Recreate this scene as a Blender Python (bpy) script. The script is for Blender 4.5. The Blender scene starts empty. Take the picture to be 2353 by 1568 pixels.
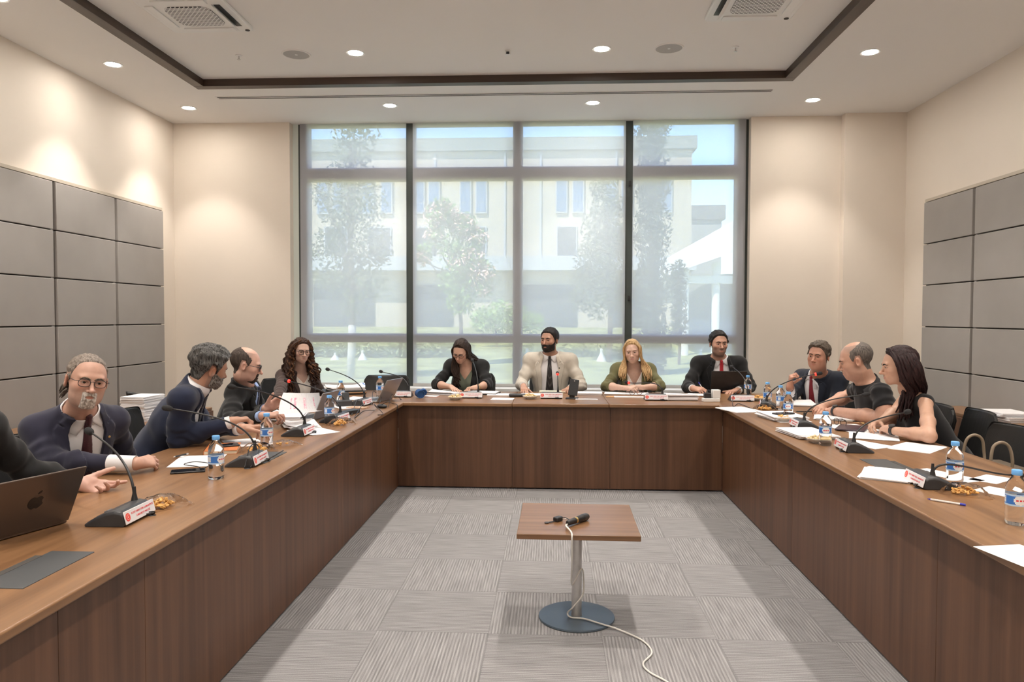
import bpy, bmesh, math, random
import numpy as np
from mathutils import Vector, Matrix

random.seed(7)
SC = bpy.context.scene
COL = SC.collection
PI = math.pi

# ------------------------------------------------------------------ camera
FPX, CX, CY, CAMH = 1716.88, 1176.5, 784.0, 1.5
_yaw, _pit, _rol = math.radians(3.06765), math.radians(1.83353), math.radians(-0.13761)
_f = Vector((-math.sin(_yaw) * math.cos(_pit), math.cos(_yaw) * math.cos(_pit), -math.sin(_pit)))
_r0 = Vector((math.cos(_yaw), math.sin(_yaw), 0))
_u0 = _r0.cross(_f)
_r = math.cos(_rol) * _r0 - math.sin(_rol) * _u0
_u = _r.cross(_f)
CAMP = Vector((0, 0, CAMH))
cd = bpy.data.cameras.new('camera')
cam = bpy.data.objects.new('camera', cd)
COL.objects.link(cam)
cam.matrix_world = Matrix(((_r.x, _u.x, -_f.x, 0), (_r.y, _u.y, -_f.y, 0), (_r.z, _u.z, -_f.z, CAMH), (0, 0, 0, 1)))
cd.sensor_width = 36
cd.lens = FPX / 2353 * 36
cd.clip_start = 0.05
cd.clip_end = 400
SC.camera = cam


def at(px, py, x=None, y=None, z=None):
    """The place in the room that the photograph shows at a pixel, on a plane of known x, y or height."""
    d = _f * FPX + _r * (px - CX) - _u * (py - CY)
    if x is not None:
        t = x / d.x
    elif y is not None:
        t = y / d.y
    else:
        t = (z - CAMH) / d.z
    return CAMP + d * t


# ------------------------------------------------------------------ light
SC.view_settings.view_transform = 'Standard'
SC.view_settings.look = 'None'
SC.view_settings.gamma = 1
SC.view_settings.use_curve_mapping = False
SC.view_settings.exposure = 0.10
SPOT_W, LENS_W, SUN_W, SKY_W = 100.0, 215.0, 15.0, 0.76

w = bpy.data.worlds.new('sky')
SC.world = w
w.use_nodes = True
nt = w.node_tree
bg = nt.nodes['Background']
sky = nt.nodes.new('ShaderNodeTexSky')
sky.sky_type = 'NISHITA'
sky.sun_disc = False
sky.sun_elevation = math.radians(52)
sky.sun_rotation = math.radians(215)
sky.air_density = 1.0
sky.dust_density = 0.1
tint = nt.nodes.new('ShaderNodeMix')
tint.data_type, tint.blend_type = 'RGBA', 'MULTIPLY'
tint.inputs[0].default_value = 1.0
tint.inputs[7].default_value = (0.78, 0.93, 1.10, 1)
nt.links.new(sky.outputs[0], tint.inputs[6])
nt.links.new(tint.outputs[2], bg.inputs[0])
bg.inputs[1].default_value = SKY_W
sl = bpy.data.lights.new('sun', 'SUN')
sl.energy = SUN_W
sl.angle = math.radians(0.6)
sl.color = (1.0, 0.95, 0.86)
so = bpy.data.objects.new('sun', sl)
COL.objects.link(so)
so.location = (-20, -20, 40)
# the sun stands behind the photographer's side of the building, high and to the left
so.rotation_euler = Vector((0.45, 0.62, -1.0)).to_track_quat('-Z', 'Y').to_euler()

# ------------------------------------------------------------------ materials
MATS = {}


def _new(name):
    m = bpy.data.materials.new(name)
    m.use_nodes = True
    b = m.node_tree.nodes['Principled BSDF']
    MATS[name] = m
    return m, m.node_tree, b


def L(nt, a, b):
    nt.links.new(a, b)


def N(nt, t, **kw):
    n = nt.nodes.new(t)
    for k, v in kw.items():
        setattr(n, k, v)
    return n


def ramp(nt, fac, stops):
    r = N(nt, 'ShaderNodeValToRGB')
    e = r.color_ramp.elements
    while len(e) < len(stops):
        e.new(0.5)
    for i, (p, c) in enumerate(stops):
        e[i].position = p
        e[i].color = (*c, 1)
    L(nt, fac, r.inputs[0])
    return r.outputs[0]


def mat(name, col, rough=0.5, metal=0.0, var=0.0, scale=8.0, bump=0.0, bscale=200.0, spec=0.5, stretch=None, sheen=0.0, coat=0.0):
    """A plain surface with a little procedural variation of tone and relief."""
    if name in MATS:
        return MATS[name]
    m, nt, b = _new(name)
    b.inputs['Base Color'].default_value = (*col, 1)
    b.inputs['Roughness'].default_value = rough
    b.inputs['Metallic'].default_value = metal
    b.inputs['Specular IOR Level'].default_value = spec
    if sheen:
        b.inputs['Sheen Weight'].default_value = sheen
    if coat:
        b.inputs['Coat Weight'].default_value = coat
    tc = N(nt, 'ShaderNodeTexCoord')
    src = tc.outputs['Object']
    if stretch:
        mp = N(nt, 'ShaderNodeMapping')
        mp.inputs['Scale'].default_value = stretch
        L(nt, src, mp.inputs[0])
        src = mp.outputs[0]
    if var:
        n = N(nt, 'ShaderNodeTexNoise')
        n.inputs['Scale'].default_value = scale
        n.inputs['Detail'].default_value = 4
        L(nt, src, n.inputs['Vector'])
        lo = tuple(max(0, c * (1 - var)) for c in col)
        hi = tuple(min(1, c * (1 + var)) for c in col)
        L(nt, ramp(nt, n.outputs[0], [(0.3, lo), (0.7, hi)]), b.inputs['Base Color'])
    if bump:
        n2 = N(nt, 'ShaderNodeTexNoise')
        n2.inputs['Scale'].default_value = bscale
        n2.inputs['Detail'].default_value = 3
        L(nt, src, n2.inputs['Vector'])
        bp = N(nt, 'ShaderNodeBump')
        bp.inputs['Strength'].default_value = bump
        bp.inputs['Distance'].default_value = 0.01
        L(nt, n2.outputs[0], bp.inputs['Height'])
        L(nt, bp.outputs[0], b.inputs['Normal'])
    return m


def wood(name, axis, dark, light, rough):
    m, nt, b = _new(name)
    tc = N(nt, 'ShaderNodeTexCoord')
    mp = N(nt, 'ShaderNodeMapping')
    s = [26.0, 26.0, 26.0]
    s[axis] = 0.7
    mp.inputs['Scale'].default_value = s
    L(nt, tc.outputs['Object'], mp.inputs[0])
    n = N(nt, 'ShaderNodeTexNoise')
    n.inputs['Scale'].default_value = 1.0
    n.inputs['Detail'].default_value = 6
    n.inputs['Roughness'].default_value = 0.62
    L(nt, mp.outputs[0], n.inputs['Vector'])
    mp2 = N(nt, 'ShaderNodeMapping')
    s2 = [5.0, 5.0, 5.0]
    s2[axis] = 0.25
    mp2.inputs['Scale'].default_value = s2
    L(nt, tc.outputs['Object'], mp2.inputs[0])
    n2 = N(nt, 'ShaderNodeTexNoise')
    n2.inputs['Scale'].default_value = 1.0
    n2.inputs['Detail'].default_value = 3
    L(nt, mp2.outputs[0], n2.inputs['Vector'])
    mx = N(nt, 'ShaderNodeMix')
    mx.inputs[0].default_value = 0.45
    L(nt, n.outputs[0], mx.inputs[2])
    L(nt, n2.outputs[0], mx.inputs[3])
    mid = tuple((a + c) / 2 for a, c in zip(dark, light))
    L(nt, ramp(nt, mx.outputs[0], [(0.37, dark), (0.5, mid), (0.63, light)]), b.inputs['Base Color'])
    b.inputs['Roughness'].default_value = rough
    b.inputs['Specular IOR Level'].default_value = 0.6
    return m


WD, WL = (0.072, 0.029, 0.0125), (0.150, 0.068, 0.033)  # upright faces: same walnut as the tops, steep-light shade darkened into it
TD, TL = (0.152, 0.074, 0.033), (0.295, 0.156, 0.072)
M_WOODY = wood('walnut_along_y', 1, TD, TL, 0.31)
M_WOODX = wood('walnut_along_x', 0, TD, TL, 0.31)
M_WOODZ = wood('walnut_upright_shaded', 2, WD, WL, 0.45)
M_FRAMEW = wood('dark_walnut', 0, (0.030, 0.016, 0.009), (0.062, 0.034, 0.02), 0.45)
M_FRAMEWY = wood('dark_walnut_y', 1, (0.030, 0.016, 0.009), (0.062, 0.034, 0.02), 0.45)
M_WALL = mat('wall_paint', (0.76, 0.685, 0.60), 0.75, var=0.02, scale=1.5, bump=0.04, bscale=300)
M_CEIL = mat('ceiling_paint', (0.83, 0.81, 0.785), 0.85, var=0.01, scale=1.0)
M_PANEL = mat('panel_cloth', (0.335, 0.312, 0.292), 0.85, var=0.04, scale=3, bump=0.15, bscale=700)
M_GROOVE = mat('groove_dark', (0.05, 0.045, 0.04), 0.8)
M_CHANNEL = mat('channel_grey', (0.24, 0.225, 0.215), 0.6)
M_CAPB = mat('cap_beige', (0.52, 0.46, 0.38), 0.7)
M_BLACKP = mat('black_plastic', (0.018, 0.018, 0.02), 0.42, var=0.15, scale=20)
M_DGREY = mat('dark_grey_plastic', (0.035, 0.036, 0.04), 0.4, var=0.1, scale=25)
M_LEATHER = mat('black_leather', (0.016, 0.016, 0.016), 0.42, var=0.2, scale=6, bump=0.12, bscale=260)
M_CHROME = mat('brushed_steel', (0.60, 0.59, 0.58), 0.34, metal=0.85, var=0.05, scale=30)
M_DISC = mat('slate_metal', (0.085, 0.115, 0.145), 0.38, metal=0.3)
M_WHITE = mat('white_plastic', (0.80, 0.80, 0.79), 0.4)
M_PAPER = mat('paper', (0.83, 0.815, 0.83), 0.75, var=0.02, scale=4)
M_RED = mat('red_print', (0.72, 0.05, 0.07), 0.6)
M_FRAMEG = mat('window_frame_grey', (0.045, 0.056, 0.052), 0.45)
M_CAP = mat('bottle_cap_blue', (0.16, 0.45, 0.90), 0.35)
M_LBLUE = mat('label_blue', (0.05, 0.20, 0.62), 0.35)
M_LLIGHT = mat('label_light_blue', (0.50, 0.68, 0.90), 0.4)
M_LWHITE = mat('label_white', (0.85, 0.86, 0.88), 0.4)
M_GLASSES = mat('spectacle_frame', (0.02, 0.018, 0.02), 0.3)
M_GOLD = mat('gold_metal', (0.75, 0.55, 0.24), 0.3, metal=0.9)


def emis(name, col, s):
    if name in MATS:
        return MATS[name]
    m, nt, b = _new(name)
    b.inputs['Base Color'].default_value = (*col, 1)
    b.inputs['Emission Color'].default_value = (*col, 1)
    b.inputs['Emission Strength'].default_value = s
    return m


def carpet():
    m, nt, b = _new('carpet_tiles')
    tc = N(nt, 'ShaderNodeTexCoord')
    sx = N(nt, 'ShaderNodeSeparateXYZ')
    L(nt, tc.outputs['Object'], sx.inputs[0])

    def math_(op, a, v=None, v2=None):
        n = N(nt, 'ShaderNodeMath', operation=op)
        for i, q in enumerate((a, v, v2)):
            if q is None:
                continue
            if isinstance(q, (int, float)):
                n.inputs[i].default_value = q
            else:
                L(nt, q, n.inputs[i])
        return n.outputs[0]
    P = 0.535
    ux = math_('DIVIDE', math_('ADD', sx.outputs[0], 0.295), P)
    uy = math_('DIVIDE', math_('SUBTRACT', sx.outputs[1], 4.02), P)
    chk = math_('MODULO', math_('ABSOLUTE', math_('ADD', math_('FLOOR', ux), math_('FLOOR', uy))), 2.0)
    # yarn ribs, along x in one tile and along y in the next

    def ribs(axis):
        mp = N(nt, 'ShaderNodeMapping')
        mp.inputs['Scale'].default_value = (120, 5, 1) if axis == 1 else (5, 120, 1)
        L(nt, tc.outputs['Object'], mp.inputs[0])
        n = N(nt, 'ShaderNodeTexNoise')
        n.inputs['Scale'].default_value = 1
        n.inputs['Detail'].default_value = 2.5
        L(nt, mp.outputs[0], n.inputs['Vector'])
        wv = N(nt, 'ShaderNodeTexWave')
        wv.bands_direction = 'X' if axis == 1 else 'Y'
        wv.inputs['Scale'].default_value = 20
        wv.inputs['Distortion'].default_value = 0.4
        L(nt, tc.outputs['Object'], wv.inputs['Vector'])
        a = math_('MULTIPLY', n.outputs[0], 0.72)
        return math_('ADD', a, math_('MULTIPLY', wv.outputs['Fac'], 0.27 if axis == 1 else 0.22))
    mx = N(nt, 'ShaderNodeMix')
    L(nt, chk, mx.inputs[0])
    L(nt, ribs(0), mx.inputs[2])
    L(nt, ribs(1), mx.inputs[3])
    fine = N(nt, 'ShaderNodeTexNoise')
    fine.inputs['Scale'].default_value = 260
    L(nt, tc.outputs['Object'], fine.inputs['Vector'])
    val = math_('ADD', mx.outputs[0], math_('MULTIPLY', math_('SUBTRACT', fine.outputs[0], 0.5), 0.5))
    # the tile's own tone
    ex = math_('ABSOLUTE', math_('SUBTRACT', math_('FRACT', ux), 0.5))
    ey = math_('ABSOLUTE', math_('SUBTRACT', math_('FRACT', uy), 0.5))
    seam = math_('GREATER_THAN', math_('MAXIMUM', ex, ey), 0.494)
    val2 = math_('SUBTRACT', val, math_('MULTIPLY', seam, 0.12))
    L(nt, ramp(nt, val2, [(0.20, (0.155, 0.150, 0.154)), (0.5, (0.255, 0.248, 0.252)), (0.80, (0.39, 0.38, 0.38))]), b.inputs['Base Color'])
    b.inputs['Roughness'].default_value = 0.95
    b.inputs['Specular IOR Level'].default_value = 0.15
    bp = N(nt, 'ShaderNodeBump')
    bp.inputs['Strength'].default_value = 0.5
    bp.inputs['Distance'].default_value = 0.004
    L(nt, val, bp.inputs['Height'])
    L(nt, bp.outputs[0], b.inputs['Normal'])
    return m


def blind_mat():
    """Grey sunscreen cloth: an open weave that lets part of the view through and glows with the daylight behind it."""
    m, nt, b = _new('sunscreen_cloth')
    out = nt.nodes['Material Output']
    nt.nodes.remove(b)
    tr = N(nt, 'ShaderNodeBsdfTransparent')
    df = N(nt, 'ShaderNodeBsdfDiffuse')
    df.inputs[0].default_value = (0.74, 0.75, 0.785, 1)
    tl = N(nt, 'ShaderNodeBsdfTranslucent')
    tl.inputs[0].default_value = (0.91, 0.90, 0.945, 1)
    a = N(nt, 'ShaderNodeMixShader')
    a.inputs[0].default_value = 0.55
    L(nt, df.outputs[0], a.inputs[1])
    L(nt, tl.outputs[0], a.inputs[2])
    tc = N(nt, 'ShaderNodeTexCoord')
    n = N(nt, 'ShaderNodeTexNoise')
    n.inputs['Scale'].default_value = 90
    L(nt, tc.outputs['Object'], n.inputs['Vector'])
    mr = N(nt, 'ShaderNodeMapRange')
    mr.inputs['To Min'].default_value = 0.565
    mr.inputs['To Max'].default_value = 0.605
    L(nt, n.outputs[0], mr.inputs[0])
    mx = N(nt, 'ShaderNodeMixShader')
    L(nt, mr.outputs[0], mx.inputs[0])
    L(nt, tr.outputs[0], mx.inputs[1])
    L(nt, a.outputs[0], mx.inputs[2])
    L(nt, mx.outputs[0], out.inputs[0])
    return m


def pane_mat(name, tint, refl):
    m, nt, b = _new(name)
    out = nt.nodes['Material Output']
    nt.nodes.remove(b)
    tr = N(nt, 'ShaderNodeBsdfTransparent')
    tr.inputs[0].default_value = (*tint, 1)
    gl = N(nt, 'ShaderNodeBsdfGlossy')
    gl.inputs['Roughness'].default_value = 0.02
    lw = N(nt, 'ShaderNodeLayerWeight')
    lw.inputs[0].default_value = refl
    mx = N(nt, 'ShaderNodeMixShader')
    L(nt, lw.outputs['Fresnel'], mx.inputs[0])
    L(nt, tr.outputs[0], mx.inputs[1])
    L(nt, gl.outputs[0], mx.inputs[2])
    L(nt, mx.outputs[0], out.inputs[0])
    return m


def clear_mat(name, col, ior, rough=0.0):
    m, nt, b = _new(name)
    b.inputs['Base Color'].default_value = (*col, 1)
    b.inputs['Transmission Weight'].default_value = 1
    b.inputs['IOR'].default_value = ior
    b.inputs['Roughness'].default_value = rough
    return m


M_CARPET = carpet()
M_BLIND = blind_mat()
M_PANE = pane_mat('window_glass', (0.97, 0.975, 0.96), 0.25)
M_WRAP = pane_mat('clear_wrapper', (0.97, 0.97, 0.97), 0.16)
M_LENS = pane_mat('spectacle_lens', (0.985, 0.985, 0.985), 0.10)
M_PET = clear_mat('water_bottle_clear', (0.97, 0.985, 1.0), 1.30, 0.02)


# ------------------------------------------------------------------ mesh builder
class MB:
    def __init__(s):
        s.v, s.f, s.m = [], [], []

    def add(s, vs, fs, mi=0):
        o = len(s.v)
        s.v += [tuple(v) for v in vs]
        s.f += [tuple(o + i for i in f) for f in fs]
        s.m += [mi] * len(fs)
        return s

    def box(s, c, d, R=None, mi=0):
        c = Vector(c)
        h = [q / 2 for q in d]
        vs = []
        for sx in (-1, 1):
            for sy in (-1, 1):
                for sz in (-1, 1):
                    p = Vector((sx * h[0], sy * h[1], sz * h[2]))
                    if R is not None:
                        p = R @ p
                    vs.append(c + p)
        return s.add(vs, [(0, 1, 3, 2), (4, 6, 7, 5), (0, 4, 5, 1), (2, 3, 7, 6), (0, 2, 6, 4), (1, 5, 7, 3)], mi)

    def bx(s, x0, x1, y0, y1, z0, z1, mi=0):
        return s.box(((x0 + x1) / 2, (y0 + y1) / 2, (z0 + z1) / 2), (x1 - x0, y1 - y0, z1 - z0), None, mi)

    def tube(s, pts, r, n=8, cap=True, mi=0, flat=1.0):
        pts = [Vector(p) for p in pts]
        k = len(pts)
        rs = [r] * k if isinstance(r, (int, float)) else list(r)
        t0 = (pts[1] - pts[0]).normalized()
        ref = Vector((0, 0, 1)) if abs(t0.z) < 0.9 else Vector((1, 0, 0))
        a = t0.cross(ref).normalized()
        vs = []
        for i in range(k):
            t = pts[min(i + 1, k - 1)] - pts[max(i - 1, 0)]
            if t.length < 1e-9:
                t = t0.copy()
            t.normalize()
            a = (a - t * a.dot(t))
            if a.length < 1e-6:
                a = t.orthogonal()
            a.normalize()
            b = t.cross(a)
            for j in range(n):
                an = 2 * PI * j / n
                vs.append(pts[i] + (a * math.cos(an) + b * math.sin(an) * flat) * rs[i])
        fs = []
        for i in range(k - 1):
            for j in range(n):
                fs.append((i * n + j, i * n + (j + 1) % n, (i + 1) * n + (j + 1) % n, (i + 1) * n + j))
        if cap:
            fs.append(tuple(reversed(range(n))))
            fs.append(tuple((k - 1) * n + j for j in range(n)))
        return s.add(vs, fs, mi)

    def lathe(s, prof, c=(0, 0, 0), n=24, axis=None, mi=0, capb=True, capt=True):
        c = Vector(c)
        R = Matrix.Identity(3) if axis is None else Vector(axis).to_track_quat('Z', 'Y').to_matrix()
        vs = []
        for r, z in prof:
            for j in range(n):
                an = 2 * PI * j / n
                vs.append(c + R @ Vector((r * math.cos(an), r * math.sin(an), z)))
        fs = []
        k = len(prof)
        for i in range(k - 1):
            for j in range(n):
                fs.append((i * n + j, i * n + (j + 1) % n, (i + 1) * n + (j + 1) % n, (i + 1) * n + j))
        if capb:
            fs.append(tuple(reversed(range(n))))
        if capt:
            fs.append(tuple((k - 1) * n + j for j in range(n)))
        return s.add(vs, fs, mi)

    def prism(s, poly, ax, a0, a1, mi=0):
        """poly: 2D outline in the two axes after ax (cyclic: x->(y,z), y->(z,x) given as (x,z), z->(x,y))."""
        def P(u, v, a):
            return (a, u, v) if ax == 0 else ((u, a, v) if ax == 1 else (u, v, a))
        n = len(poly)
        vs = [P(u, v, a0) for u, v in poly] + [P(u, v, a1) for u, v in poly]
        fs = [tuple(range(n)), tuple(reversed(range(n, 2 * n)))]
        for i in range(n):
            j = (i + 1) % n
            fs.append((i, n + i, n + j, j))
        return s.add(vs, fs, mi)

    def ell(s, c, r, R=None, nu=16, nv=10, mi=0):
        c = Vector(c)
        vs = []
        for i in range(nv + 1):
            th = PI * i / nv
            for j in range(nu):
                ph = 2 * PI * j / nu
                p = Vector((r[0] * math.sin(th) * math.cos(ph), r[1] * math.sin(th) * math.sin(ph), r[2] * math.cos(th)))
                if R is not None:
                    p = R @ p
                vs.append(c + p)
        fs = []
        for i in range(nv):
            for j in range(nu):
                fs.append((i * nu + j, (i + 1) * nu + j, (i + 1) * nu + (j + 1) % nu, i * nu + (j + 1) % nu))
        return s.add(vs, fs, mi)

    def sheet(s, fn, nu, nv, th=0.0, mi=0):
        vs = [fn(i / nu, j / nv) for j in range(nv + 1) for i in range(nu + 1)]
        fs = [(j * (nu + 1) + i, j * (nu + 1) + i + 1, (j + 1) * (nu + 1) + i + 1, (j + 1) * (nu + 1) + i) for j in range(nv) for i in range(nu)]
        s.add(vs, fs, mi)
        return s


def obj(name, mb, m, parent=None, smooth=False, bevel=0.0, seg=2, loc=None, rotz=0.0, fix=True):
    me = bpy.data.meshes.new(name)
    me.from_pydata(mb.v, [], mb.f)
    ms = m if isinstance(m, (list, tuple)) else [m]
    for q in ms:
        me.materials.append(q)
    if len(ms) > 1:
        me.polygons.foreach_set('material_index', mb.m)
    if fix:
        bm = bmesh.new()
        bm.from_mesh(me)
        bmesh.ops.recalc_face_normals(bm, faces=bm.faces)
        if bevel:
            es = [e for e in bm.edges if len(e.link_faces) == 2 and e.calc_face_angle(0) > 0.6]
            for q in bm.faces:
                q.smooth = bool(smooth)
            nf = bmesh.ops.bevel(bm, geom=es, offset=bevel, segments=seg, profile=0.5, affect='EDGES')['faces']
            for q in nf:
                q.smooth = True
        bm.to_mesh(me)
        bm.free()
    if smooth:
        me.polygons.foreach_set('use_smooth', [True] * len(me.polygons))
        if smooth == 'auto':
            try:
                me.set_sharp_from_angle(angle=math.radians(40))
            except Exception:
                pass
    me.update()
    o = bpy.data.objects.new(name, me)
    COL.objects.link(o)
    if parent:
        o.parent = parent
    if loc is not None:
        o.location = loc
    o.rotation_euler = (0, 0, rotz)
    return o


def tag(o, label, cat, group=None, kind=None):
    o['label'] = label
    o['category'] = cat
    if group:
        o['group'] = group
    if kind:
        o['kind'] = kind
    return o


def thing(name, label, cat, loc=(0, 0, 0), rotz=0.0, group=None):
    o = bpy.data.objects.new(name, None)
    o.empty_display_size = 0.05
    COL.objects.link(o)
    o.location = loc
    o.rotation_euler = (0, 0, rotz)
    return tag(o, label, cat, group)


def struct(name, mb, m, parent=None, **kw):
    o = obj(name, mb, m, parent, **kw)
    if parent is None:
        o['kind'] = 'structure'
    return o


def copy_tree(o, loc=None, rotz=None, label=None, parent=None):
    c = o.copy()
    COL.objects.link(c)
    if parent is not None:
        c.parent = parent
    if loc is not None:
        c.location = loc
    if rotz is not None:
        c.rotation_euler = (0, 0, rotz)
    if label:
        c['label'] = label
    for ch in list(o.children):
        copy_tree(ch, parent=c)
    return c


def bez(p0, p1, p2, p3, n):
    p0, p1, p2, p3 = map(Vector, (p0, p1, p2, p3))
    out = []
    for i in range(n + 1):
        t = i / n
        q = 1 - t
        out.append(p0 * q ** 3 + p1 * 3 * q * q * t + p2 * 3 * q * t * t + p3 * t ** 3)
    return out


def spline(pts, n=6):
    """Catmull-Rom through the points."""
    P = [Vector(p) for p in pts]
    P = [P[0] * 2 - P[1]] + P + [P[-1] * 2 - P[-2]]
    out = []
    for i in range(1, len(P) - 2):
        a, b, c, d = P[i - 1], P[i], P[i + 1], P[i + 2]
        for k in range(n):
            t = k / n
            out.append(0.5 * ((2 * b) + (c - a) * t + (2 * a - 5 * b + 4 * c - d) * t * t + (3 * b - a - 3 * c + d) * t ** 3))
    out.append(P[-2])
    return out
# ================================================================== the room
XL, XR, YB, YF, ZC, ZI = -4.39, 3.835, 8.5, -4.2, 3.73, 3.795
FX0, FX1, FY0, FY1 = -3.48, 2.254, -3.0, 7.235          # outer edge of the timber frame in the ceiling
FW = 0.10

struct('floor', MB().bx(XL - 0.3, XR + 0.3, YF - 0.3, YB + 0.3, -0.12, 0.0), M_CARPET)
cb = MB()
cb.bx(XL - 0.3, FX0, YF - 0.3, YB + 0.3, ZC, ZC + 0.25)
cb.bx(FX1, XR + 0.3, YF - 0.3, YB + 0.3, ZC, ZC + 0.25)
cb.bx(FX0, FX1, FY1, YB + 0.3, ZC, ZC + 0.25)
cb.bx(FX0, FX1, YF - 0.3, FY0, ZC, ZC + 0.25)
cb.bx(FX0, FX1, FY0, FY1, ZI, ZC + 0.25)

struct('ceiling', cb, M_CEIL)
struct('wall_left', MB().bx(XL - 0.3, XL, YF - 0.3, YB + 0.3, 0, ZC), M_WALL)
struct('wall_right', MB().bx(XR, XR + 0.3, YF - 0.3, YB + 0.3, 0, ZC), M_WALL)
struct('wall_front', MB().bx(XL, XR, YF - 0.3, YF, 0, ZC), M_WALL)
WX0, WX1, WZ0 = -3.02, 2.20, 0.66
wb = MB()
wb.bx(XL, WX0, YB, YB + 0.3, 0, ZC)
wb.bx(WX1, XR, YB, YB + 0.3, 0, ZC)
wb.bx(WX0, WX1, YB, YB + 0.3, 0, WZ0)
struct('wall_back', wb, M_WALL)
struct('column', MB().bx(3.18, XR, YB - 0.11, YB, 0, ZC), M_WALL)
sb = MB()
for x0, x1, y0, y1 in ((XL, WX1 + 0.98, YB - 0.015, YB), (XL, XL + 0.015, YF, YB), (XR - 0.015, XR, YF, YB)):
    sb.bx(x0, x1, y0, y1, 0, 0.09)
struct('baseboard_back', sb, M_CHANNEL)

# timber frame round the raised field
fb = MB()
fb.bx(FX0, FX1, FY1 - FW, FY1, ZC - 0.004, ZI)
fb.bx(FX0, FX1, FY0, FY0 + FW, ZC - 0.004, ZI)
struct('trim_1', fb, M_FRAMEW, bevel=0.003)
fb = MB()
fb.bx(FX0, FX0 + FW, FY0 + FW, FY1 - FW, ZC - 0.004, ZI)
fb.bx(FX1 - FW, FX1, FY0 + FW, FY1 - FW, ZC - 0.004, ZI)
struct('trim_2', fb, M_FRAMEWY, bevel=0.003)

# ------------------------------------------------------------------ window
GY = 8.66
mull = [(-2.955, -2.83), (-1.69, -1.585), (-0.455, -0.342), (0.812, 0.915), (2.065, 2.20)]
trans = [(0.66, 0.72), (1.20, 1.305), (3.075, 3.225), (3.70, 3.73)]
w0 = MB()
for a, b in mull:
    w0.bx(a, b, GY - 0.05, GY + 0.05, WZ0, ZC)
for a, b in trans:
    for i in range(4):
        w0.bx(mull[i][1], mull[i + 1][0], GY - 0.045, GY + 0.045, a, b)
wnd = struct('window_1', w0, M_FRAMEG)
for i in range(4):
    for j in range(3):
        obj('pane', MB().bx(mull[i][1] - 0.01, mull[i + 1][0] + 0.01, GY - 0.003, GY + 0.003, trans[j][1] - 0.01, trans[j + 1][0] + 0.01), M_PANE, wnd)
obj('reveal_fill', MB().bx(WX0, -2.955, GY - 0.05, GY + 0.05, WZ0, ZC), mat('reveal_daylight', (0.74, 0.80, 0.75), 0.6), wnd)  # filler board; daylight on the reveal is put into its pale green
obj('window_sill', MB().bx(WX0, WX1, YB - 0.14, GY - 0.05, WZ0, WZ0 + 0.035), M_WHITE, wnd, bevel=0.004)
hb = MB()
for x, z in ((0.862, 3.02), (0.862, 1.72)):
    hb.box((x + 0.012, GY - 0.065, z), (0.022, 0.03, 0.06))
obj('handle', hb, M_BLACKP, wnd, bevel=0.003)

BY = 8.575
for k, (a, b, lab) in enumerate(((-2.925, -1.682, 'grey see-through roller blind over the first bay, beside the long-haired woman with round glasses'),
                                 (-1.607, 0.826, 'widest grey see-through roller blind, behind the man in the beige jacket'),
                                 (0.905, 2.165, 'grey see-through roller blind over the bay with the tall cypress and white canopy'))):
    t = thing('roller_blind', lab, 'blind', ((a + b) / 2, BY, 0.727), 0, 'grey roller blinds at the window')
    hw = (b - a) / 2
    obj('blind_fabric', MB().bx(-hw, hw, -0.0004, 0.0004, 0.0, 3.0), M_BLIND, t)
    obj('hem_bar', MB().bx(-hw, hw, -0.012, 0.012, -0.03, 0.004), mat('hem_grey', (0.42, 0.41, 0.40), 0.5), t, bevel=0.004)

# ------------------------------------------------------------------ upholstered wall panels
ROWS = [2.672, 2.247, 1.831, 1.411, 0.993, 0.575, 0.16]


def wall_panel(x, y0, y1, side, label, chan):
    """One column of padded tiles; side = +1 when it faces +x."""
    t = thing('wall_panel', label, 'wall panel', (x, (y0 + y1) / 2, 0.1), 0, 'padded panels on the side walls')
    hw = (y1 - y0) / 2
    d = side
    b0 = MB().bx(min(0, 0.022 * d), max(0, 0.022 * d), -hw, hw, 0.03, 2.60)
    obj('backing_board', b0, M_GROOVE, t)
    c0 = MB().bx(min(0, 0.05 * d), max(0, 0.05 * d), -hw, hw, 2.576, 2.605)
    obj('top_cap', c0, M_CAPB, t, bevel=0.002)
    g0 = MB().bx(min(0, 0.03 * d), max(0, 0.03 * d), hw - 0.035 if chan > 0 else -hw, hw if chan > 0 else -hw + 0.035, 0.03, 2.576)
    obj('channel', g0, M_CHANNEL, t)
    for i in range(6):
        ya, yb = (-hw, hw - 0.038) if chan > 0 else (-hw + 0.038, hw)
        b1 = MB().bx(min(0.022 * d, 0.06 * d), max(0.022 * d, 0.06 * d), ya + 0.002, yb - 0.002, ROWS[i + 1] - 0.1 + 0.006, ROWS[i] - 0.1 - 0.004)
        obj('padded_tile', b1, M_PANEL, t, bevel=0.005)
    return t


ys = [8.14 - 0.922 * i for i in range(11)]
names = ['first', 'second', 'third', 'fourth', 'fifth', 'sixth', 'seventh', 'eighth', 'ninth', 'tenth']
for i in range(5):
    wall_panel(XL + 0.002, ys[i + 1], ys[i], 1, 'column of grey padded tiles, %s from the window corner on the left wall' % names[i], -1)
ys = [7.855 - 0.922 * i for i in range(9)]
for i in range(4):
    wall_panel(XR - 0.002, ys[i + 1], ys[i], -1, 'column of grey padded tiles, %s from the window corner on the right wall' % names[i], -1)

# ------------------------------------------------------------------ ceiling fittings
M_LAMP = emis('lamp_lens', (1.0, 0.925, 0.835), LENS_W)
proto = None


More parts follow.
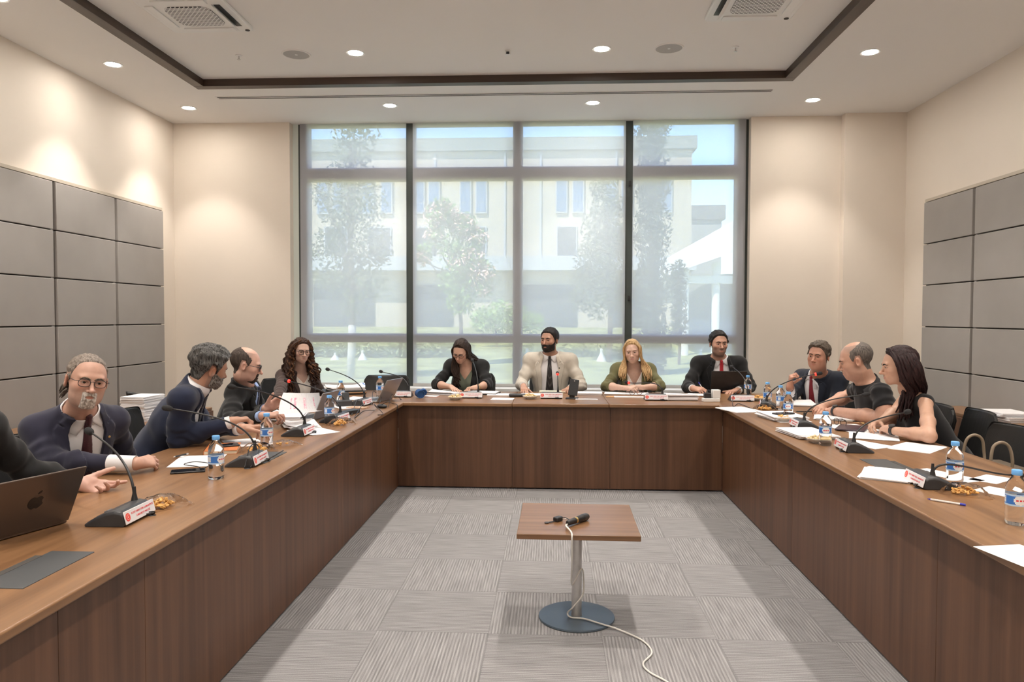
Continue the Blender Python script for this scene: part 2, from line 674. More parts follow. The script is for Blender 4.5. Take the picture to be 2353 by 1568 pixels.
def downlight(x, y, z, label, power):
    t = thing('downlight', label, 'downlight', (x, y, z), 0, 'round recessed ceiling downlights')
    obj('trim_ring', MB().lathe([(0.062, 0.0), (0.062, -0.004), (0.078, -0.006), (0.082, 0.0)], n=28, capb=False, capt=False), M_WHITE, t, smooth='auto')
    obj('lens', MB().lathe([(0.0615, -0.0035), (0.0615, -0.001)], n=28), M_LAMP, t)
    l = bpy.data.lights.new('downlight_lamp', 'SPOT')
    l.energy = power
    l.color = (1.0, 0.925, 0.835)
    l.spot_size = math.radians(84)
    l.spot_blend = 0.55
    l.shadow_soft_size = 0.06
    lo = bpy.data.objects.new('downlight_lamp', l)
    COL.objects.link(lo)
    lo.parent = t
    lo.location = (0, 0, -0.02)
    return t


place = {(0, 0): 'downlight over the left corner by the window', (1, 0): 'downlight above the first window bay, just past the slot diffuser',
         (2, 0): 'downlight above the third window bay, just past the slot diffuser', (3, 0): 'downlight over the wall right of the window',
         (0, 1): 'downlight between the timber frame and the left wall, second from the window',
         (1, 1): 'downlight in the raised ceiling beside the left loudspeaker grille',
         (2, 1): 'downlight in the raised ceiling beside the right loudspeaker grille',
         (3, 1): 'downlight between the timber frame and the right wall, second from the window'}
for j, y in enumerate((7.87, 6.49, 5.1, 3.72, 2.33, 0.95, -0.45, -1.85, -3.4)):  # last two rows, behind the camera, are added to light faces from the front
    for i, x in enumerate((-3.89, -1.717, 0.413, 2.653)):
        inner = FX0 < x < FX1 and FY0 < y < FY1
        lab = place.get((i, j), 'round downlight, row %d from the window, column %d from left wall' % (j + 1, i + 1))
        downlight(x, y, ZI if inner else ZC, lab, SPOT_W)


def speaker(x, y, label):
    t = thing('ceiling_speaker', label, 'speaker', (x, y, ZI), 0, 'round loudspeaker grilles in the ceiling')
    obj('rim', MB().lathe([(0.112, 0), (0.112, -0.006), (0.122, -0.006), (0.126, 0)], n=40, capb=False, capt=False), M_CEIL, t, smooth='auto')
    obj('grille', MB().lathe([(0.112, -0.004), (0.112, -0.001)], n=40), mat('speaker_grille', (0.50, 0.485, 0.47), 0.7, bump=0.5, bscale=500), t)
    obj('badge', MB().lathe([(0.012, -0.006), (0.012, -0.003)], n=16), M_WHITE, t)


speaker(-2.245, 6.505, 'round loudspeaker grille in the raised ceiling on the left')
speaker(0.985, 6.505, 'round loudspeaker grille in the raised ceiling on the right')


def sprinkler(x, y, label):
    t = thing('sprinkler_head', label, 'sprinkler', (x, y, ZI), 0, 'ceiling sprinkler heads')
    obj('rosette', MB().lathe([(0.03, 0), (0.028, -0.005), (0.012, -0.008)], n=20), M_WHITE, t, smooth='auto')
    b = MB().tube([(0, 0, -0.006), (0, 0, -0.035)], 0.006, 8).lathe([(0.016, -0.04), (0.016, -0.037)], n=14)
    obj('nozzle', b, M_CHROME, t)


sprinkler(-2.758, 6.505, 'small sprinkler head left of the left loudspeaker grille')
sprinkler(1.543, 6.505, 'small sprinkler head right of the right loudspeaker grille')
t = thing('ceiling_sensor', 'small white and black sensor in the middle of the raised ceiling', 'sensor', (-0.39, 6.51, ZI))
obj('housing', MB().bx(-0.025, 0.025, -0.02, 0.02, -0.035, 0), M_WHITE, t, bevel=0.004)
obj('eye', MB().bx(-0.013, 0.013, -0.023, -0.019, -0.033, -0.012), M_BLACKP, t)

t = thing('slot_diffuser', 'long two-slot air diffuser in the ceiling above the window', 'air diffuser', (-0.635, 7.53, ZC))
obj('frame', MB().bx(-2.79, 2.79, -0.05, -0.035, -0.004, 0).bx(-2.79, 2.79, -0.0075, 0.0075, -0.004, 0).bx(-2.79, 2.79, 0.035, 0.05, -0.004, 0), M_CEIL, t)
obj('slot', MB().bx(-2.78, 2.78, -0.036, -0.007, -0.0025, 0), M_GROOVE, t)
obj('slot', MB().bx(-2.78, 2.78, 0.007, 0.036, -0.0025, 0), M_GROOVE, t)


def grille_mat():
    m, nt, b = _new('perforated_grille')
    tc = N(nt, 'ShaderNodeTexCoord')
    mp = N(nt, 'ShaderNodeMapping')
    mp.inputs['Scale'].default_value = (30, 30, 30)
    L(nt, tc.outputs['Object'], mp.inputs[0])
    br = N(nt, 'ShaderNodeTexBrick')
    br.inputs['Scale'].default_value = 1
    br.inputs['Color1'].default_value = (0.05, 0.05, 0.052, 1)
    br.inputs['Color2'].default_value = (0.07, 0.07, 0.072, 1)
    br.inputs['Mortar'].default_value = (0.72, 0.72, 0.72, 1)
    br.inputs['Mortar Size'].default_value = 0.16
    br.inputs['Brick Width'].default_value = 1.0
    br.inputs['Row Height'].default_value = 0.62
    L(nt, mp.outputs[0], br.inputs['Vector'])
    L(nt, br.outputs[0], b.inputs['Base Color'])
    b.inputs['Roughness'].default_value = 0.5
    return m


M_GRILLE = grille_mat()


def cassette(x, y, label, open_dx):
    t = thing('air_conditioner', label, 'air conditioner', (x, y, ZI), 0, 'four-way ceiling air conditioners')
    a = 0.325

    def rr(a, r, n=5):
        pts = []
        for cx, cy, s in ((a - r, a - r, 0), (-a + r, a - r, 90), (-a + r, -a + r, 180), (a - r, -a + r, 270)):
            for k in range(n + 1):
                an = math.radians(s + 90 * k / n)
                pts.append((cx + r * math.cos(an), cy + r * math.sin(an)))
        return pts
    obj('fascia', MB().prism(rr(a, 0.04), 2, -0.03, 0), M_WHITE, t, bevel=0.008)
    obj('grille', MB().prism(rr(0.175, 0.07), 2, -0.037, -0.028), M_GRILLE, t, bevel=0.002)
    for k in range(4):
        R = Matrix.Rotation(k * PI / 2, 3, 'Z')
        isopen = (k == (0 if open_dx > 0 else 2))
        if isopen:
            obj('outlet', MB().box(R @ Vector((0.255, 0, -0.030)), (0.045, 0.40, 0.004), R), M_BLACKP, t)
            fl = MB().box(R @ Vector((0.235, 0, -0.050)), (0.06, 0.40, 0.007), R @ Matrix.Rotation(0.75, 3, 'Y'))
        else:
            fl = MB().box(R @ Vector((0.255, 0, -0.034)), (0.065, 0.40, 0.010), R)
        obj('flap', fl, M_WHITE, t, bevel=0.004)
    obj('sensor_eye', MB().lathe([(0.018, -0.034), (0.018, -0.028)], (0.285, 0.285, 0), n=18), M_GROOVE, t)


cassette(-2.70, 5.58, 'square white ceiling air conditioner on the left side of the raised ceiling', 1)
cassette(1.475, 5.545, 'square white ceiling air conditioner on the right side of the raised ceiling', -1)
# ================================================================== outside the window
M_GRASS = mat('lawn_green', (0.34, 0.36, 0.14), 0.95, var=0.35, scale=0.8)
M_STONE = mat('building_stone', (0.46, 0.405, 0.31), 0.85, var=0.06, scale=1.5)
M_STONE2 = mat('building_grey_band', (0.24, 0.25, 0.22), 0.8, var=0.05, scale=2)
M_LEDGE = mat('building_pale_band', (0.40, 0.42, 0.44), 0.7)
M_BGLASS = mat('building_glass', (0.13, 0.20, 0.32), 0.2, spec=0.6)
M_BDARK = mat('building_opening', (0.07, 0.08, 0.085), 0.7)
M_BARK = mat('bark', (0.16, 0.12, 0.085), 0.9, var=0.3, scale=6)
M_BARKW = mat('painted_trunk', (0.55, 0.54, 0.50), 0.85, var=0.15, scale=9)
M_CANOPY = mat('canopy_white', (0.80, 0.79, 0.76), 0.6)


def leafmat(name, c):
    m = mat(name, c, 0.55, var=0.45, scale=3.0)
    return m


def gz(y):
    return 0.06 if y < 24 else 0.06 + (y - 24) * 0.037


g = MB()
for i in range(0, 14):
    y0, y1 = 9 + i * 5, 14 + i * 5
    g.add([(-70, y0, gz(y0) - 0.1 * (i == 0)), (70, y0, gz(y0)), (70, y1, gz(y1)), (-70, y1, gz(y1))], [(0, 1, 2, 3)])
gr = struct('ground', g, M_GRASS)

# office building across the lawn
Yb = 46.0


def bpt(px, py, y=Yb):
    return at(px, py, y=y)


bld = thing('office_building', 'long beige stone building with paired tall windows behind the trees across the lawn', 'building', (0, Yb, gz(Yb)))
bld_o = Vector((0, Yb, gz(Yb)))


def bpart(name, mb, m, **kw):
    o = obj(name, mb, m, bld, **kw)
    o.location = -bld_o
    return o


xr = bpt(1590, 400).x
zt, zb1, zb2 = bpt(1200, 318).z, bpt(1200, 347).z, bpt(1200, 383).z
zl0, zl1 = bpt(1200, 592).z, bpt(1200, 624).z
bpart('wall', MB().bx(-38, xr, Yb, Yb + 12, 0.4, zb1 + 0.1), M_STONE)
bpart('parapet', MB().bx(-38.2, xr + 0.25, Yb - 0.3, Yb + 12.2, zb1, zt), M_STONE2)
bpart('ledge', MB().bx(-38.1, xr + 0.1, Yb - 1.2, Yb + 0.05, zl1, zl0), M_LEDGE)
for x in (1160, 1232 - 640 * 0 + 10, 1000, 1415):
    p = bpt(x, 500)
    bpart('downpipe', MB().bx(p.x - 0.06, p.x + 0.06, Yb - 0.1, Yb, zl0, zb1), M_LEDGE)
z1, z0 = bpt(1200, 410).z, bpt(1200, 487).z
for x in (742, 778, 846, 889, 963, 998, 1070, 1106, 1290, 1328, 1404, 1440, 1530, 560, 600, 480, 520):
    p = bpt(x, 450)
    o = bpart('window', MB().bx(p.x - 0.36, p.x + 0.36, Yb - 0.16, Yb - 0.02, z0 - 0.1, z1 + 0.1), M_LEDGE)
    obj('window_pane', MB().bx(p.x - 0.29, p.x + 0.29, Yb - 0.18, Yb - 0.15, z0, z0 + 0.55).bx(p.x - 0.29, p.x + 0.29, Yb - 0.18, Yb - 0.15, z0 + 0.6, z1), M_BGLASS, o)
z1, z0 = bpt(1200, 520).z, bpt(1200, 590).z
for x0, x1 in ((745, 800), (846, 900), (955, 1002), (1070, 1118), (1278, 1326), (1400, 1452), (560, 640)):
    a, b = bpt(x0, 550).x, bpt(x1, 550).x
    o = bpart('window', MB().bx(a, b, Yb - 0.1, Yb - 0.01, z0, z1), M_LEDGE)
    obj('window_pane', MB().bx(a + 0.08, b - 0.08, Yb - 0.13, Yb - 0.09, z0 + 0.08, z1 - 0.08), M_BDARK, o)
z1, z0 = bpt(1200, 655).z, gz(Yb)
for x0, x1 in ((722, 860), (955, 1040), (1202, 1325), (1400, 1500), (560, 680)):
    a, b = bpt(x0, 700).x, bpt(x1, 700).x
    bpart('archway', MB().bx(a, b, Yb - 0.12, Yb - 0.01, z0 - 0.2, z1), M_BDARK)

b2 = thing('distant_block', 'small flat grey building in the distance right of the beige one', 'building', (at(1630, 500, y=70).x, 70, 2.0))
a, b = at(1590, 500, y=70), at(1666, 472, y=70)
obj('wall', MB().bx(a.x - b2.location.x - 1, b.x - b2.location.x - 0.3, 0, 8, -0.5, b.z - 1.3 - 2), mat('far_grey', (0.30, 0.30, 0.28), 0.8), b2)
obj('roof_slab', MB().bx(a.x - b2.location.x - 1.2, b.x - b2.location.x, -0.3, 8.3, b.z - 1.3 - 2, b.z - 2), mat('far_dark', (0.16, 0.16, 0.15), 0.8), b2)

# white canopy on columns with stairs under it
Yc = 26.0
can = thing('entrance_canopy', 'white sloping canopy on round columns right of the cypress', 'canopy', (0, Yc, gz(Yc)))
co = Vector((0, Yc, gz(Yc)))


def cpart(name, mb, m, **kw):
    o = obj(name, mb, m, can, **kw)
    o.location = -co
    return o


P = [at(1543, 590, y=Yc), at(1760, 468, y=Yc), at(1760, 545, y=Yc), at(1690, 578, y=Yc), at(1538, 632, y=Yc)]
cpart('canopy_roof', MB().prism([(p.x, p.z) for p in P], 1, Yc, Yc + 5), M_CANOPY)
cpart('underside_beam', MB().bx(at(1570, 600, y=Yc).x, at(1760, 600, y=Yc).x, Yc + 0.6, Yc + 1.0, at(1600, 650, y=Yc).z, at(1600, 632, y=Yc).z), M_CANOPY)
for px in (1583, 1656, 1735):
    p = at(px, 700, y=Yc)
    top = at(px, 620, y=Yc).z
    cpart('column', MB().lathe([(0.14, gz(Yc)), (0.14, top + 0.3)], (p.x, Yc + 0.8, 0), n=18), M_CANOPY, smooth='auto')
sb = MB()
for k in range(8):
    x0, x1 = at(1592, 700, y=Yc + 4).x, at(1760, 700, y=Yc + 4).x
    sb.bx(x0, x1, Yc + 3 + k * 0.3, Yc + 6, gz(Yc) + k * 0.16, gz(Yc) + (k + 1) * 0.16)
cpart('stairs', sb, M_LEDGE)
cpart('back_wall', MB().bx(at(1560, 700, y=Yc + 6).x, at(1760, 700, y=Yc + 6).x, Yc + 6, Yc + 6.3, 0, at(1600, 630, y=Yc + 6).z), M_STONE2)

# ---------------------------------------------------------------- plants
RNG = np.random.default_rng(11)


def leaves(n, centers, radii, size, flatten=1.0, droop=0.0):
    """n small folded leaves scattered through a set of blobs, as one MB."""
    cs = np.array(centers, float)
    rs = np.array(radii, float)
    pick = RNG.choice(len(cs), n, p=(rs ** 2) / np.sum(rs ** 2))
    d = RNG.normal(size=(n, 3))
    d /= np.linalg.norm(d, axis=1)[:, None]
    rad = RNG.random(n) ** 0.45
    pos = cs[pick] + d * (rs[pick] * rad)[:, None] * np.array([1, 1, flatten])
    a = RNG.normal(size=(n, 3))
    a[:, 2] -= droop
    a /= np.linalg.norm(a, axis=1)[:, None]
    b = np.cross(a, RNG.normal(size=(n, 3)))
    b /= np.linalg.norm(b, axis=1)[:, None]
    s = size * (0.6 + 0.8 * RNG.random(n))[:, None]
    v = np.empty((n, 4, 3))
    v[:, 0] = pos - a * s
    v[:, 1] = pos + b * s * 0.45
    v[:, 2] = pos + a * s
    v[:, 3] = pos - b * s * 0.45
    mb = MB()
    mb.v = [tuple(p) for p in v.reshape(-1, 3)]
    mb.f = [(4 * i, 4 * i + 1, 4 * i + 2, 4 * i + 3) for i in range(n)]
    mb.m = [0] * n
    return mb


def tree(name, label, px, pbase, y, blobs, n, leaf, lsize, trunk_r, trunk_top, m_trunk=None, extra=None, group='trees on the lawn', flat=1.0, droop=0.0, painted=0.0):
    """blobs: (px, py, radius in pixels, depth offset) of crown clumps as the photograph shows them, at the tree's distance."""
    base = at(px, pbase, y=y)
    base.z = gz(y)
    t = thing(name, label, 'tree', base, 0, group)
    k = y / FPX
    cs, rs = [], []
    for bx, by, br, dy in blobs:
        p = at(bx, by, y=y) - base
        cs.append((p.x, p.y + dy, p.z))
        rs.append(br * k)
    top = at(px, trunk_top, y=y) - base
    tb = MB().tube(spline([(0, 0, -0.1), (top.x * 0.3 + 0.04, 0.03, top.z * 0.35), (top.x * 0.7 - 0.04, 0, top.z * 0.7), (top.x, 0, top.z)], 4),
                   [trunk_r * (1 - 0.6 * i / 12) for i in range(13)], 8)
    for c, r in zip(cs, rs):
        s = Vector((top.x * 0.6, 0, top.z * random.uniform(0.35, 0.75)))
        tb.tube(bez(s, s + Vector((0, 0, 0.3)), Vector(c) - Vector((0, 0, 0.3)), c, 6), [trunk_r * 0.4 * (1 - 0.12 * i) for i in range(7)], 5)
    obj('trunk', tb, m_trunk or M_BARK, t, smooth=True)
    if painted:
        obj('painted_foot', MB().tube([(0, 0, -0.05), (top.x * 0.12 + 0.015, 0.01, painted * 0.5), (top.x * 0.25 + 0.03, 0.02, painted)], [trunk_r * 1.12, trunk_r * 1.05, trunk_r], 10), M_BARKW, t, smooth=True)
    obj('crown', leaves(n, cs, rs, lsize, flat, droop), leaf, t, fix=False)
    if extra:
        en, em, es, sub = extra
        obj('blossom', leaves(en, [cs[i] for i in sub], [rs[i] * 1.08 for i in sub], es, 0.8), em, t, fix=False)
    return t


LF_OLIVE = leafmat('leaf_olive', (0.105, 0.125, 0.05))
LF_DARK = leafmat('leaf_cypress', (0.045, 0.06, 0.028))
LF_FERN = leafmat('leaf_fern', (0.20, 0.31, 0.08))
LF_SHRUB = leafmat('leaf_shrub', (0.25, 0.38, 0.09))
LF_PINK = leafmat('blossom_pink', (0.92, 0.47, 0.38))
LF_HEDGE = leafmat('leaf_hedge', (0.22, 0.27, 0.12))

tree('tree', 'tall loose tree with a pale trunk seen through the first window bay', 806, 880, 17.0,
     [(820, 320, 60, 0), (800, 400, 62, .3), (835, 470, 65, -.3), (780, 500, 60, .2), (850, 560, 55, 0), (760, 570, 50, 0), (815, 600, 60, .3),
      (780, 640, 45, 0), (860, 650, 42, -.2), (740, 450, 34, 0), (815, 700, 34, 0), (745, 640, 28, 0), (880, 590, 26, 0), (815, 285, 30, 0)], 4600, LF_OLIVE, 0.055, 0.085, 330, None, painted=1.25)
tree('flowering_tree', 'feathery tree with pink blossom in the middle of the window', 1056, 800, 22.0,
     [(1015, 495, 40, 0), (1065, 520, 34, 0), (1095, 545, 26, 0), (1040, 570, 40, 0), (1000, 540, 26, 0), (1075, 600, 44, 0), (1105, 630, 36, 0), (1050, 640, 46, 0),
      (968, 590, 26, 0), (975, 575, 20, 0), (1110, 660, 26, 0), (1060, 690, 36, 0)], 5200, LF_FERN, 0.062, 0.07, 560, None,
     (2600, LF_PINK, 0.060, [0, 1, 2, 5, 6, 8, 4, 10]), droop=0.8)
tree('tree', 'thin-leaved tree leaning in front of the beige building, beside the tall cypress', 1400, 800, 24.0,
     [(1385, 430, 36, 0), (1400, 480, 44, 0), (1370, 520, 40, 0), (1415, 550, 46, 0), (1365, 590, 48, 0), (1400, 620, 54, 0), (1345, 640, 40, 0), (1420, 670, 42, 0), (1375, 690, 48, 0), (1330, 690, 28, 0)],
     6500, LF_OLIVE, 0.06, 0.09, 470)
tree('cypress_tree', 'tall dark column cypress in front of the white canopy', 1500, 880, 19.0,
     [(1498, 250 + 34 * i, 40 + 8 * math.sin(i * 1.7), 0) for i in range(20)], 11000, LF_DARK, 0.055, 0.10, 420, flat=1.3)
tree('shrub', 'round light green shrub behind the hedge, below the flowering tree', 1140, 775, 30.0,
     [(1110, 735, 32, 0), (1150, 728, 40, 0), (1190, 735, 36, 0), (1225, 742, 28, 0)], 3000, LF_SHRUB, 0.07, 0.05, 740, group='shrubs beyond the hedge')
tree('cypress_tree', 'small dark cypress standing left of the canopy column', 1560, 800, 23.0,
     [(1560, 620 + 24 * i, 20, 0) for i in range(7)], 1800, LF_DARK, 0.055, 0.05, 640, flat=1.2)

# the clipped hedge and what stands before it
Yh = 25.5
hb0 = at(640, 825, y=Yh)
hb1 = at(1075, 825, y=Yh)
hz = at(800, 790, y=Yh).z - gz(Yh)
cs = [(x, random.uniform(-0.3, 0.3), random.uniform(0.1, hz * 0.8)) for x in np.linspace(0, hb1.x - hb0.x, 60)]
hd = thing('hedge', 'low clipped hedge along the far side of the lawn', 'hedge', (hb0.x, Yh, gz(Yh)))
obj('foliage', leaves(4200, cs, [0.34] * 60, 0.075), LF_HEDGE, hd, fix=False)
hd2 = at(1180, 820, y=Yh)
cs = [(x, random.uniform(-0.3, 0.3), random.uniform(0.05, hz * 0.6)) for x in np.linspace(0, 5.5, 40)]
h2 = thing('hedge', 'lower planting along the lawn behind the seated men, right of the flowering tree', 'hedge', (hd2.x, Yh + 0.5, gz(Yh)))
obj('foliage', leaves(2400, cs, [0.3] * 40, 0.075), LF_HEDGE, h2, fix=False)
for px, py, h, lab in ((770, 826, 0.22, 'white garden lamp at the foot of the hedge, left of the pale trunk'), (833, 826, 0.3, 'white garden lamp at the foot of the hedge, right of the pale trunk'),
                       (1211, 826, 0.4, 'white garden lamp left of the man in the beige jacket'), (1300, 824, 0.25, 'white garden lamp right of the beige jacket man\'s head'),
                       (1382, 826, 0.4, 'white garden lamp left of the blonde woman'), (1610, 820, 0.4, 'white garden lamp left of the man with the red tie by the laptop')):
    p = at(px, py, y=24.3)
    t = tag(obj('garden_lamp', MB().lathe([(0.16, 0), (0.12, h * 0.3), (0.03, h * 0.75), (0.05, h), (0.0, h + 0.02)], n=12), M_CANOPY, smooth='auto', loc=(p.x, 24.3, gz(24.3))), lab, 'garden lamp', 'white garden lamps along the lawn')
# ================================================================== tables
TZ = 0.755
IXL, IXR, IYB = -1.29, 1.415, 6.415                 # inner edges of the U of tables
OXL, OXR, OYB = -2.16, 2.30, 7.45
PXL, PXR, PYB = -1.347, 1.465, 6.47                 # modesty panels
TY0 = 0.75


def tabletop(name, x0, x1, y0, y1, m, parent, o):
    b = MB().bx(x0 - o[0], x1 - o[0], y0 - o[1], y1 - o[1], TZ - 0.03, TZ)
    return obj(name, b, m, parent, bevel=0.006)


def panels(cuts, fixed, axis, parent, o):
    for a, b in zip(cuts[:-1], cuts[1:]):
        if axis == 1:
            mb = MB().bx(min(fixed) - o[0], max(fixed) - o[0], a + 0.001 - o[1], b - 0.001 - o[1], 0.012, TZ - 0.03)
        else:
            mb = MB().bx(a + 0.001 - o[0], b - 0.001 - o[0], min(fixed) - o[1], max(fixed) - o[1], 0.012, TZ - 0.03)
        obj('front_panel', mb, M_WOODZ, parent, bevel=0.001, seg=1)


def hatch(x, y, parent, o, flip=1):
    h = obj('cable_hatch', MB().bx(x - 0.07 - o[0], x + 0.07 - o[0], y - 0.16 - o[1], y + 0.16 - o[1], TZ - 0.004, TZ + 0.0025), mat('hatch_grey', (0.06, 0.064, 0.068), 0.45), parent, bevel=0.001, seg=1)
    obj('cable_slot', MB().bx(x - 0.076 * flip - 0.012 - o[0], x - 0.076 * flip + 0.012 - o[0], y - 0.11 - o[1], y + 0.11 - o[1], TZ - 0.004, TZ + 0.0032), M_GROOVE, h)


o = (-1.72, 3.6)
tl = thing('conference_table', 'left run of the walnut conference table, with the open brown-grey laptop at its near end', 'table', (o[0], o[1], 0), 0, 'conference tables set in a U')
tabletop('tabletop', OXL, IXL, TY0, IYB, M_WOODY, tl, o)
panels([TY0 + 0.05, 1.95, at(97, 1500, x=PXL).y + 0.5, at(786, 1200, x=PXL).y, 5.55, PYB], (PXL - 0.02, PXL), 1, tl, o)
for y in (TY0 + 0.1, 2.6, 4.5):
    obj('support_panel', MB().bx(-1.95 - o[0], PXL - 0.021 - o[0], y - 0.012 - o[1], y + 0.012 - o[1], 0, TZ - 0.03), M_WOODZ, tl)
hatch(-1.508, 2.10, tl, o)
hatch(-1.52, 3.85, tl, o)
o = (1.86, 3.6)
tr_ = thing('conference_table', 'right run of the walnut conference table, with a clear pen near its edge', 'table', (o[0], o[1], 0), 0, 'conference tables set in a U')
tabletop('tabletop', IXR, OXR, TY0, IYB, M_WOODY, tr_, o)
panels([TY0 + 0.05, 2.1, at(2152, 1400, x=PXR).y, at(1820, 1200, x=PXR).y, PYB], (PXR, PXR + 0.02), 1, tr_, o)
for y in (TY0 + 0.1, 2.6, 4.5):
    obj('support_panel', MB().bx(PXR + 0.021 - o[0], 2.1 - o[0], y - 0.012 - o[1], y + 0.012 - o[1], 0, TZ - 0.03), M_WOODZ, tr_)
hatch(1.69, 3.85, tr_, o, -1)
o = (0.07, 6.9)
tb_ = thing('conference_table', 'cross run of the walnut conference table in front of the window', 'table', (o[0], o[1], 0), 0, 'conference tables set in a U')
tabletop('tabletop', OXL, at(1177, 930, y=IYB).x - 0.001, IYB + 0.001, OYB, M_WOODX, tb_, o)
tabletop('tabletop', at(1177, 930, y=IYB).x, at(1400, 930, y=IYB).x - 0.001, IYB + 0.001, OYB, M_WOODX, tb_, o)
tabletop('tabletop', at(1400, 930, y=IYB).x, OXR, IYB + 0.001, OYB, M_WOODX, tb_, o)
panels([PXL, at(1177, 1000, y=PYB).x, at(1402, 1000, y=PYB).x, PXR], (PYB, PYB + 0.02), 0, tb_, o)
for x in (PXL - 0.3, -0.38, 0.45, PXR + 0.3):
    obj('support_panel', MB().bx(x - 0.012 - o[0], x + 0.012 - o[0], PYB + 0.021 - o[1], 7.2 - o[1], 0, TZ - 0.03), M_WOODZ, tb_)

# small pedestal table in the middle of the U
PTX, PTY, PTH = 0.128, 3.70, 0.50
pt = thing('pedestal_table', 'small low wooden table on a steel column standing alone on the carpet', 'side table', (PTX, PTY, 0), -0.01)
obj('tabletop', MB().bx(-0.285, 0.285, -0.29, 0.29, PTH - 0.025, PTH), M_WOODX, pt, bevel=0.003)
obj('column', MB().lathe([(0.027, 0.012), (0.025, 0.03), (0.025, PTH - 0.03), (0.06, PTH - 0.028), (0.06, PTH - 0.0255)], n=28), M_CHROME, pt, smooth='auto')
obj('base_plate', MB().lathe([(0.185, 0.0), (0.19, 0.004), (0.188, 0.011), (0.18, 0.0125)], n=56), M_DISC, pt, smooth='auto')

m = thing('handheld_microphone', 'black handheld microphone lying on the small pedestal table', 'microphone', (PTX - 0.005, PTY - 0.10, PTH + 0.019), math.radians(-38))
obj('handle', MB().lathe([(0.009, -0.075), (0.013, -0.07), (0.0145, -0.02), (0.017, 0.03), (0.0185, 0.045)], axis=(0, 1, 0), n=20), M_BLACKP, m, smooth='auto')
obj('head', MB().lathe([(0.0185, 0.046), (0.0185, 0.075), (0.014, 0.088), (0.004, 0.092)], axis=(0, 1, 0), n=20), M_DGREY, m, smooth='auto')
obj('band', MB().lathe([(0.0157, -0.016), (0.016, -0.004)], axis=(0, 1, 0), n=20), M_GOLD, m, smooth='auto')
k = thing('key_bunch', 'small black key fob and ring beside the handheld microphone', 'keys', (PTX - 0.095, PTY - 0.06, PTH))
obj('key_ring', MB().tube([(0.03 + 0.022 * math.cos(a / 12 * 2 * PI), 0.02 + 0.022 * math.sin(a / 12 * 2 * PI), 0.004 + 0.01 * (a % 12) / 12) for a in range(13)], 0.0015, 6), M_CHROME, k)
obj('fob', MB().box((0, 0, 0.012), (0.032, 0.045, 0.022), Matrix.Rotation(-0.7, 3, 'Z')), M_BLACKP, k, bevel=0.006)
obj('key', MB().box((-0.035, -0.028, 0.004), (0.05, 0.008, 0.003), Matrix.Rotation(0.6, 3, 'Z')).lathe([(0.011, 0.002), (0.011, 0.006)], (-0.055, -0.042, 0), n=12), M_DGREY, k)
obj('lanyard', MB().tube(bez((0.015, 0.01, 0.01), (0.04, 0.0, 0.03), (0.05, -0.02, 0.01), (0.07, -0.02, 0.006), 8), 0.002, 6), M_BLACKP, k)
# its white lead: over the edge, down the column, round its foot and away over the carpet
a0 = Vector((PTX - 0.052, PTY - 0.158, PTH + 0.012))
pts = [a0, a0 + Vector((-0.006, -0.05, 0.006)), Vector((PTX - 0.035, PTY - 0.27, PTH + 0.006)), Vector((PTX - 0.033, PTY - 0.300, PTH - 0.02)), Vector((PTX - 0.030, PTY - 0.24, PTH - 0.14)),
       Vector((PTX - 0.026, PTY - 0.10, PTH - 0.30)), Vector((PTX + 0.02, PTY - 0.045, 0.26)), Vector((PTX + 0.034, PTY + 0.005, 0.20)), Vector((PTX + 0.03, PTY - 0.03, 0.13)), Vector((PTX - 0.02, PTY - 0.05, 0.07)), Vector((PTX - 0.045, PTY - 0.02, 0.03)),
       Vector((PTX - 0.03, PTY - 0.045, 0.018)), Vector((PTX + 0.035, PTY - 0.06, 0.018)), Vector((PTX + 0.12, PTY - 0.12, 0.018)), at(1418, 1446, z=0.01), at(1475, 1472, z=0.006), at(1498, 1500, z=0.006), at(1478, 1525, z=0.006), at(1492, 1545, z=0.006), at(1530, 1566, z=0.006), at(1580, 1600, z=0.006)]
tag(obj('microphone_lead', MB().tube(spline(pts, 7), 0.0042, 8), mat('cable_white', (0.70, 0.68, 0.64), 0.5), smooth=True), 'white microphone lead winding round the steel column onto the carpet', 'cable')

# ================================================================== things on the tables


def text_mesh(body, size, align='CENTER', name='lettering'):
    c = bpy.data.curves.new(name, 'FONT')
    c.body = body
    c.size = size
    c.align_x = align
    c.align_y = 'CENTER'
    c.offset = size * 0.008
    c.extrude = 0.0002
    c.resolution_u = 3
    o = bpy.data.objects.new(name, c)
    COL.objects.link(o)
    dg = bpy.context.evaluated_depsgraph_get()
    me = bpy.data.meshes.new_from_object(o.evaluated_get(dg))
    bpy.data.objects.remove(o)
    bpy.data.curves.remove(c)
    return me


M_PLATE = mat('name_plate_white', (0.82, 0.81, 0.84), 0.35)
M_FOAM = mat('microphone_foam', (0.03, 0.03, 0.032), 0.95, var=0.3, scale=300, bump=0.6, bscale=900)
M_MICRED = emis('ring_light_red', (1.0, 0.03, 0.02), 3.0)
M_EMB = mat('emblem_red', (0.80, 0.07, 0.05), 0.5)

_prof = [(-0.066, 0.0), (-0.073, 0.010), (-0.064, 0.046), (-0.052, 0.056), (-0.030, 0.060), (0.000, 0.053), (0.035, 0.036), (0.068, 0.016), (0.080, 0.007), (0.078, 0.001), (0.070, 0.0)]


def mesh_of(mb, m, **kw):
    o = obj('tmp', mb, m, **kw)
    me = o.data
    bpy.data.objects.remove(o)
    return me


def link(name, me, parent, loc=(0, 0, 0)):
    o = bpy.data.objects.new(name, me)
    COL.objects.link(o)
    o.parent = parent
    o.location = loc
    return o


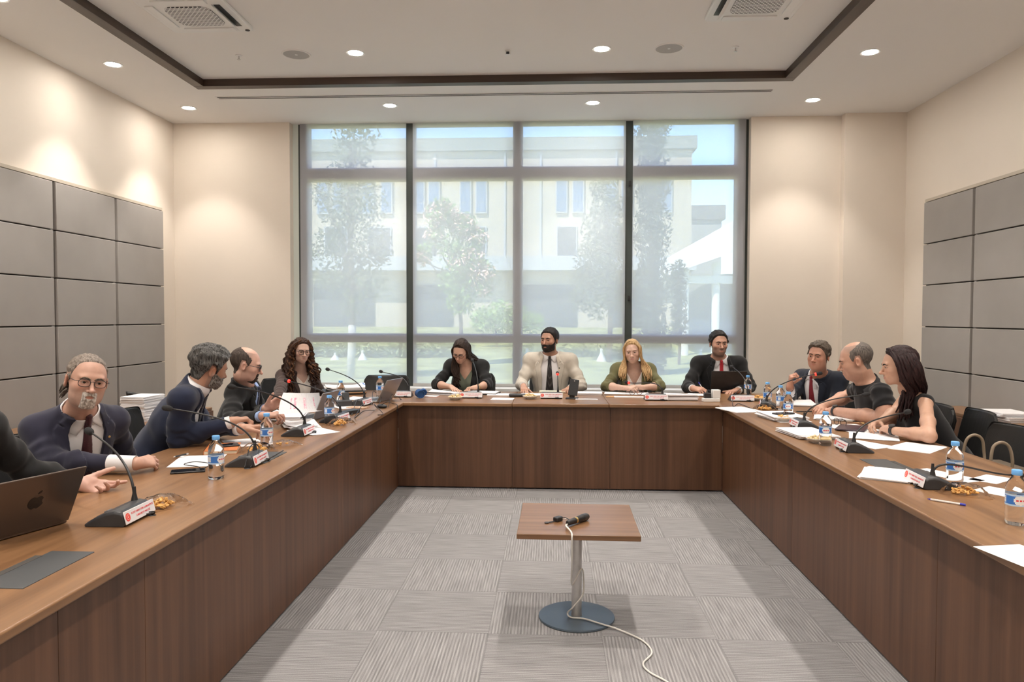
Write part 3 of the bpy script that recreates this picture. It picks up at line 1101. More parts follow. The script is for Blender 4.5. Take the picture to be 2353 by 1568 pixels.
_bm = MB()
_sec = [(-0.098, 0.80), (-0.092, 0.94), (-0.08, 1.0), (0.08, 1.0), (0.092, 0.94), (0.098, 0.80)]
_n = len(_prof)
_bm.v = [(x, -0.06 + (y + 0.06) * (0.7 + 0.3 * k), z * k) for x, k in _sec for y, z in _prof]
_bm.f = [(i * _n + j, i * _n + (j + 1) % _n, (i + 1) * _n + (j + 1) % _n, (i + 1) * _n + j) for i in range(len(_sec) - 1) for j in range(_n)]
_bm.f += [tuple(range(_n)), tuple(reversed(range((len(_sec) - 1) * _n, len(_sec) * _n)))]
_bm.m = [0] * len(_bm.f)
ME_BASE = mesh_of(_bm, M_DGREY, bevel=0.003)
Rp = Matrix.Rotation(math.radians(-14), 3, 'X')
ME_PLATE = mesh_of(MB().box((0, -0.0735, 0.032), (0.205, 0.003, 0.046), Rp), M_PLATE, bevel=0.001, seg=1)
ME_TXT = []
for body, z, s in (('KUZEY KIBRIS TÜRK CUMHURİYETİ', 0.0395, 0.0094), ('CUMHURİYET MECLİSİ', 0.0245, 0.0094)):
    me = text_mesh(body, s)
    R4 = (Rp @ Matrix.Rotation(PI / 2, 3, 'X')).to_4x4()
    me.transform(Matrix.Translation((0.018, 0, 0)) @ Matrix.Translation(Vector((0, -0.0735, 0.032)) + Rp @ Vector((0, -0.0019, z - 0.032))) @ R4)
    me.materials.clear()
    me.materials.append(M_RED)
    ME_TXT.append(me)
_d = MB()
ce = Vector((0, -0.0735, 0.032)) + Rp @ Vector((0, -0.0018, 0))
_d.lathe([(0.015, -0.0004), (0.015, 0.0002)], ce + Vector((-0.083, 0, 0)), n=24, axis=Rp @ Vector((0, -1, 0)))
ME_EMB = mesh_of(_d, M_EMB)
_d = MB()
for k in range(9):
    a = math.radians(60 + 30 * k)
    c = ce + Vector((-0.083, 0, 0)) + Rp @ Vector((0.0085 * math.cos(a), -0.0004, 0.0085 * math.sin(a)))
    _d.lathe([(0.0016, 0), (0.0016, 0.0003)], c, n=8, axis=Rp @ Vector((0, -1, 0)))
_d.lathe([(0.003, 0), (0.003, 0.0003)], ce + Vector((-0.082, 0, 0)) + Rp @ Vector((0, -0.0004, 0)), n=10, axis=Rp @ Vector((0, -1, 0)))
ME_EMB2 = mesh_of(_d, mat('emblem_pale', (0.92, 0.55, 0.50), 0.5))
ME_KEY = mesh_of(MB().box((-0.055, 0.012, 0.049), (0.03, 0.014, 0.004), Matrix.Rotation(-0.42, 3, 'X')), mat('key_grey', (0.2, 0.2, 0.21), 0.4), bevel=0.001)


def desk_mic(x, y, rz, head, label, red=False, root=0.06, up=0.15, cable=True):
    """Conference unit: wedge base, white plate, gooseneck bent to a foam head at a given place in the room."""
    t = thing('conference_microphone', label, 'microphone', (x, y, TZ), rz, 'gooseneck conference microphones')
    link('base', ME_BASE, t)
    p = link('name_plate', ME_PLATE, t)
    for me in ME_TXT:
        link('lettering', me, p)
    e = link('emblem', ME_EMB, p)
    link('emblem_figure', ME_EMB2, p)
    link('talk_key', ME_KEY, t)
    Mi = Matrix.Rotation(-rz, 3, 'Z')
    hd = Mi @ (Vector(head) - Vector((x, y, TZ)))
    r0 = Vector((root, -0.022, 0.056))
    obj('neck_socket', MB().lathe([(0.013, 0.0), (0.011, 0.012), (0.007, 0.03), (0.0055, 0.055)], r0 - Vector((0, 0, 0.002)), n=14), M_BLACKP, t, smooth='auto')
    d = hd - r0
    ln = d.length
    p2 = hd - Vector((d.x, d.y, 0)) * 0.38 - Vector((0, 0, d.z * 0.12))
    pts = bez(r0, r0 + Vector((0, 0, up)), p2, hd, 22)
    end = (pts[-1] - pts[-2]).normalized()
    obj('gooseneck', MB().tube(pts, [0.0052 - 0.0016 * i / 22 for i in range(23)], 10), M_BLACKP, t, smooth=True)
    hd_ = obj('head', MB().lathe([(0.006, -0.006), (0.011, 0.0), (0.0145, 0.01), (0.0155, 0.025), (0.0135, 0.038), (0.007, 0.046)], hd, n=16, axis=end), M_FOAM, t, smooth=True)
    if red:
        obj('ring_light', MB().lathe([(0.0105, -0.012), (0.0125, -0.009), (0.0125, -0.002), (0.0105, 0.001)], hd, n=16, axis=end), M_MICRED, t, smooth='auto')
    if cable:
        c = bez((0.03, -0.06, 0.012), (0.035, -0.10, 0.012), (0.06, -0.105, 0.02), (0.062, -0.085, 0.002), 8)
        obj('cable', MB().tube(c, 0.0025, 6).tube(bez((0.05, -0.06, 0.012), (0.055, -0.10, 0.02), (0.075, -0.10, 0.015), (0.066, -0.088, 0.002), 8), 0.0025, 6).lathe([(0.014, 0), (0.012, 0.003)], (0.064, -0.086, 0), n=12), M_BLACKP, t)
    return t


H90 = PI / 2
desk_mic(-1.575, 2.63, H90 + 0.03, at(210, 995, x=-1.85), 'conference microphone beside the brown-grey laptop, nearest on the left table')
desk_mic(-1.54, 3.68, H90 + 0.05, at(394, 940, x=-1.92), 'conference microphone with looped cable, right of the nearest left water bottle')
desk_mic(-1.60, 4.62, H90 - 0.02, at(540, 890, x=-1.88), 'conference microphone in front of the bald man holding papers, left table')
desk_mic(-1.545, 5.22, H90 - 0.1, at(663, 876, x=-2.0), 'conference microphone with red ring light pointing at the curly-haired woman', red=True)
desk_mic(-1.62, 6.20, H90 - 0.12, at(756, 850, x=-2.0), 'conference microphone with high arched neck beside the tangled cables, far end of the left table')
desk_mic(-1.40, 6.90, 0.0, at(878, 855, y=7.2), 'conference microphone in front of the empty chair, half behind the open laptop', root=0.07)
desk_mic(-0.737, 6.86, 0.0, at(1086, 830, y=7.10), 'conference microphone in front of the woman in the black blazer looking down')
desk_mic(-0.003, 6.88, 0.0, at(1281, 860, y=7.02), 'conference microphone with upright neck and red ring in front of the beige jacket', red=True, up=0.1)
desk_mic(0.935, 6.80, 0.0, at(1444, 880, y=7.1), 'conference microphone bent low with red ring before the blonde woman', red=True)
desk_mic(1.690, 6.78, 0.0, at(1683, 844, y=7.15), 'conference microphone in front of the man with the bright red tie')
desk_mic(1.80, 6.28, -H90 - 0.25, at(1876, 860, x=2.12), 'conference microphone with red ring pointing at the man with the raised fist', red=True, up=0.13)
desk_mic(1.72, 5.16, -H90 - 0.05, at(1982, 908, x=2.05), 'conference microphone in front of the bald man in the black polo shirt', up=0.13)
desk_mic(1.70, 4.28, -H90 - 0.05, at(2080, 948, x=2.05), 'conference microphone in front of the woman in the sleeveless black top', up=0.12)
desk_mic(1.69, 3.40, -H90 - 0.06, at(2328, 1092, x=2.02), 'conference microphone bent low over the loose sheets, nearest on the right table', up=0.11)

# ---- water bottles
PB = [(0.026, 0.0), (0.031, 0.004), (0.0325, 0.014), (0.031, 0.024), (0.0325, 0.034), (0.0315, 0.05), (0.032, 0.066), (0.0318, 0.072), (0.0318, 0.112), (0.0325, 0.118), (0.0318, 0.135), (0.027, 0.152), (0.019, 0.166), (0.013, 0.176), (0.0125, 0.184)]
ME_BOT = mesh_of(MB().lathe(PB, n=28), M_PET, smooth=True)
ME_CAP = mesh_of(MB().lathe([(0.0155, 0.180), (0.0158, 0.181), (0.0158, 0.196), (0.0145, 0.198), (0.004, 0.1985)], n=24), M_CAP, smooth='auto')
lb = MB()
NU, NVV = 60, 14
for j in range(NVV + 1):
    z = 0.071 + 0.042 * j / NVV
    for i in range(NU):
        a = 2 * PI * i / NU
        lb.v.append((0.0325 * math.cos(a), 0.0325 * math.sin(a), z))
for j in range(NVV):
    for i in range(NU):
        lb.f.append((j * NU + i, j * NU + (i + 1) % NU, (j + 1) * NU + (i + 1) % NU, (j + 1) * NU + i))
        u, v = (i % 30) / 30, (j + 0.5) / NVV
        e = ((u - 0.25) / 0.20) ** 2 + ((v - 0.5) / 0.40) ** 2
        mi = 0
        if v < 0.15 or v > 0.86:
            mi = 1
        if e < 1:
            mi = 2
        if e < 0.62 and 0.42 < v < 0.60 and (i % 3):
            mi = 3
        if 0.58 < u < 0.78 and 0.2 < v < 0.8 and mi == 0:
            mi = 2 if j % 3 else 1
        lb.m.append(mi)
ME_LAB = mesh_of(lb, [M_LBLUE, M_LLIGHT, M_LWHITE, M_RED], smooth=True)


for _m in (ME_BOT, ME_CAP, ME_LAB):
    _m.transform(Matrix.Diagonal((1.08, 1.08, 1.0, 1.0)))


def bottle(x, y, rz, label):
    t = thing('water_bottle', label, 'bottle', (x, y, TZ), rz, 'small plastic water bottles')
    link('body', ME_BOT, t)
    link('cap', ME_CAP, t)
    link('label', ME_LAB, t)
    return t


for px, py, rz, lab in ((497, 1100, -1.2, 'water bottle beside the black phone, nearest on the left table'), (613, 1030, -1.3, 'water bottle behind the orange notebook and snack packet'),
                        (757, 974, -1.1, 'water bottle beside the bag of crackers and grey laptop on the left table'), (783, 928, -1.6, 'water bottle below the black document folder on the left table'),
                        (873, 914, -1.3, 'water bottle behind the far open laptop, in front of the empty chair'), (1718, 911, 0.3, 'water bottle right of the black laptop lid'),
                        (1763, 932, 0.9, 'water bottle behind the red-lit microphone neck at the right corner'), (1793, 942, -1.2, 'water bottle in front of the raised-fist man\'s papers, left of the black phone\'s bottle'),
                        (1811, 962, 0.4, 'water bottle beside the black phone on the paper bundle, right table'), (1896, 1024, 0.5, 'water bottle standing on the end of a paper bundle before the sleeveless woman'),
                        (2193, 1117, 0.7, 'water bottle behind the nearest snack packet on the right table'), (2334, 1205, 0.6, 'water bottle nearest the camera on the right table')):
    p = at(px, py, z=TZ)
    bottle(p.x, p.y, rz, lab)

# ---- paper


def printed(name, ink=(0.45, 0.45, 0.5), n=34.0):
    m, nt, b = _new(name)
    tc = N(nt, 'ShaderNodeTexCoord')
    mp = N(nt, 'ShaderNodeMapping')
    mp.inputs['Scale'].default_value = (90, n * 4, 1)
    L(nt, tc.outputs['Object'], mp.inputs[0])
    nz = N(nt, 'ShaderNodeTexNoise')
    nz.inputs['Scale'].default_value = 1.0
    nz.inputs['Detail'].default_value = 1
    L(nt, mp.outputs[0], nz.inputs['Vector'])
    wv = N(nt, 'ShaderNodeTexWave')
    wv.bands_direction = 'Y'
    wv.inputs['Scale'].default_value = n
    L(nt, tc.outputs['Object'], wv.inputs['Vector'])
    mu = N(nt, 'ShaderNodeMath', operation='MULTIPLY')
    L(nt, nz.outputs[0], mu.inputs[0])
    L(nt, wv.outputs['Fac'], mu.inputs[1])
    L(nt, ramp(nt, mu.outputs[0], [(0.40, (0.83, 0.815, 0.83)), (0.62, tuple(0.4 * q + 0.42 for q in ink))]), b.inputs['Base Color'])
    b.inputs['Roughness'].default_value = 0.7
    return m


M_PRINT = printed('printed_paper')


def paper(name, label, x, y, rz, w=0.21, l=0.297, n=1, h=None, z=TZ, curl=0.0, m=None, jit=0.006, cat='paper', group=None, sub=1):
    """A sheet, or a bundle of n visibly separate layers; every layer is slightly out of line with the next."""
    h = h if h is not None else 0.0012 * n
    mb = MB()
    rnd = random.Random(hash(label) % 9999 if False else sum(map(ord, label)))
    for k in range(n):
        dx, dy, da = (rnd.uniform(-jit, jit), rnd.uniform(-jit, jit), rnd.uniform(-jit, jit) * 4) if n > 1 else (0, 0, 0)
        z0, z1 = h * k / n, h * (k + (0.8 if n < 7 else 0.98)) / n
        ca, sa = math.cos(da), math.sin(da)
        NX, NY = 6, 6
        c1, c2 = rnd.uniform(0.3, 1) * curl, rnd.uniform(0, 0.7) * curl

        def P(u, v, zz):
            X, Y = (u - 0.5) * w, (v - 0.5) * l
            lift = c1 * max(0, u - 0.6) ** 2 * 6 * max(0, v - 0.2) + c2 * max(0, 0.4 - u) ** 2 * 6
            return (X * ca - Y * sa + dx, X * sa + Y * ca + dy, zz + lift)
        top = [P(i / NX, j / NY, z1) for j in range(NY + 1) for i in range(NX + 1)]
        bot = [P(i / NX, j / NY, z0) for j in range(NY + 1) for i in range(NX + 1)]
        o = len(top)
        fs = []
        for j in range(NY):
            for i in range(NX):
                a = j * (NX + 1) + i
                fs.append((a, a + 1, a + NX + 2, a + NX + 1))
                fs.append((o + a, o + a + NX + 1, o + a + NX + 2, o + a + 1))
        for i in range(NX):
            fs += [(i, o + i, o + i + 1, i + 1), (NY * (NX + 1) + i, NY * (NX + 1) + i + 1, o + NY * (NX + 1) + i + 1, o + NY * (NX + 1) + i)]
        for j in range(NY):
            a, b = j * (NX + 1), (j + 1) * (NX + 1)
            fs += [(a, b, o + b, o + a), (a + NX, o + a + NX, o + b + NX, b + NX)]
        mb.add(top + bot, fs)
    o = obj(name, mb, m or (M_PRINT if n < 3 else M_PAPER), loc=(x, y, z + 0.0005), rotz=rz)
    tag(o, label, cat, group)
    return o


def pp(px, py, z=TZ):
    p = at(px, py, z=z)
    return p.x, p.y


def pap(px, py, rz, label, name='paper_sheet', **kw):
    x, y = pp(px, py)
    return paper(name, label, x, y, rz, **kw)


# left table
pap(455, 1060, 0.25, 'handwritten sheet under the grey-bearded man\'s pen hand', curl=0.004, w=0.23, l=0.31)
pap(690, 980, 0.5, 'thick folded paper bundle below the held document, left table', 'paper_bundle', n=5, h=0.02, curl=0.03, jit=0.015)
pap(665, 962, 0.1, 'open curled papers under the bald man\'s hands', 'paper_bundle', n=4, h=0.03, curl=0.05, jit=0.012, w=0.24)
pap(720, 992, 0.9, 'loose flat sheet by the water bottle and bag of crackers', curl=0.02)
pap(795, 935, 0.7, 'flat printed sheets beneath the black folder, before the water bottle', 'paper_bundle', n=2, h=0.004)
pap(830, 918, 1.3, 'printed pink-tinged sheets between the folder and the far laptop', 'paper_bundle', n=2, h=0.004, curl=0.01)
x, y = pp(790, 905)
fo = thing('document_folder', 'black leather folder stuffed with papers in front of the empty chair', 'folder', (x, y, TZ), 0.35)
obj('cover', MB().bx(-0.20, 0.20, -0.14, 0.14, 0.0, 0.012), M_BLACKP, fo, bevel=0.004)
obj('zip_edge', MB().tube([(-0.2, -0.14, 0.02), (0.2, -0.14, 0.02), (0.2, 0.14, 0.022)], 0.006, 8), mat('tan_leather', (0.30, 0.16, 0.07), 0.5), fo)
obj('lid', MB().box((0, 0, 0.028), (0.40, 0.28, 0.008), Matrix.Rotation(0.03, 3, 'Y')), M_BLACKP, fo, bevel=0.003)
d = paper('paper_bundle', 'rumpled white pages with a blue binder lying on the black folder', x + 0.01, y + 0.02, 0.3, w=0.36, l=0.26, n=6, h=0.03, curl=0.05, z=TZ + 0.04, jit=0.012)
obj('binder_edge', MB().tube(bez((0.15, -0.10, 0.005), (0.2, 0, 0.03), (0.19, 0.06, 0.04), (0.16, 0.12, 0.045), 10), 0.008, 8), M_LBLUE, d, smooth=True)

x, y = pp(512, 1036)
nb = thing('notebook', 'orange covered notebook with a phone on it beside the blue-suited man', 'notebook', (x, y, TZ), 0.32)
obj('cover', MB().bx(-0.085, 0.085, -0.125, 0.125, 0, 0.002).bx(-0.085, 0.085, -0.125, 0.125, 0.019, 0.022).bx(-0.085, -0.082, -0.125, 0.125, 0, 0.022), mat('orange_cover', (0.55, 0.17, 0.05), 0.5), nb)
obj('pages', MB().bx(-0.082, 0.082, -0.121, 0.121, 0.002, 0.019), mat('cream_pages', (0.75, 0.66, 0.5), 0.8), nb)


def phone(x, y, z, rz, label, tilt=0.0):
    t = thing('phone', label, 'phone', (x, y, z), rz, 'mobile phones on the tables')
    obj('case', MB().bx(-0.037, 0.037, -0.077, 0.077, 0, 0.009), M_BLACKP, t, bevel=0.004)
    obj('screen', MB().bx(-0.033, 0.033, -0.073, 0.073, 0.0088, 0.0095), mat('phone_screen', (0.012, 0.013, 0.016), 0.08), t)
    return t


phone(x + 0.005, y + 0.01, TZ + 0.0225, -1.0, 'black phone lying on the orange notebook')
x, y = pp(432, 1085)
ph = phone(x, y, TZ, -1.15, 'black phone with a short cable beside the nearest left water bottle')
obj('cable', MB().tube(spline([(0.0, 0.07, 0.012), (-0.01, 0.10, 0.03), (-0.04, 0.03, 0.04), (-0.05, -0.02, 0.028), (-0.02, 0.04, 0.02), (0.01, 0.06, 0.013)], 6), 0.0022, 6), M_BLACKP, ph)
pap(560, 1018, 0.6, 'printed sheet behind the orange notebook', w=0.2, l=0.28)

# held document with pink marker columns
_c = [at(641, 952, x=-1.74), at(745, 944, x=-1.66), at(734, 903, x=-1.70), at(652, 903, x=-1.80)]


def _held(u, v):
    p = _c[0] * (1 - u) * (1 - v) + _c[1] * u * (1 - v) + _c[2] * u * v + _c[3] * (1 - u) * v
    return p + Vector((0.02, -0.02, 0)) * math.sin(PI * u) + Vector((0.03, 0, 0)) * (v - 1) * v


cc = sum(_c, Vector()) / 4
hm = MB()
for k in range(2):
    off = Vector((-0.004, 0.004, 0)) * k
    hm.sheet(lambda u, v: _held(u, v) - cc + off, 110, 48)
_rh = random.Random(3)
for j in range(48):
    for i in range(110):
        u, v = (i + 0.004 * j * 110 * 0.03) / 110, j / 48
        if 0.20 < v < 0.74 and j % 3 and any(a < u < b for a, b in ((0.20, 0.225), (0.27, 0.325), (0.50, 0.53), (0.545, 0.56), (0.765, 0.80))) and _rh.random() < 0.8:
            hm.m[j * 110 + i] = 1
o = obj('document', hm, [M_PRINT, mat('pink_marker', (0.85, 0.22, 0.38), 0.7)], loc=cc, smooth=True)
tag(o, 'held up page with pink marker columns in the bald man\'s hand', 'paper')

# ---- laptops


def laptop(x, y, z, rz, open_deg, label, body, w=0.31, d=0.215, screen=None, logo=False):
    """Hinge along local x at y=0; the keyboard lies towards +y and the lid leans back over -y."""
    t = thing('laptop', label, 'laptop', (x, y, z), rz, 'open laptops')
    b = obj('base', MB().bx(-w / 2, w / 2, 0, d, 0.002, 0.016), body, t, bevel=0.004)
    obj('keyboard', MB().bx(-w * 0.43, w * 0.43, 0.025, d * 0.55, 0.0158, 0.0172), M_BLACKP, b)
    obj('touchpad', MB().bx(-w * 0.16, w * 0.16, d * 0.62, d * 0.95, 0.0158, 0.0166), M_DGREY, b)
    a = math.radians(open_deg)
    R = Matrix.Rotation(-(PI - a) + PI, 3, 'X') if False else Matrix.Rotation(a, 3, 'X')
    # the lid is built lying on the keyboard (towards +y) and turned open about the hinge
    hz = Vector((0, -0.002, 0.014))
    lid = MB().box(hz + R @ Vector((0, d / 2, 0.003)), (w, d, 0.007), R)
    ld = obj('lid', lid, body, t, bevel=0.003)
    sc = MB().box(hz + R @ Vector((0, d / 2, -0.0012)), (w * 0.95, d * 0.92, 0.001), R)
    obj('screen', sc, screen or mat('screen_off', (0.02, 0.02, 0.022), 0.1), ld)
    if logo:
        me = logo_mesh(0.034)
        lo = link('logo', me, ld)
        me.transform(Matrix.Translation(hz + R @ Vector((0, d * 0.52, 0.0068))) @ R.to_4x4())
    return t


def logo_mesh(s):
    """A bitten apple with its leaf, as a thin inlay."""
    pts = []
    for k in range(60):
        a = 2 * PI * k / 60
        r = 0.9 + 0.10 * math.cos(2 * a) * 0.6
        x, y = math.cos(a) * r * 0.86, math.sin(a) * r * 0.95
        if y > 0:
            y -= 0.22 * math.exp(-(x / 0.28) ** 2)
        else:
            y += 0.16 * math.exp(-(x / 0.2) ** 2)
            x *= 1 - 0.22 * (-y) ** 2
        # the bite
        bx, by, br = 0.98, 0.12, 0.36
        dx, dy = x - bx, y - by
        q = math.hypot(dx, dy)
        if q < br:
            x, y = bx - math.sqrt(max(0, br * br - dy * dy)), y
        pts.append((x * s, y * s))
    mb = MB()
    mb.prism(pts, 2, 0, 0.0004)
    leaf = []
    for k in range(16):
        t = k / 16 * 2 * PI
        u, v = math.cos(t), math.sin(t)
        leaf.append(((0.14 + 0.26 * u * 0.7 - 0.09 * v) * s, (1.16 + 0.26 * u * 0.7 + 0.09 * v) * s))
    mb.prism(leaf, 2, 0, 0.0004)
    return mesh_of(mb, mat('inlay_dark', (0.03, 0.026, 0.025), 0.12, metal=0.6))


M_ALU = mat('laptop_warm_grey', (0.150, 0.118, 0.10), 0.32, metal=0.75)
M_ALU2 = mat('laptop_silver', (0.42, 0.42, 0.43), 0.35, metal=0.7)
p0 = at(153, 1203, z=TZ)
dv = (at(0, 1245, z=TZ) - p0).normalized()
hc = p0 + dv * 0.155
# the user sits at -x, so local +y has to point to -x
ang = math.atan2(-dv.y, -dv.x)
laptop(hc.x, hc.y, TZ, ang + 0, 116, 'brown-grey laptop seen from behind its lid, at the near end of the left table', M_ALU, w=0.315, d=0.225, logo=True)
x, y = pp(738, 962)
laptop(x, y, TZ, H90 - 0.12, 112, 'silver laptop seen edge-on by the curly-haired woman\'s papers', M_ALU2, w=0.30, d=0.20)
x, y = pp(884, 922)
laptop(x, y, TZ, H90 - 0.25, 118, 'silver laptop with glossy lid leaning open in front of the empty chair', M_ALU2, w=0.31, d=0.21, screen=mat('glossy_lid', (0.16, 0.17, 0.16), 0.12, metal=0.6))
x, y = pp(1672, 903)
laptop(x, y, TZ, -0.06, 112, 'black laptop standing open in front of the man with the bright red tie', M_BLACKP, w=0.34, d=0.225)

# ---- snacks
M_CRACK = mat('crackers', (0.66, 0.36, 0.11), 0.75, var=0.35, scale=60)
M_CHIP = mat('crisps', (0.66, 0.50, 0.27), 0.75, var=0.25, scale=60)


def crumbs(n, r, h, size, seed):
    rn = random.Random(seed)
    mb = MB()
    for k in range(n):
        a, q = rn.uniform(0, 2 * PI), r * math.sqrt(rn.random())
        c = (q * math.cos(a) * 1.15, q * math.sin(a) * 0.8, size * 0.5 + rn.random() * h * (1 - (q / r) ** 2))
        R = Matrix.Rotation(rn.uniform(0, 3), 3, 'X') @ Matrix.Rotation(rn.uniform(0, 3), 3, 'Z')
        mb.box(c, (size, size * rn.uniform(0.5, 1), size * 0.42), R)
    return mb


def packet(x, y, rz, label, full=1.0, s=1.0):
    t = thing('snack_packet', label, 'snack packet', (x, y, TZ), rz, 'clear packets of crackers')
    c = obj('crackers', crumbs(int(46 * full), 0.044 * s, 0.028 * s, 0.016 * s, sum(map(ord, label))), M_CRACK, t, bevel=0.002, seg=1)
    c['kind'] = 'stuff'
    rn = random.Random(len(label))

    def f(u, v):
        X, Y = (u - 0.5) * 0.20 * s, (v - 0.5) * 0.12 * s
        e = max(0, 1 - (abs(u - 0.5) / 0.42) ** 3) * max(0, 1 - (abs(v - 0.5) / 0.5) ** 3)
        return (X * (1 + 0.1 * math.sin(v * 7)), Y, 0.003 + 0.046 * s * e ** 0.7 * (0.5 + 0.5 * full) + 0.006 * s * math.sin(u * 23 + v * 9) * math.sin(v * 17) * (1 - 0.4 * e))
    obj('wrapper', MB().sheet(f, 26, 16), M_WRAP, t, smooth=True)
    return t


for px, py, rz, full, lab in ((372, 1166, 1.0, 1, 'packet of crackers right of the nearest left microphone'), (591, 1037, 0.5, 1, 'packet of crackers between the orange notebook and a water bottle'),
                              (648, 1024, 0.6, 0.12, 'nearly empty snack wrapper in front of the bald man\'s microphone'), (783, 977, 1.0, 1.1, 'packet of crackers on the left table beside the silver laptop\'s bottle'),
                              (2216, 1136, -0.5, 0.9, 'packet of crackers beside the nearest right microphone'), (1758, 942, -0.4, 0.8, 'packet of crackers beside the red-lit microphone at the right corner')):
    x, y = pp(px, py)
    packet(x, y, rz, lab, full)


def snack_bowl(x, y, label, m, r=0.07):
    t = thing('snack_dish', label, 'dish', (x, y, TZ), 0, 'glass dishes of snacks')
    obj('dish', MB().lathe([(r * 0.5, 0.0), (r * 0.55, 0.004), (r * 0.95, 0.022), (r, 0.028), (r * 0.96, 0.029), (r * 0.5, 0.008)], n=32), mat('pale_dish', (0.66, 0.64, 0.60), 0.2), t, smooth='auto')
    c = obj('snacks', crumbs(40, r * 0.72, 0.025, 0.02, sum(map(ord, label))), m, t, bevel=0.002, seg=1)
    c.location.z = 0.012
    c['kind'] = 'stuff'
    return t


for px, py, m, lab in ((1047, 919, M_CHIP, 'dish of crisps left of the looking-down woman\'s microphone'), (1218, 917, M_CHIP, 'dish of crisps left of the beige jacket man\'s microphone'),
                       (1742, 921, M_CRACK, 'dish of crackers at the right corner beside the red-tie man\'s bottle'), (1797, 969, M_CRACK, 'dish of crackers left of the bald polo man\'s microphone'),
                       (1880, 1018, M_CHIP, 'pale dish behind the bottle before the sleeveless woman')):
    x, y = pp(px, py)
    snack_bowl(x, y, lab, m)

# ---- cross table
x, y = pp(966, 915)
t = thing('wrist_strap', 'coiled blue textile strap standing at the left end of the cross table', 'strap', (x, y, TZ + 0.04), 0.2)
def _ring(c, r, w, th, yaw):
    R = Matrix.Rotation(yaw, 3, 'Z')
    return MB().lathe([(r, -w / 2), (r + th, -w / 2), (r + th, w / 2), (r, w / 2), (r, -w / 2)], c, n=32, axis=R @ Vector((0, 1, 0.12)), capb=False, capt=False).lathe([(r * 0.98, -w * 0.4), (r * 0.98, -w * 0.34)], c, n=32, axis=R @ Vector((0, 1, 0.12)))
M_BLUEF = mat('blue_webbing', (0.02, 0.085, 0.26), 0.8, var=0.2, scale=200, bump=0.5, bscale=500)
obj('coil', _ring((-0.005, 0, 0), 0.030, 0.06, 0.008, 0.35), M_BLUEF, t, smooth='auto')
obj('loop', _ring((0.03, 0.035, 0.012), 0.022, 0.05, 0.007, 0.1), M_BLUEF, t, smooth='auto')
x, y = pp(992, 912)
nb2 = thing('notepad', 'small red-edged notepad beside the blue strap', 'notepad', (x, y, TZ), -0.2)
obj('pages', MB().bx(-0.06, 0.06, -0.045, 0.045, 0.002, 0.008), M_PAPER, nb2)
obj('cover', MB().bx(-0.063, 0.063, -0.047, 0.047, 0, 0.002), mat('red_cover', (0.5, 0.10, 0.07), 0.5), nb2)
x, y = pp(1012, 906)
paper('paper_bundle', 'curled white pages under the looking-down woman\'s hand', x, y, 1.3, n=3, h=0.016, curl=0.05, jit=0.015)
x, y = pp(1108, 905)
tg = thing('clipboard', 'black clipboard with a white pad behind the looking-down woman\'s microphone', 'clipboard', (x, y, TZ), 1.45)
obj('board', MB().bx(-0.12, 0.12, -0.16, 0.16, 0, 0.01), M_BLACKP, tg, bevel=0.002)
obj('pad', MB().bx(-0.105, 0.105, -0.15, 0.15, 0.01, 0.018), M_PRINT, tg)
pap(1156, 918, 1.5, 'white sheet at the front edge of the cross table beside a dish', w=0.15, l=0.2, n=2, h=0.004)
pap(1150, 908, 1.5, 'white pad behind the front sheet, left of the black spectacle case', 'paper_pad', w=0.17, l=0.23, n=2, h=0.008)
x, y = pp(1189, 912)
t = tag(obj('spectacle_case', MB().bx(-0.08, 0.08, -0.032, 0.032, 0, 0.028), M_DGREY, bevel=0.010, loc=(x, y, TZ), rotz=0.1), 'dark grey spectacle case between the white pad and a dish', 'case')
pap(1225, 907, 1.5, 'white sheets under the beige jacket man\'s right hand', 'paper_bundle', n=2, h=0.004, w=0.2, l=0.25)
pap(1268, 903, 1.55, 'cream pad lying behind the upright red-lit microphone', 'paper_pad', n=3, h=0.018, w=0.12, l=0.25, m=mat('cream_paper', (0.72, 0.66, 0.52), 0.8))
pap(1350, 906, 1.5, 'white pages on a black folder right of the standing phone', 'paper_bundle', n=4, h=0.018, w=0.2, l=0.27)
pap(1348, 919, 1.56, 'narrow white envelope at the front edge right of the standing phone', 'envelope', n=1, h=0.008, w=0.05, l=0.2, m=M_PAPER, cat='envelope')
x, y = pp(1313, 917)
t = thing('phone', 'black phone standing upright on a small stand before the beige jacket', 'phone', (x, y, TZ), -0.12, 'mobile phones on the tables')
R = Matrix.Rotation(math.radians(-14), 3, 'X') @ Matrix.Rotation(0.12, 3, 'Y')
obj('case', MB().box((0.02, 0, 0.105), (0.085, 0.010, 0.15), R), M_BLACKP, t, bevel=0.004)
obj('lens', MB().lathe([(0.006, 0), (0.006, 0.003)], Vector((0.02, 0, 0.105)) + R @ Vector((0.0, -0.006, 0.06)), n=12, axis=(0, -1, 0)), M_CHROME, t)
obj('stand', MB().bx(-0.02, 0.03, -0.004, 0.02, 0.0, 0.05).bx(-0.05, 0.06, -0.04, 0.06, 0, 0.012), M_BLACKP, t, bevel=0.004)
pap(1440, 905, 1.45, 'white sheets under the blonde woman\'s forearms', 'paper_bundle', n=2, h=0.004, w=0.22, l=0.42)
pap(1420, 913, 1.4, 'tan envelope poking out under the blonde woman\'s sheets', 'envelope', n=1, h=0.006, w=0.06, l=0.22, m=mat('tan_card', (0.55, 0.32, 0.14), 0.7), cat='envelope')
pap(1446, 914, 1.5, 'white card with a blue end in front of the blonde woman', 'card', n=2, h=0.010, w=0.05, l=0.27, m=M_PAPER, cat='card')
x, y = pp(1565, 919)
paper('paper_stack', 'thick stack of white pages right of the blonde woman\'s microphone', x, y, 1.57, n=7, h=0.045, w=0.17, l=0.28, curl=0.02, jit=0.010)
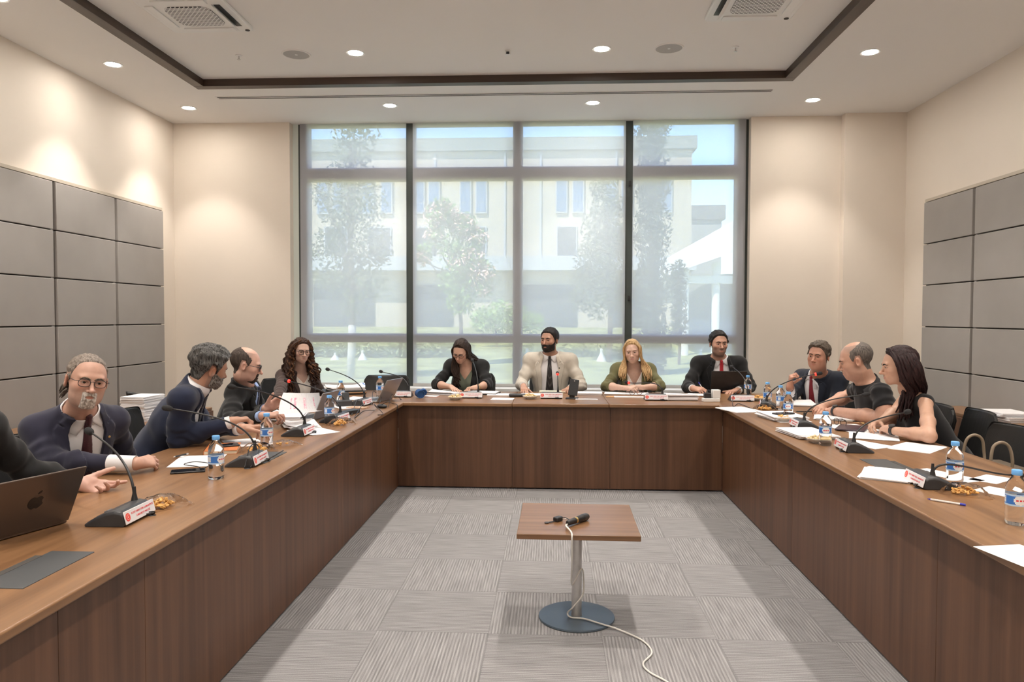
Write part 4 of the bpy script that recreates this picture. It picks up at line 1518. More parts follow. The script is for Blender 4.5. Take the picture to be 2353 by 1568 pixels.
pap(1610, 909, 1.3, 'white sheets under the red-tie man\'s writing hand', 'paper_bundle', n=2, h=0.005, w=0.2, l=0.25, curl=0.01)


def spectacles(x, y, z, rz, label, m=M_GLASSES, folded=False, tilt=0.0):
    t = thing('spectacles', label, 'spectacles', (x, y, z), rz)
    spectacle_parts(t, m, Vector((0, 0, 0.024)), Matrix.Identity(3), 0.075 if folded else 0.12, 1.0)
    return t


def spectacle_parts(t, m, c, R, temple, s, shape=0.85, thick=0.0022):
    """Frame in the local x-z plane facing -y, temples running back along +y."""
    fm = MB()
    for sd in (-1, 1):
        pts = []
        for k in range(25):
            a = 2 * PI * k / 24
            ca, sa = math.cos(a), math.sin(a)
            pw = 2 / (2 + 2.2 * (1 - shape))          # squarer when lower
            ex, ez = math.copysign(abs(ca) ** pw, ca), math.copysign(abs(sa) ** pw, sa)
            pts.append(c + R @ (Vector((sd * 0.034 + 0.025 * ex, 0.004 * max(0, ex * sd), 0.025 * shape * ez)) * s))
        fm.tube(pts, thick, 6, cap=False)
        fm.tube([c + R @ (Vector((sd * 0.058, 0.002, 0.008)) * s), c + R @ (Vector((sd * 0.073, 0.008, 0.008)) * s), c + R @ (Vector((sd * 0.0805, temple * 0.75, 0.008)) * s), c + R @ (Vector((sd * 0.0815, temple, -0.012)) * s)], thick * 0.9, 6)
    fm.tube([c + R @ (Vector((-0.010, 0, 0.006)) * s), c + R @ (Vector((0, -0.003, 0.009)) * s), c + R @ (Vector((0.010, 0, 0.006)) * s)], thick, 6)
    g = obj('spectacle_frame', fm, m, t, smooth=True)
    for sd in (-1, 1):
        lm = MB().lathe([(0.0245, -0.0004), (0.0245, 0.0004)], (0, 0, 0), n=20)
        R2 = R @ Matrix.Rotation(PI / 2, 3, 'X')
        lm.v = [tuple(c + R @ (Vector((sd * 0.034, 0, 0)) * s) + R2 @ (Vector((v[0], v[1] * shape, v[2])) * s)) for v in lm.v]
        obj('spectacle_lens', lm, M_LENS, t)
    return g


x, y = pp(1461, 909)
spectacles(x, y, TZ + 0.004, 0.05, 'dark spectacles standing on the sheets in front of the blonde woman', mat('plum_frame', (0.06, 0.02, 0.03), 0.3), folded=True)
x, y = pp(1636, 925)
st = thing('power_strip', 'white power strip with a cube charger in it at the right inner corner', 'power strip', (x + 0.0, y + 0.05, TZ), 0.12)
obj('strip', MB().bx(-0.075, 0.075, -0.03, 0.03, 0, 0.032), M_WHITE, st, bevel=0.005)
ch = tag(obj('charger', MB().bx(-0.035, 0.035, -0.03, 0.03, 0, 0.075), M_WHITE, bevel=0.006, loc=(x + 0.045, y + 0.06, TZ + 0.032), rotz=0.12), 'white cube charger plugged into the white power strip', 'charger')
t = tag(obj('adapter_plug', MB().bx(-0.03, 0.03, -0.025, 0.025, 0, 0.045).tube([(0, 0, 0.04), (0.0, 0.01, 0.065)], 0.008, 8), M_BLACKP, bevel=0.004, loc=(x - 0.03, y + 0.055, TZ + 0.032)), 'black adapter plug beside the white cube charger', 'plug')
cb = MB().tube(spline([at(1730, 870 + 30, y=7.0), at(1706, 893, y=6.9), at(1690, 905, y=6.75), at(1683, 920, y=6.62), at(1686, 935, z=TZ + 0.004), at(1698, 928, z=TZ + 0.004), at(1735, 944, z=TZ + 0.004), at(1745, 955, z=TZ + 0.004)], 8), 0.0028, 6)
tag(obj('power_cable', cb, M_BLACKP, smooth=True), 'thin black cable over the sheets by the red-tie man\'s microphone', 'cable')

# ---- right table
pap(1700, 943, 0.3, 'flat sheets on the inner corner of the right table', 'paper_bundle', n=2, h=0.006, l=0.34, w=0.24)
pap(1800, 963, 0.1, 'thick fanned paper bundle under the phone before the bald polo man', 'paper_bundle', n=7, h=0.035, jit=0.02, w=0.24, l=0.36)
x, y = pp(1800, 951, TZ + 0.04)
phone(x, y, TZ + 0.0375, -1.1, 'black phone lying on the fanned paper bundle on the right table')
pap(1835, 929, -0.2, 'printed pages in front of the man with the raised fist', 'paper_bundle', n=4, h=0.016, w=0.26, l=0.4, curl=0.012)
pap(1915, 961, -0.3, 'pages under the bald polo man\'s clasped hands', 'paper_bundle', n=4, h=0.014, w=0.26, l=0.34, jit=0.012)
pap(1855, 1001, 0.15, 'thick fanned paper bundle left of the bottle before the sleeveless woman', 'paper_bundle', n=7, h=0.026, jit=0.02, w=0.24, l=0.34)
pap(1960, 985, 0.2, 'white sheets under the sleeveless woman\'s dark tablet', 'paper_bundle', n=2, h=0.004, w=0.26, l=0.33)
pap(2010, 1003, -0.35, 'sheets with a notched corner below the sleeveless woman\'s forearm', 'paper_bundle', n=2, h=0.005, w=0.28, l=0.34, jit=0.012)
pap(1990, 1022, 0.5, 'flat sheet right of the sleeveless woman\'s microphone base', w=0.18, l=0.27)
pap(2105, 1030, -0.75, 'pair of loose sheets at the table\'s outer edge right of the sleeveless woman', 'paper_bundle', n=2, h=0.003, jit=0.014, w=0.22, l=0.3)
pap(2040, 1093, -0.5, 'small stack of sheets left of the nearest right microphone', 'paper_bundle', n=4, h=0.01, jit=0.012)
pap(2175, 1093, 0.45, 'sheet half hidden behind the nearest right microphone', w=0.12, l=0.3)
pap(2278, 1102, -0.9, 'folded sheet on the outer part of the right table behind the last bottle', w=0.12, l=0.19)
pap(2312, 1134, 0.6, 'sheet under the last bottle on the right table', w=0.15, l=0.21)
pap(2350, 1278, 0.2, 'sheet at the very edge of view on the right table', w=0.17, l=0.21)
x, y = pp(1965, 990)
tag(obj('tablet', MB().bx(-0.09, 0.09, -0.13, 0.13, 0, 0.009), mat('plum_cover', (0.035, 0.02, 0.035), 0.3), bevel=0.003, loc=(x, y + 0.05, TZ + 0.006), rotz=-0.5), 'dark plum tablet in front of the sleeveless woman', 'tablet')
x, y = pp(1925, 985)
spectacles(x + 0.05, y + 0.1, TZ + 0.006, -H90 + 0.35, 'black rimmed spectacles on the sheets behind the bottle, right table')


def pen(a, b, label, body, tip, extra=None, r=0.0042):
    a, b = Vector(a), Vector(b)
    t = thing('pen', label, 'pen', a, 0, 'ballpoint pens')
    d = (b - a)
    n = d.normalized()
    obj('barrel', MB().tube([n * 0.012, d * 0.86], r, 8), body, t)
    obj('point', MB().tube([Vector(), n * 0.013], [0.0012, r * 0.9], 8), tip, t)
    obj('end_cap', MB().tube([d * 0.86, d], r * 1.12, 8), tip, t)
    return t


M_PENB = mat('pen_blue', (0.03, 0.035, 0.45), 0.35)
M_PENC = mat('pen_clear', (0.72, 0.68, 0.66), 0.25)
pen(at(2131, 1147, z=TZ + 0.005), at(2219, 1161, z=TZ + 0.005), 'clear ballpoint pen with blue cap on the right table', M_PENC, M_PENB)
x, y = pp(1950, 975)
pen((x, y + 0.05, TZ + 0.009), (x + 0.1, y - 0.02, TZ + 0.009), 'tan pencil on the sheets by the sleeveless woman\'s hands', mat('pencil_tan', (0.55, 0.3, 0.15), 0.5), M_GOLD)
x, y = pp(1855, 953)
pen((x - 0.09, y, TZ + 0.022), (x + 0.06, y + 0.01, TZ + 0.022), 'black pen lying across papers in front of the bald polo man', M_BLACKP, M_BLACKP)

# ---- cables, chargers on the far left table
x, y = pp(802, 952)
t = thing('power_adapter', 'flat black laptop adapter with cables on the far left table', 'adapter', (x, y, TZ), 1.25)
obj('brick', MB().bx(-0.10, 0.10, -0.035, 0.035, 0, 0.03), M_BLACKP, t, bevel=0.005)
obj('plug', MB().tube([(-0.1, 0, 0.016), (-0.15, 0.0, 0.012)], 0.008, 8), M_BLACKP, t)
x, y = pp(790, 934)
t = thing('headset', 'dark grey desk charging cradle beside the black adapter', 'charger', (x, y, TZ), 0.5)
t.name = 'charging_cradle'
obj('block', MB().bx(-0.06, 0.06, -0.045, 0.045, 0.0, 0.05), M_DGREY, t, bevel=0.006)
obj('paddle', MB().box((0.03, 0.06, 0.075), (0.06, 0.012, 0.07), Matrix.Rotation(-0.4, 3, 'X')), M_DGREY, t, bevel=0.005)
obj('cord', MB().tube(spline([(-0.04, 0.05, 0.02), (-0.02, 0.08, 0.07), (0.0, 0.05, 0.08), (0.01, 0.02, 0.06)], 6), 0.004, 6), M_BLACKP, t)
for k, (lab, q) in enumerate((('looped black cable between the adapter and the far laptop', [(808, 948), (822, 926), (838, 922), (832, 940), (815, 955), (835, 955), (860, 937)]),
                             ('black cable drooping over the table corner near the blue strap', [(868, 930), (890, 932), (902, 922), (908, 924), (912, 948)]),
                             ('black cable arching between the far laptop and its microphone', [(892, 930), (900, 915), (912, 905), (922, 912)]),
                             ('tangled black lead at the foot of the far laptop', [(855, 912), (858, 905), (870, 903), (878, 915), (868, 930), (860, 938), (880, 945), (868, 948)]))):
    pts = []
    for i, (px, py) in enumerate(q):
        p = at(px, py + 6, z=TZ + 0.004)
        p.z = TZ + 0.004 + (0.05 if i % 2 and i < len(q) - 1 else 0.0)
        pts.append(p)
    if k == 1:
        pts[-1] = at(912, 948, x=IXL + 0.006)
        pts[-2] = Vector((IXL + 0.004, pts[-1].y + 0.02, TZ + 0.012))
    tag(obj('cable', MB().tube(spline(pts, 7), 0.003, 6), M_BLACKP, smooth=True), lab, 'cable')
x, y = pp(878, 938)
tag(obj('computer_mouse', MB().ell((0, 0, 0.014), (0.032, 0.05, 0.018)), M_BLACKP, smooth=True, loc=(x, y, TZ), rotz=1.0), 'black computer mouse among the cables near the inner corner', 'mouse')
x, y = pp(822, 938)
tag(obj('booklet', MB().bx(-0.05, 0.05, -0.08, 0.08, 0, 0.008), mat('tan_print', (0.55, 0.36, 0.24), 0.6, var=0.4, scale=40), loc=(x, y, TZ), rotz=1.3), 'tan printed booklet under the looped black cable', 'booklet')

# the looped cable on the second microphone
q = at(565, 1075, z=TZ)
pts = [(-1.50, 3.56, TZ + 0.004), (-1.50, 3.58, TZ + 0.03), (-1.50, 3.62, TZ + 0.09), (-1.49, 3.66, TZ + 0.105), (-1.475, 3.68, TZ + 0.08), (-1.47, 3.62, TZ + 0.03), (-1.475, 3.57, TZ + 0.004)]
tag(obj('cable', MB().tube(spline(pts, 7), 0.003, 6).lathe([(0.016, 0), (0.014, 0.003)], (-1.487, 3.56, TZ), n=12), M_BLACKP, smooth=True), 'standing loop of black cable in front of the second microphone plate, left table', 'cable')
pts = [(-1.47, 3.62, TZ + 0.004), (-1.44, 3.75, TZ + 0.02), (-1.43, 3.88, TZ + 0.03), (-1.45, 3.93, TZ + 0.02), (-1.47, 3.85, TZ + 0.006), (-1.48, 3.7, TZ + 0.004)]
tag(obj('cable', MB().tube(spline(pts, 7), 0.003, 6), M_BLACKP, smooth=True), 'flat loop of black cable lying over the left table\'s cable hatch', 'cable')

# ================================================================== chairs
ch_me = {}


def chair(x, y, rz, label):
    """Black upholstered meeting chair; the sitter looks along local -y."""
    t = thing('conference_chair', label, 'chair', (x, y, 0), rz, 'black upholstered meeting chairs')
    if not ch_me:
        s = MB().bx(-0.24, 0.24, -0.25, 0.22, 0.40, 0.47)
        ch_me['seat'] = mesh_of(s, M_LEATHER, bevel=0.03, seg=4)
        pts = []
        W, Hh = 0.245, 0.445
        rows = 10
        bk = MB()
        ncol = 12
        for side in (0, 1):
            for j in range(rows + 1):
                v = j / rows
                hw = W * (0.92 + 0.08 * math.sin(min(1, v * 1.6) * PI / 2)) * (1 if v < 0.8 else math.sqrt(max(0.0, 1 - ((v - 0.8) / 0.2 * 0.55) ** 2)))
                for i in range(ncol + 1):
                    u = i / ncol * 2 - 1
                    yy = 0.19 + 0.10 * v + 0.035 * (-(u * u)) * 1.0 + (0.05 if side else 0.0) * (1 - 0.65 * max(0, v - 0.8) / 0.2) * (1 - 0.45 * abs(u) ** 6)
                    bk.v.append((u * hw, yy, 0.44 + Hh * v))
        n1 = (rows + 1) * (ncol + 1)
        for j in range(rows):
            for i in range(ncol):
                a = j * (ncol + 1) + i
                bk.f.append((a, a + 1, a + ncol + 2, a + ncol + 1))
                bk.f.append((n1 + a, n1 + a + ncol + 1, n1 + a + ncol + 2, n1 + a + 1))
        for i in range(ncol):
            a = rows * (ncol + 1) + i
            bk.f += [(i, n1 + i, n1 + i + 1, i + 1), (a, a + 1, n1 + a + 1, n1 + a)]
        for j in range(rows):
            a, b = j * (ncol + 1), (j + 1) * (ncol + 1)
            bk.f += [(a, b, n1 + b, n1 + a), (a + ncol, n1 + a + ncol, n1 + b + ncol, b + ncol)]
        bk.m = [0] * len(bk.f)
        ch_me['backrest'] = mesh_of(bk, M_LEATHER, bevel=0.014, seg=3)
        ch_me['column'] = mesh_of(MB().lathe([(0.03, 0.06), (0.03, 0.22), (0.018, 0.22), (0.018, 0.40)], n=16), M_BLACKP, smooth='auto')
        for k in range(5):
            a = 2 * PI * k / 5 + 0.3
            d = Vector((math.cos(a), math.sin(a), 0))
            ch_me['leg%d' % k] = mesh_of(MB().tube([d * 0.02 + Vector((0, 0, 0.10)), d * 0.29 + Vector((0, 0, 0.065))], [0.022, 0.014], 8), M_BLACKP, smooth='auto')
            ch_me['caster%d' % k] = mesh_of(MB().lathe([(0.027, -0.018), (0.0275, -0.01), (0.0275, 0.01), (0.027, 0.018)], d * 0.285 + Vector((0, 0, 0.0275)), n=16, axis=(-d.y, d.x, 0)), M_BLACKP, smooth='auto')
        ch_me['bracket'] = mesh_of(MB().tube(bez((0, 0.1, 0.41), (0, 0.3, 0.40), (0, 0.26, 0.46), (0, 0.262, 0.58), 8), 0.018, 8), M_BLACKP, smooth=True)
    for n in ('seat', 'backrest', 'column', 'bracket'):
        link(n, ch_me[n], t)
    for k in range(5):
        l = link('leg', ch_me['leg%d' % k], t)
        link('caster', ch_me['caster%d' % k], l)
    return t


# side board and what lies on it, by the left and right walls
for side, x0, x1, y0, y1, h, lab in ((-1, XL + 0.09, -3.36, 4.6, 7.2, 0.60, 'low walnut sideboard against the left wall, carrying stacked paper'), (1, 3.42, XR - 0.09, 4.2, 7.0, 0.70, 'walnut sideboard against the right wall behind the sleeveless woman')):
    ox, oy = (x0 + x1) / 2, (y0 + y1) / 2
    t = thing('sideboard', lab, 'sideboard', (ox, oy, 0))
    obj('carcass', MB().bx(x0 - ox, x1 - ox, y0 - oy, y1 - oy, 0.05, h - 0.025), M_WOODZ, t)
    obj('top', MB().bx(x0 - 0.0 - ox, x1 + 0.0 - ox, y0 - 0.01 - oy, y1 + 0.01 - oy, h - 0.025, h), M_WOODY, t, bevel=0.003)
    obj('plinth', MB().bx(x0 + 0.03 - ox, x1 - 0.03 - ox, y0 + 0.03 - oy, y1 - 0.03 - oy, 0, 0.05), M_GROOVE, t)
    xf = x1 if side < 0 else x0
    nd = 4
    for k in range(nd):
        a, b = y0 + (y1 - y0) * k / nd + 0.004, y0 + (y1 - y0) * (k + 1) / nd - 0.004
        d_ = obj('door', MB().bx(min(xf, xf - side * 0.018) - ox, max(xf, xf - side * 0.018) - ox, a - oy, b - oy, 0.06, h - 0.03), M_WOODZ, t, bevel=0.002)
        obj('handle', MB().bx(min(xf - side * 0.018, xf - side * 0.035) - ox, max(xf - side * 0.018, xf - side * 0.035) - ox, b - 0.06 - oy, b - 0.045 - oy, h - 0.2, h - 0.08), M_CHROME, d_)
SH = 0.60
c = at(262, 968, z=SH)
paper('paper_stack', 'tall stack of white paper on the sideboard behind the grey-bearded man', -3.56, c.y + 0.12, 1.5, w=0.30, l=0.22, n=34, h=0.21, z=SH, jit=0.009, m=M_PAPER)
paper('paper_stack', 'lower stack of white paper beside the desk telephone on the left sideboard', -3.56, c.y + 0.48, 1.45, w=0.30, l=0.22, n=22, h=0.13, z=SH, jit=0.009, m=M_PAPER)
paper('paper_sheet', 'flat white sheets lying at the front of the left sideboard', -3.47, c.y + 0.32, 0.1, w=0.18, l=0.6, n=2, h=0.008, z=SH, m=M_PAPER)
t = thing('desk_telephone', 'black desk telephone behind the paper stacks on the left sideboard', 'telephone', (-3.86, c.y + 0.62, SH), 0.5)
R = Matrix.Rotation(-0.5, 3, 'Y')
obj('base', MB().box((0, 0, 0.09), (0.24, 0.2, 0.03), R).bx(-0.1, -0.02, -0.09, 0.09, 0, 0.10), M_BLACKP, t, bevel=0.006)
obj('handset', MB().tube(bez((-0.12, -0.085, 0.18), (-0.06, -0.085, 0.20), (0.06, -0.085, 0.13), (0.11, -0.085, 0.07), 8), [0.026, 0.02, 0.016, 0.016, 0.016, 0.016, 0.018, 0.022, 0.026], 10), M_BLACKP, t, smooth=True)
obj('keypad', MB().box((0.03, 0.03, 0.103), (0.12, 0.10, 0.006), R), M_DGREY, t)
paper('paper_stack', 'white papers on the right sideboard behind the sleeveless woman', 3.58, 6.05, 0.1, w=0.24, l=0.32, n=5, h=0.07, z=0.70, jit=0.03, m=M_PAPER)
# ================================================================== people: smooth blended bodies, meshed from a distance field
F32 = np.float32


def _n(v):
    v = np.asarray(v, float)
    return v / np.linalg.norm(v)


class Field:
    """A list of rounded cones and ellipsoids, blended in order; op +k joins, op -k carves."""

    def __init__(s):
        s.p = []

    def cap(s, a, b, ra, rb=None, k=0.01, sub=False):
        s.p.append(('c', np.asarray(a, float), np.asarray(b, float), ra, ra if rb is None else rb, k, sub))
        return s

    def ell(s, c, r, k=0.01, R=None, sub=False):
        s.p.append(('e', np.asarray(c, float), np.asarray(r, float), None if R is None else np.asarray(R, float), None, k, sub))
        return s

    def moved(s, R, t):
        """The same shape turned by R (3x3, columns = local axes) and moved by t."""
        f = Field()
        for q in s.p:
            if q[0] == 'c':
                f.p.append(('c', R @ q[1] + t, R @ q[2] + t, q[3], q[4], q[5], q[6]))
            else:
                R0 = np.eye(3) if q[3] is None else q[3]
                f.p.append(('e', R @ q[1] + t, q[2], R @ R0, None, q[5], q[6]))
        return f

    def join(s, o):
        s.p += o.p
        return s

    def bounds(s):
        lo, hi = np.full(3, 9e9), np.full(3, -9e9)
        for q in s.p:
            if q[6]:
                continue
            if q[0] == 'c':
                r = max(q[3], q[4])
                for e in (q[1], q[2]):
                    lo, hi = np.minimum(lo, e - r), np.maximum(hi, e + r)
            else:
                r = q[2].max()
                lo, hi = np.minimum(lo, q[1] - r), np.maximum(hi, q[1] + r)
        return lo, hi

    def __call__(s, P, infl=0.0):
        d = np.full(len(P), 9.0, F32)
        for q in s.p:
            if q[0] == 'c':
                a, b, ra, rb, k, sub = q[1:]
                ab = (b - a).astype(F32)
                pa = P - a.astype(F32)
                t = np.clip(pa @ ab / max(float(ab @ ab), 1e-12), 0, 1)
                e = np.linalg.norm(pa - t[:, None] * ab, axis=1) - (ra + (rb - ra) * t)
            else:
                c, r, R, _, k, sub = q[1:]
                pl = P - c.astype(F32)
                if R is not None:
                    pl = pl @ R.astype(F32)
                k0 = np.linalg.norm(pl / r.astype(F32), axis=1)
                k1 = np.linalg.norm(pl / (r * r).astype(F32), axis=1)
                e = k0 * (k0 - 1) / np.maximum(k1, 1e-6)
                e = np.where(k0 < 1e-4, -r.min(), e)
            if sub:
                h = np.clip(0.5 - 0.5 * (d + e) / k, 0, 1)
                d = d * (1 - h) - e * h + k * h * (1 - h)
            else:
                h = np.clip(0.5 + 0.5 * (e - d) / k, 0, 1)
                d = e * (1 - h) + d * h - k * h * (1 - h)
        return (d - infl).astype(F32)


def mesh_field(fn, lo, hi, h, keep=None, coarse=4, slack=1.7):
    """Surface nets on the cells near the surface only. Returns vertices and quads."""
    lo = np.asarray(lo, float) - 3 * h
    hi = np.asarray(hi, float) + 3 * h
    H = h * coarse
    n = np.maximum(1, np.ceil((hi - lo) / H).astype(int))
    g = np.stack(np.meshgrid(*[np.arange(q) for q in n], indexing='ij'), -1).reshape(-1, 3)
    cen = (lo + (g + 0.5) * H).astype(F32)
    if keep is not None:
        m = keep(cen, H)
        g, cen = g[m], cen[m]
    if len(g) == 0:
        return np.zeros((0, 3)), np.zeros((0, 4), int)
    d = fn(cen)
    g = g[np.abs(d) < H * slack]
    sub = np.stack(np.meshgrid(*[np.arange(coarse)] * 3, indexing='ij'), -1).reshape(-1, 3)
    cells = (g[:, None, :] * coarse + sub[None]).reshape(-1, 3)
    dims = n * coarse + 2

    def cid(c):
        return (c[..., 0] * dims[1] + c[..., 1]) * dims[2] + c[..., 2]
    off = np.array([[i, j, k] for i in (0, 1) for j in (0, 1) for k in (0, 1)])
    cc = cells[:, None, :] + off[None]
    ids = cid(cc)
    u, inv = np.unique(ids.ravel(), return_inverse=True)
    uc = np.stack([u // (dims[1] * dims[2]), (u // dims[2]) % dims[1], u % dims[2]], -1)
    pos = (lo + uc * h).astype(F32)
    val = np.empty(len(pos), F32)
    CH = 400000
    for i in range(0, len(pos), CH):
        val[i:i + CH] = fn(pos[i:i + CH])
    val = np.where(np.abs(val) < 1e-7, 1e-7, val)
    v8 = val[inv].reshape(-1, 8)
    act = (v8.min(1) < 0) & (v8.max(1) > 0)
    cells, v8 = cells[act], v8[act]
    edges = [(0, 1), (2, 3), (4, 5), (6, 7), (0, 2), (1, 3), (4, 6), (5, 7), (0, 4), (1, 5), (2, 6), (3, 7)]
    sm = np.zeros((len(cells), 3))
    ct = np.zeros(len(cells))
    for a, b in edges:
        va, vb = v8[:, a], v8[:, b]
        x = (va < 0) != (vb < 0)
        t = np.where(x, va / np.where(x, va - vb, 1), 0)
        p = off[a] + t[:, None] * (off[b] - off[a])
        sm += np.where(x[:, None], p, 0)
        ct += x
    verts = lo + (cells + sm / ct[:, None]) * h
    key = cid(cells)
    order = np.argsort(key)
    skey = key[order]
    quads = []
    neg = v8 < 0
    for ax, (b, c) in ((0, (1, 2)), (1, (2, 0)), (2, (0, 1))):
        # the edge leaving corner 7's opposite: take the cell's edge from corner 0 along ax
        e1 = {0: 4, 1: 2, 2: 1}[ax]
        x = neg[:, 0] != neg[:, e1]
        base = cells[x]
        flip = neg[x, 0]
        db, dc = np.zeros(3, int), np.zeros(3, int)
        db[b], dc[c] = 1, 1
        q = []
        ok = np.ones(len(base), bool)
        for s in (np.zeros(3, int), -db, -db - dc, -dc):
            kk = cid(base + s)
            i = np.searchsorted(skey, kk)
            i = np.minimum(i, len(skey) - 1)
            ok &= skey[i] == kk
            q.append(order[i])
        q = np.stack(q, -1)[ok]
        f = flip[ok]
        q[~f] = q[~f][:, ::-1]
        quads.append(q)
    return verts, np.concatenate(quads)


def np_obj(name, V, Q, m, parent=None, col=None, loc=None):
    me = bpy.data.meshes.new(name)
    me.vertices.add(len(V))
    me.vertices.foreach_set('co', np.asarray(V, np.float32).ravel())
    me.loops.add(len(Q) * 4)
    me.loops.foreach_set('vertex_index', np.asarray(Q, np.int32).ravel())
    me.polygons.add(len(Q))
    me.polygons.foreach_set('loop_start', np.arange(0, len(Q) * 4, 4, dtype=np.int32))
    me.polygons.foreach_set('loop_total', np.full(len(Q), 4, np.int32))
    me.polygons.foreach_set('use_smooth', np.ones(len(Q), bool))
    me.update(calc_edges=True)
    me.validate()
    me.materials.append(m)
    if col is not None:
        at_ = me.color_attributes.new('tone', 'FLOAT_COLOR', 'POINT')
        c4 = np.ones((len(V), 4), np.float32)
        c4[:, :3] = col
        at_.data.foreach_set('color', c4.ravel())
    o = bpy.data.objects.new(name, me)
    COL.objects.link(o)
    if parent is not None:
        o.parent = parent
    if loc is not None:
        o.location = loc
    return o


def sstep(a, b, x):
    t = np.clip((x - a) / (b - a), 0, 1)
    return t * t * (3 - 2 * t)


def wob(P, f, ph=0.0):
    """Cheap smooth noise in about -1..1."""
    x, y, z = P[:, 0] * f, P[:, 1] * f, P[:, 2] * f
    return (np.sin(x + 1.7 * np.sin(y * 0.9 + ph) + ph) * np.sin(y * 1.1 + 1.3 * np.sin(z * 0.8 + ph)) + np.sin(z * 1.2 + 1.5 * np.sin(x * 0.7 - ph)) * 0.7) / 1.7


def skin_mat():
    m, nt, b = _new('skin')
    a = N(nt, 'ShaderNodeVertexColor')
    a.layer_name = 'tone'
    tc = N(nt, 'ShaderNodeTexCoord')
    n = N(nt, 'ShaderNodeTexNoise')
    n.inputs['Scale'].default_value = 45
    n.inputs['Detail'].default_value = 4
    L(nt, tc.outputs['Object'], n.inputs['Vector'])
    mr = N(nt, 'ShaderNodeMapRange')
    mr.inputs['To Min'].default_value = 0.88
    mr.inputs['To Max'].default_value = 1.10
    L(nt, n.outputs[0], mr.inputs[0])
    mu = N(nt, 'ShaderNodeMix', data_type='RGBA', blend_type='MULTIPLY')
    mu.inputs[0].default_value = 1
    L(nt, a.outputs[0], mu.inputs[6])
    L(nt, mr.outputs[0], mu.inputs[7])
    L(nt, mu.outputs[2], b.inputs['Base Color'])
    b.inputs['Roughness'].default_value = 0.48
    b.inputs['Subsurface Weight'].default_value = 0.08
    b.inputs['Subsurface Radius'].default_value = (0.012, 0.005, 0.003)
    b.inputs['Subsurface Scale'].default_value = 0.6
    return m


M_SKIN = skin_mat()


def cloth(name, col, var=0.12, bump=0.10, bs=520, rough=0.85, sheen=0.15):
    return mat(name, col, rough, var=var, scale=9, bump=bump, bscale=bs, sheen=sheen, spec=0.25)


def hairmat(name, c1, c2, rough=0.58):
    if name in MATS:
        return MATS[name]
    m, nt, b = _new(name)
    tc = N(nt, 'ShaderNodeTexCoord')
    mp = N(nt, 'ShaderNodeMapping')
    mp.inputs['Scale'].default_value = (160, 160, 22)
    L(nt, tc.outputs['Object'], mp.inputs[0])
    n = N(nt, 'ShaderNodeTexNoise')
    n.inputs['Scale'].default_value = 1
    n.inputs['Detail'].default_value = 3
    L(nt, mp.outputs[0], n.inputs['Vector'])
    L(nt, ramp(nt, n.outputs[0], [(0.35, c1), (0.68, c2)]), b.inputs['Base Color'])
    b.inputs['Roughness'].default_value = rough
    b.inputs['Specular IOR Level'].default_value = 0.3
    bp = N(nt, 'ShaderNodeBump')
    bp.inputs['Strength'].default_value = 0.7
    bp.inputs['Distance'].default_value = 0.004
    L(nt, n.outputs[0], bp.inputs['Height'])
    L(nt, bp.outputs[0], b.inputs['Normal'])
    return m


def eyemat():
    m, nt, b = _new('eye')
    a = N(nt, 'ShaderNodeVertexColor')
    a.layer_name = 'tone'
    L(nt, a.outputs[0], b.inputs['Base Color'])
    b.inputs['Roughness'].default_value = 0.12
    return m


M_EYE = eyemat()


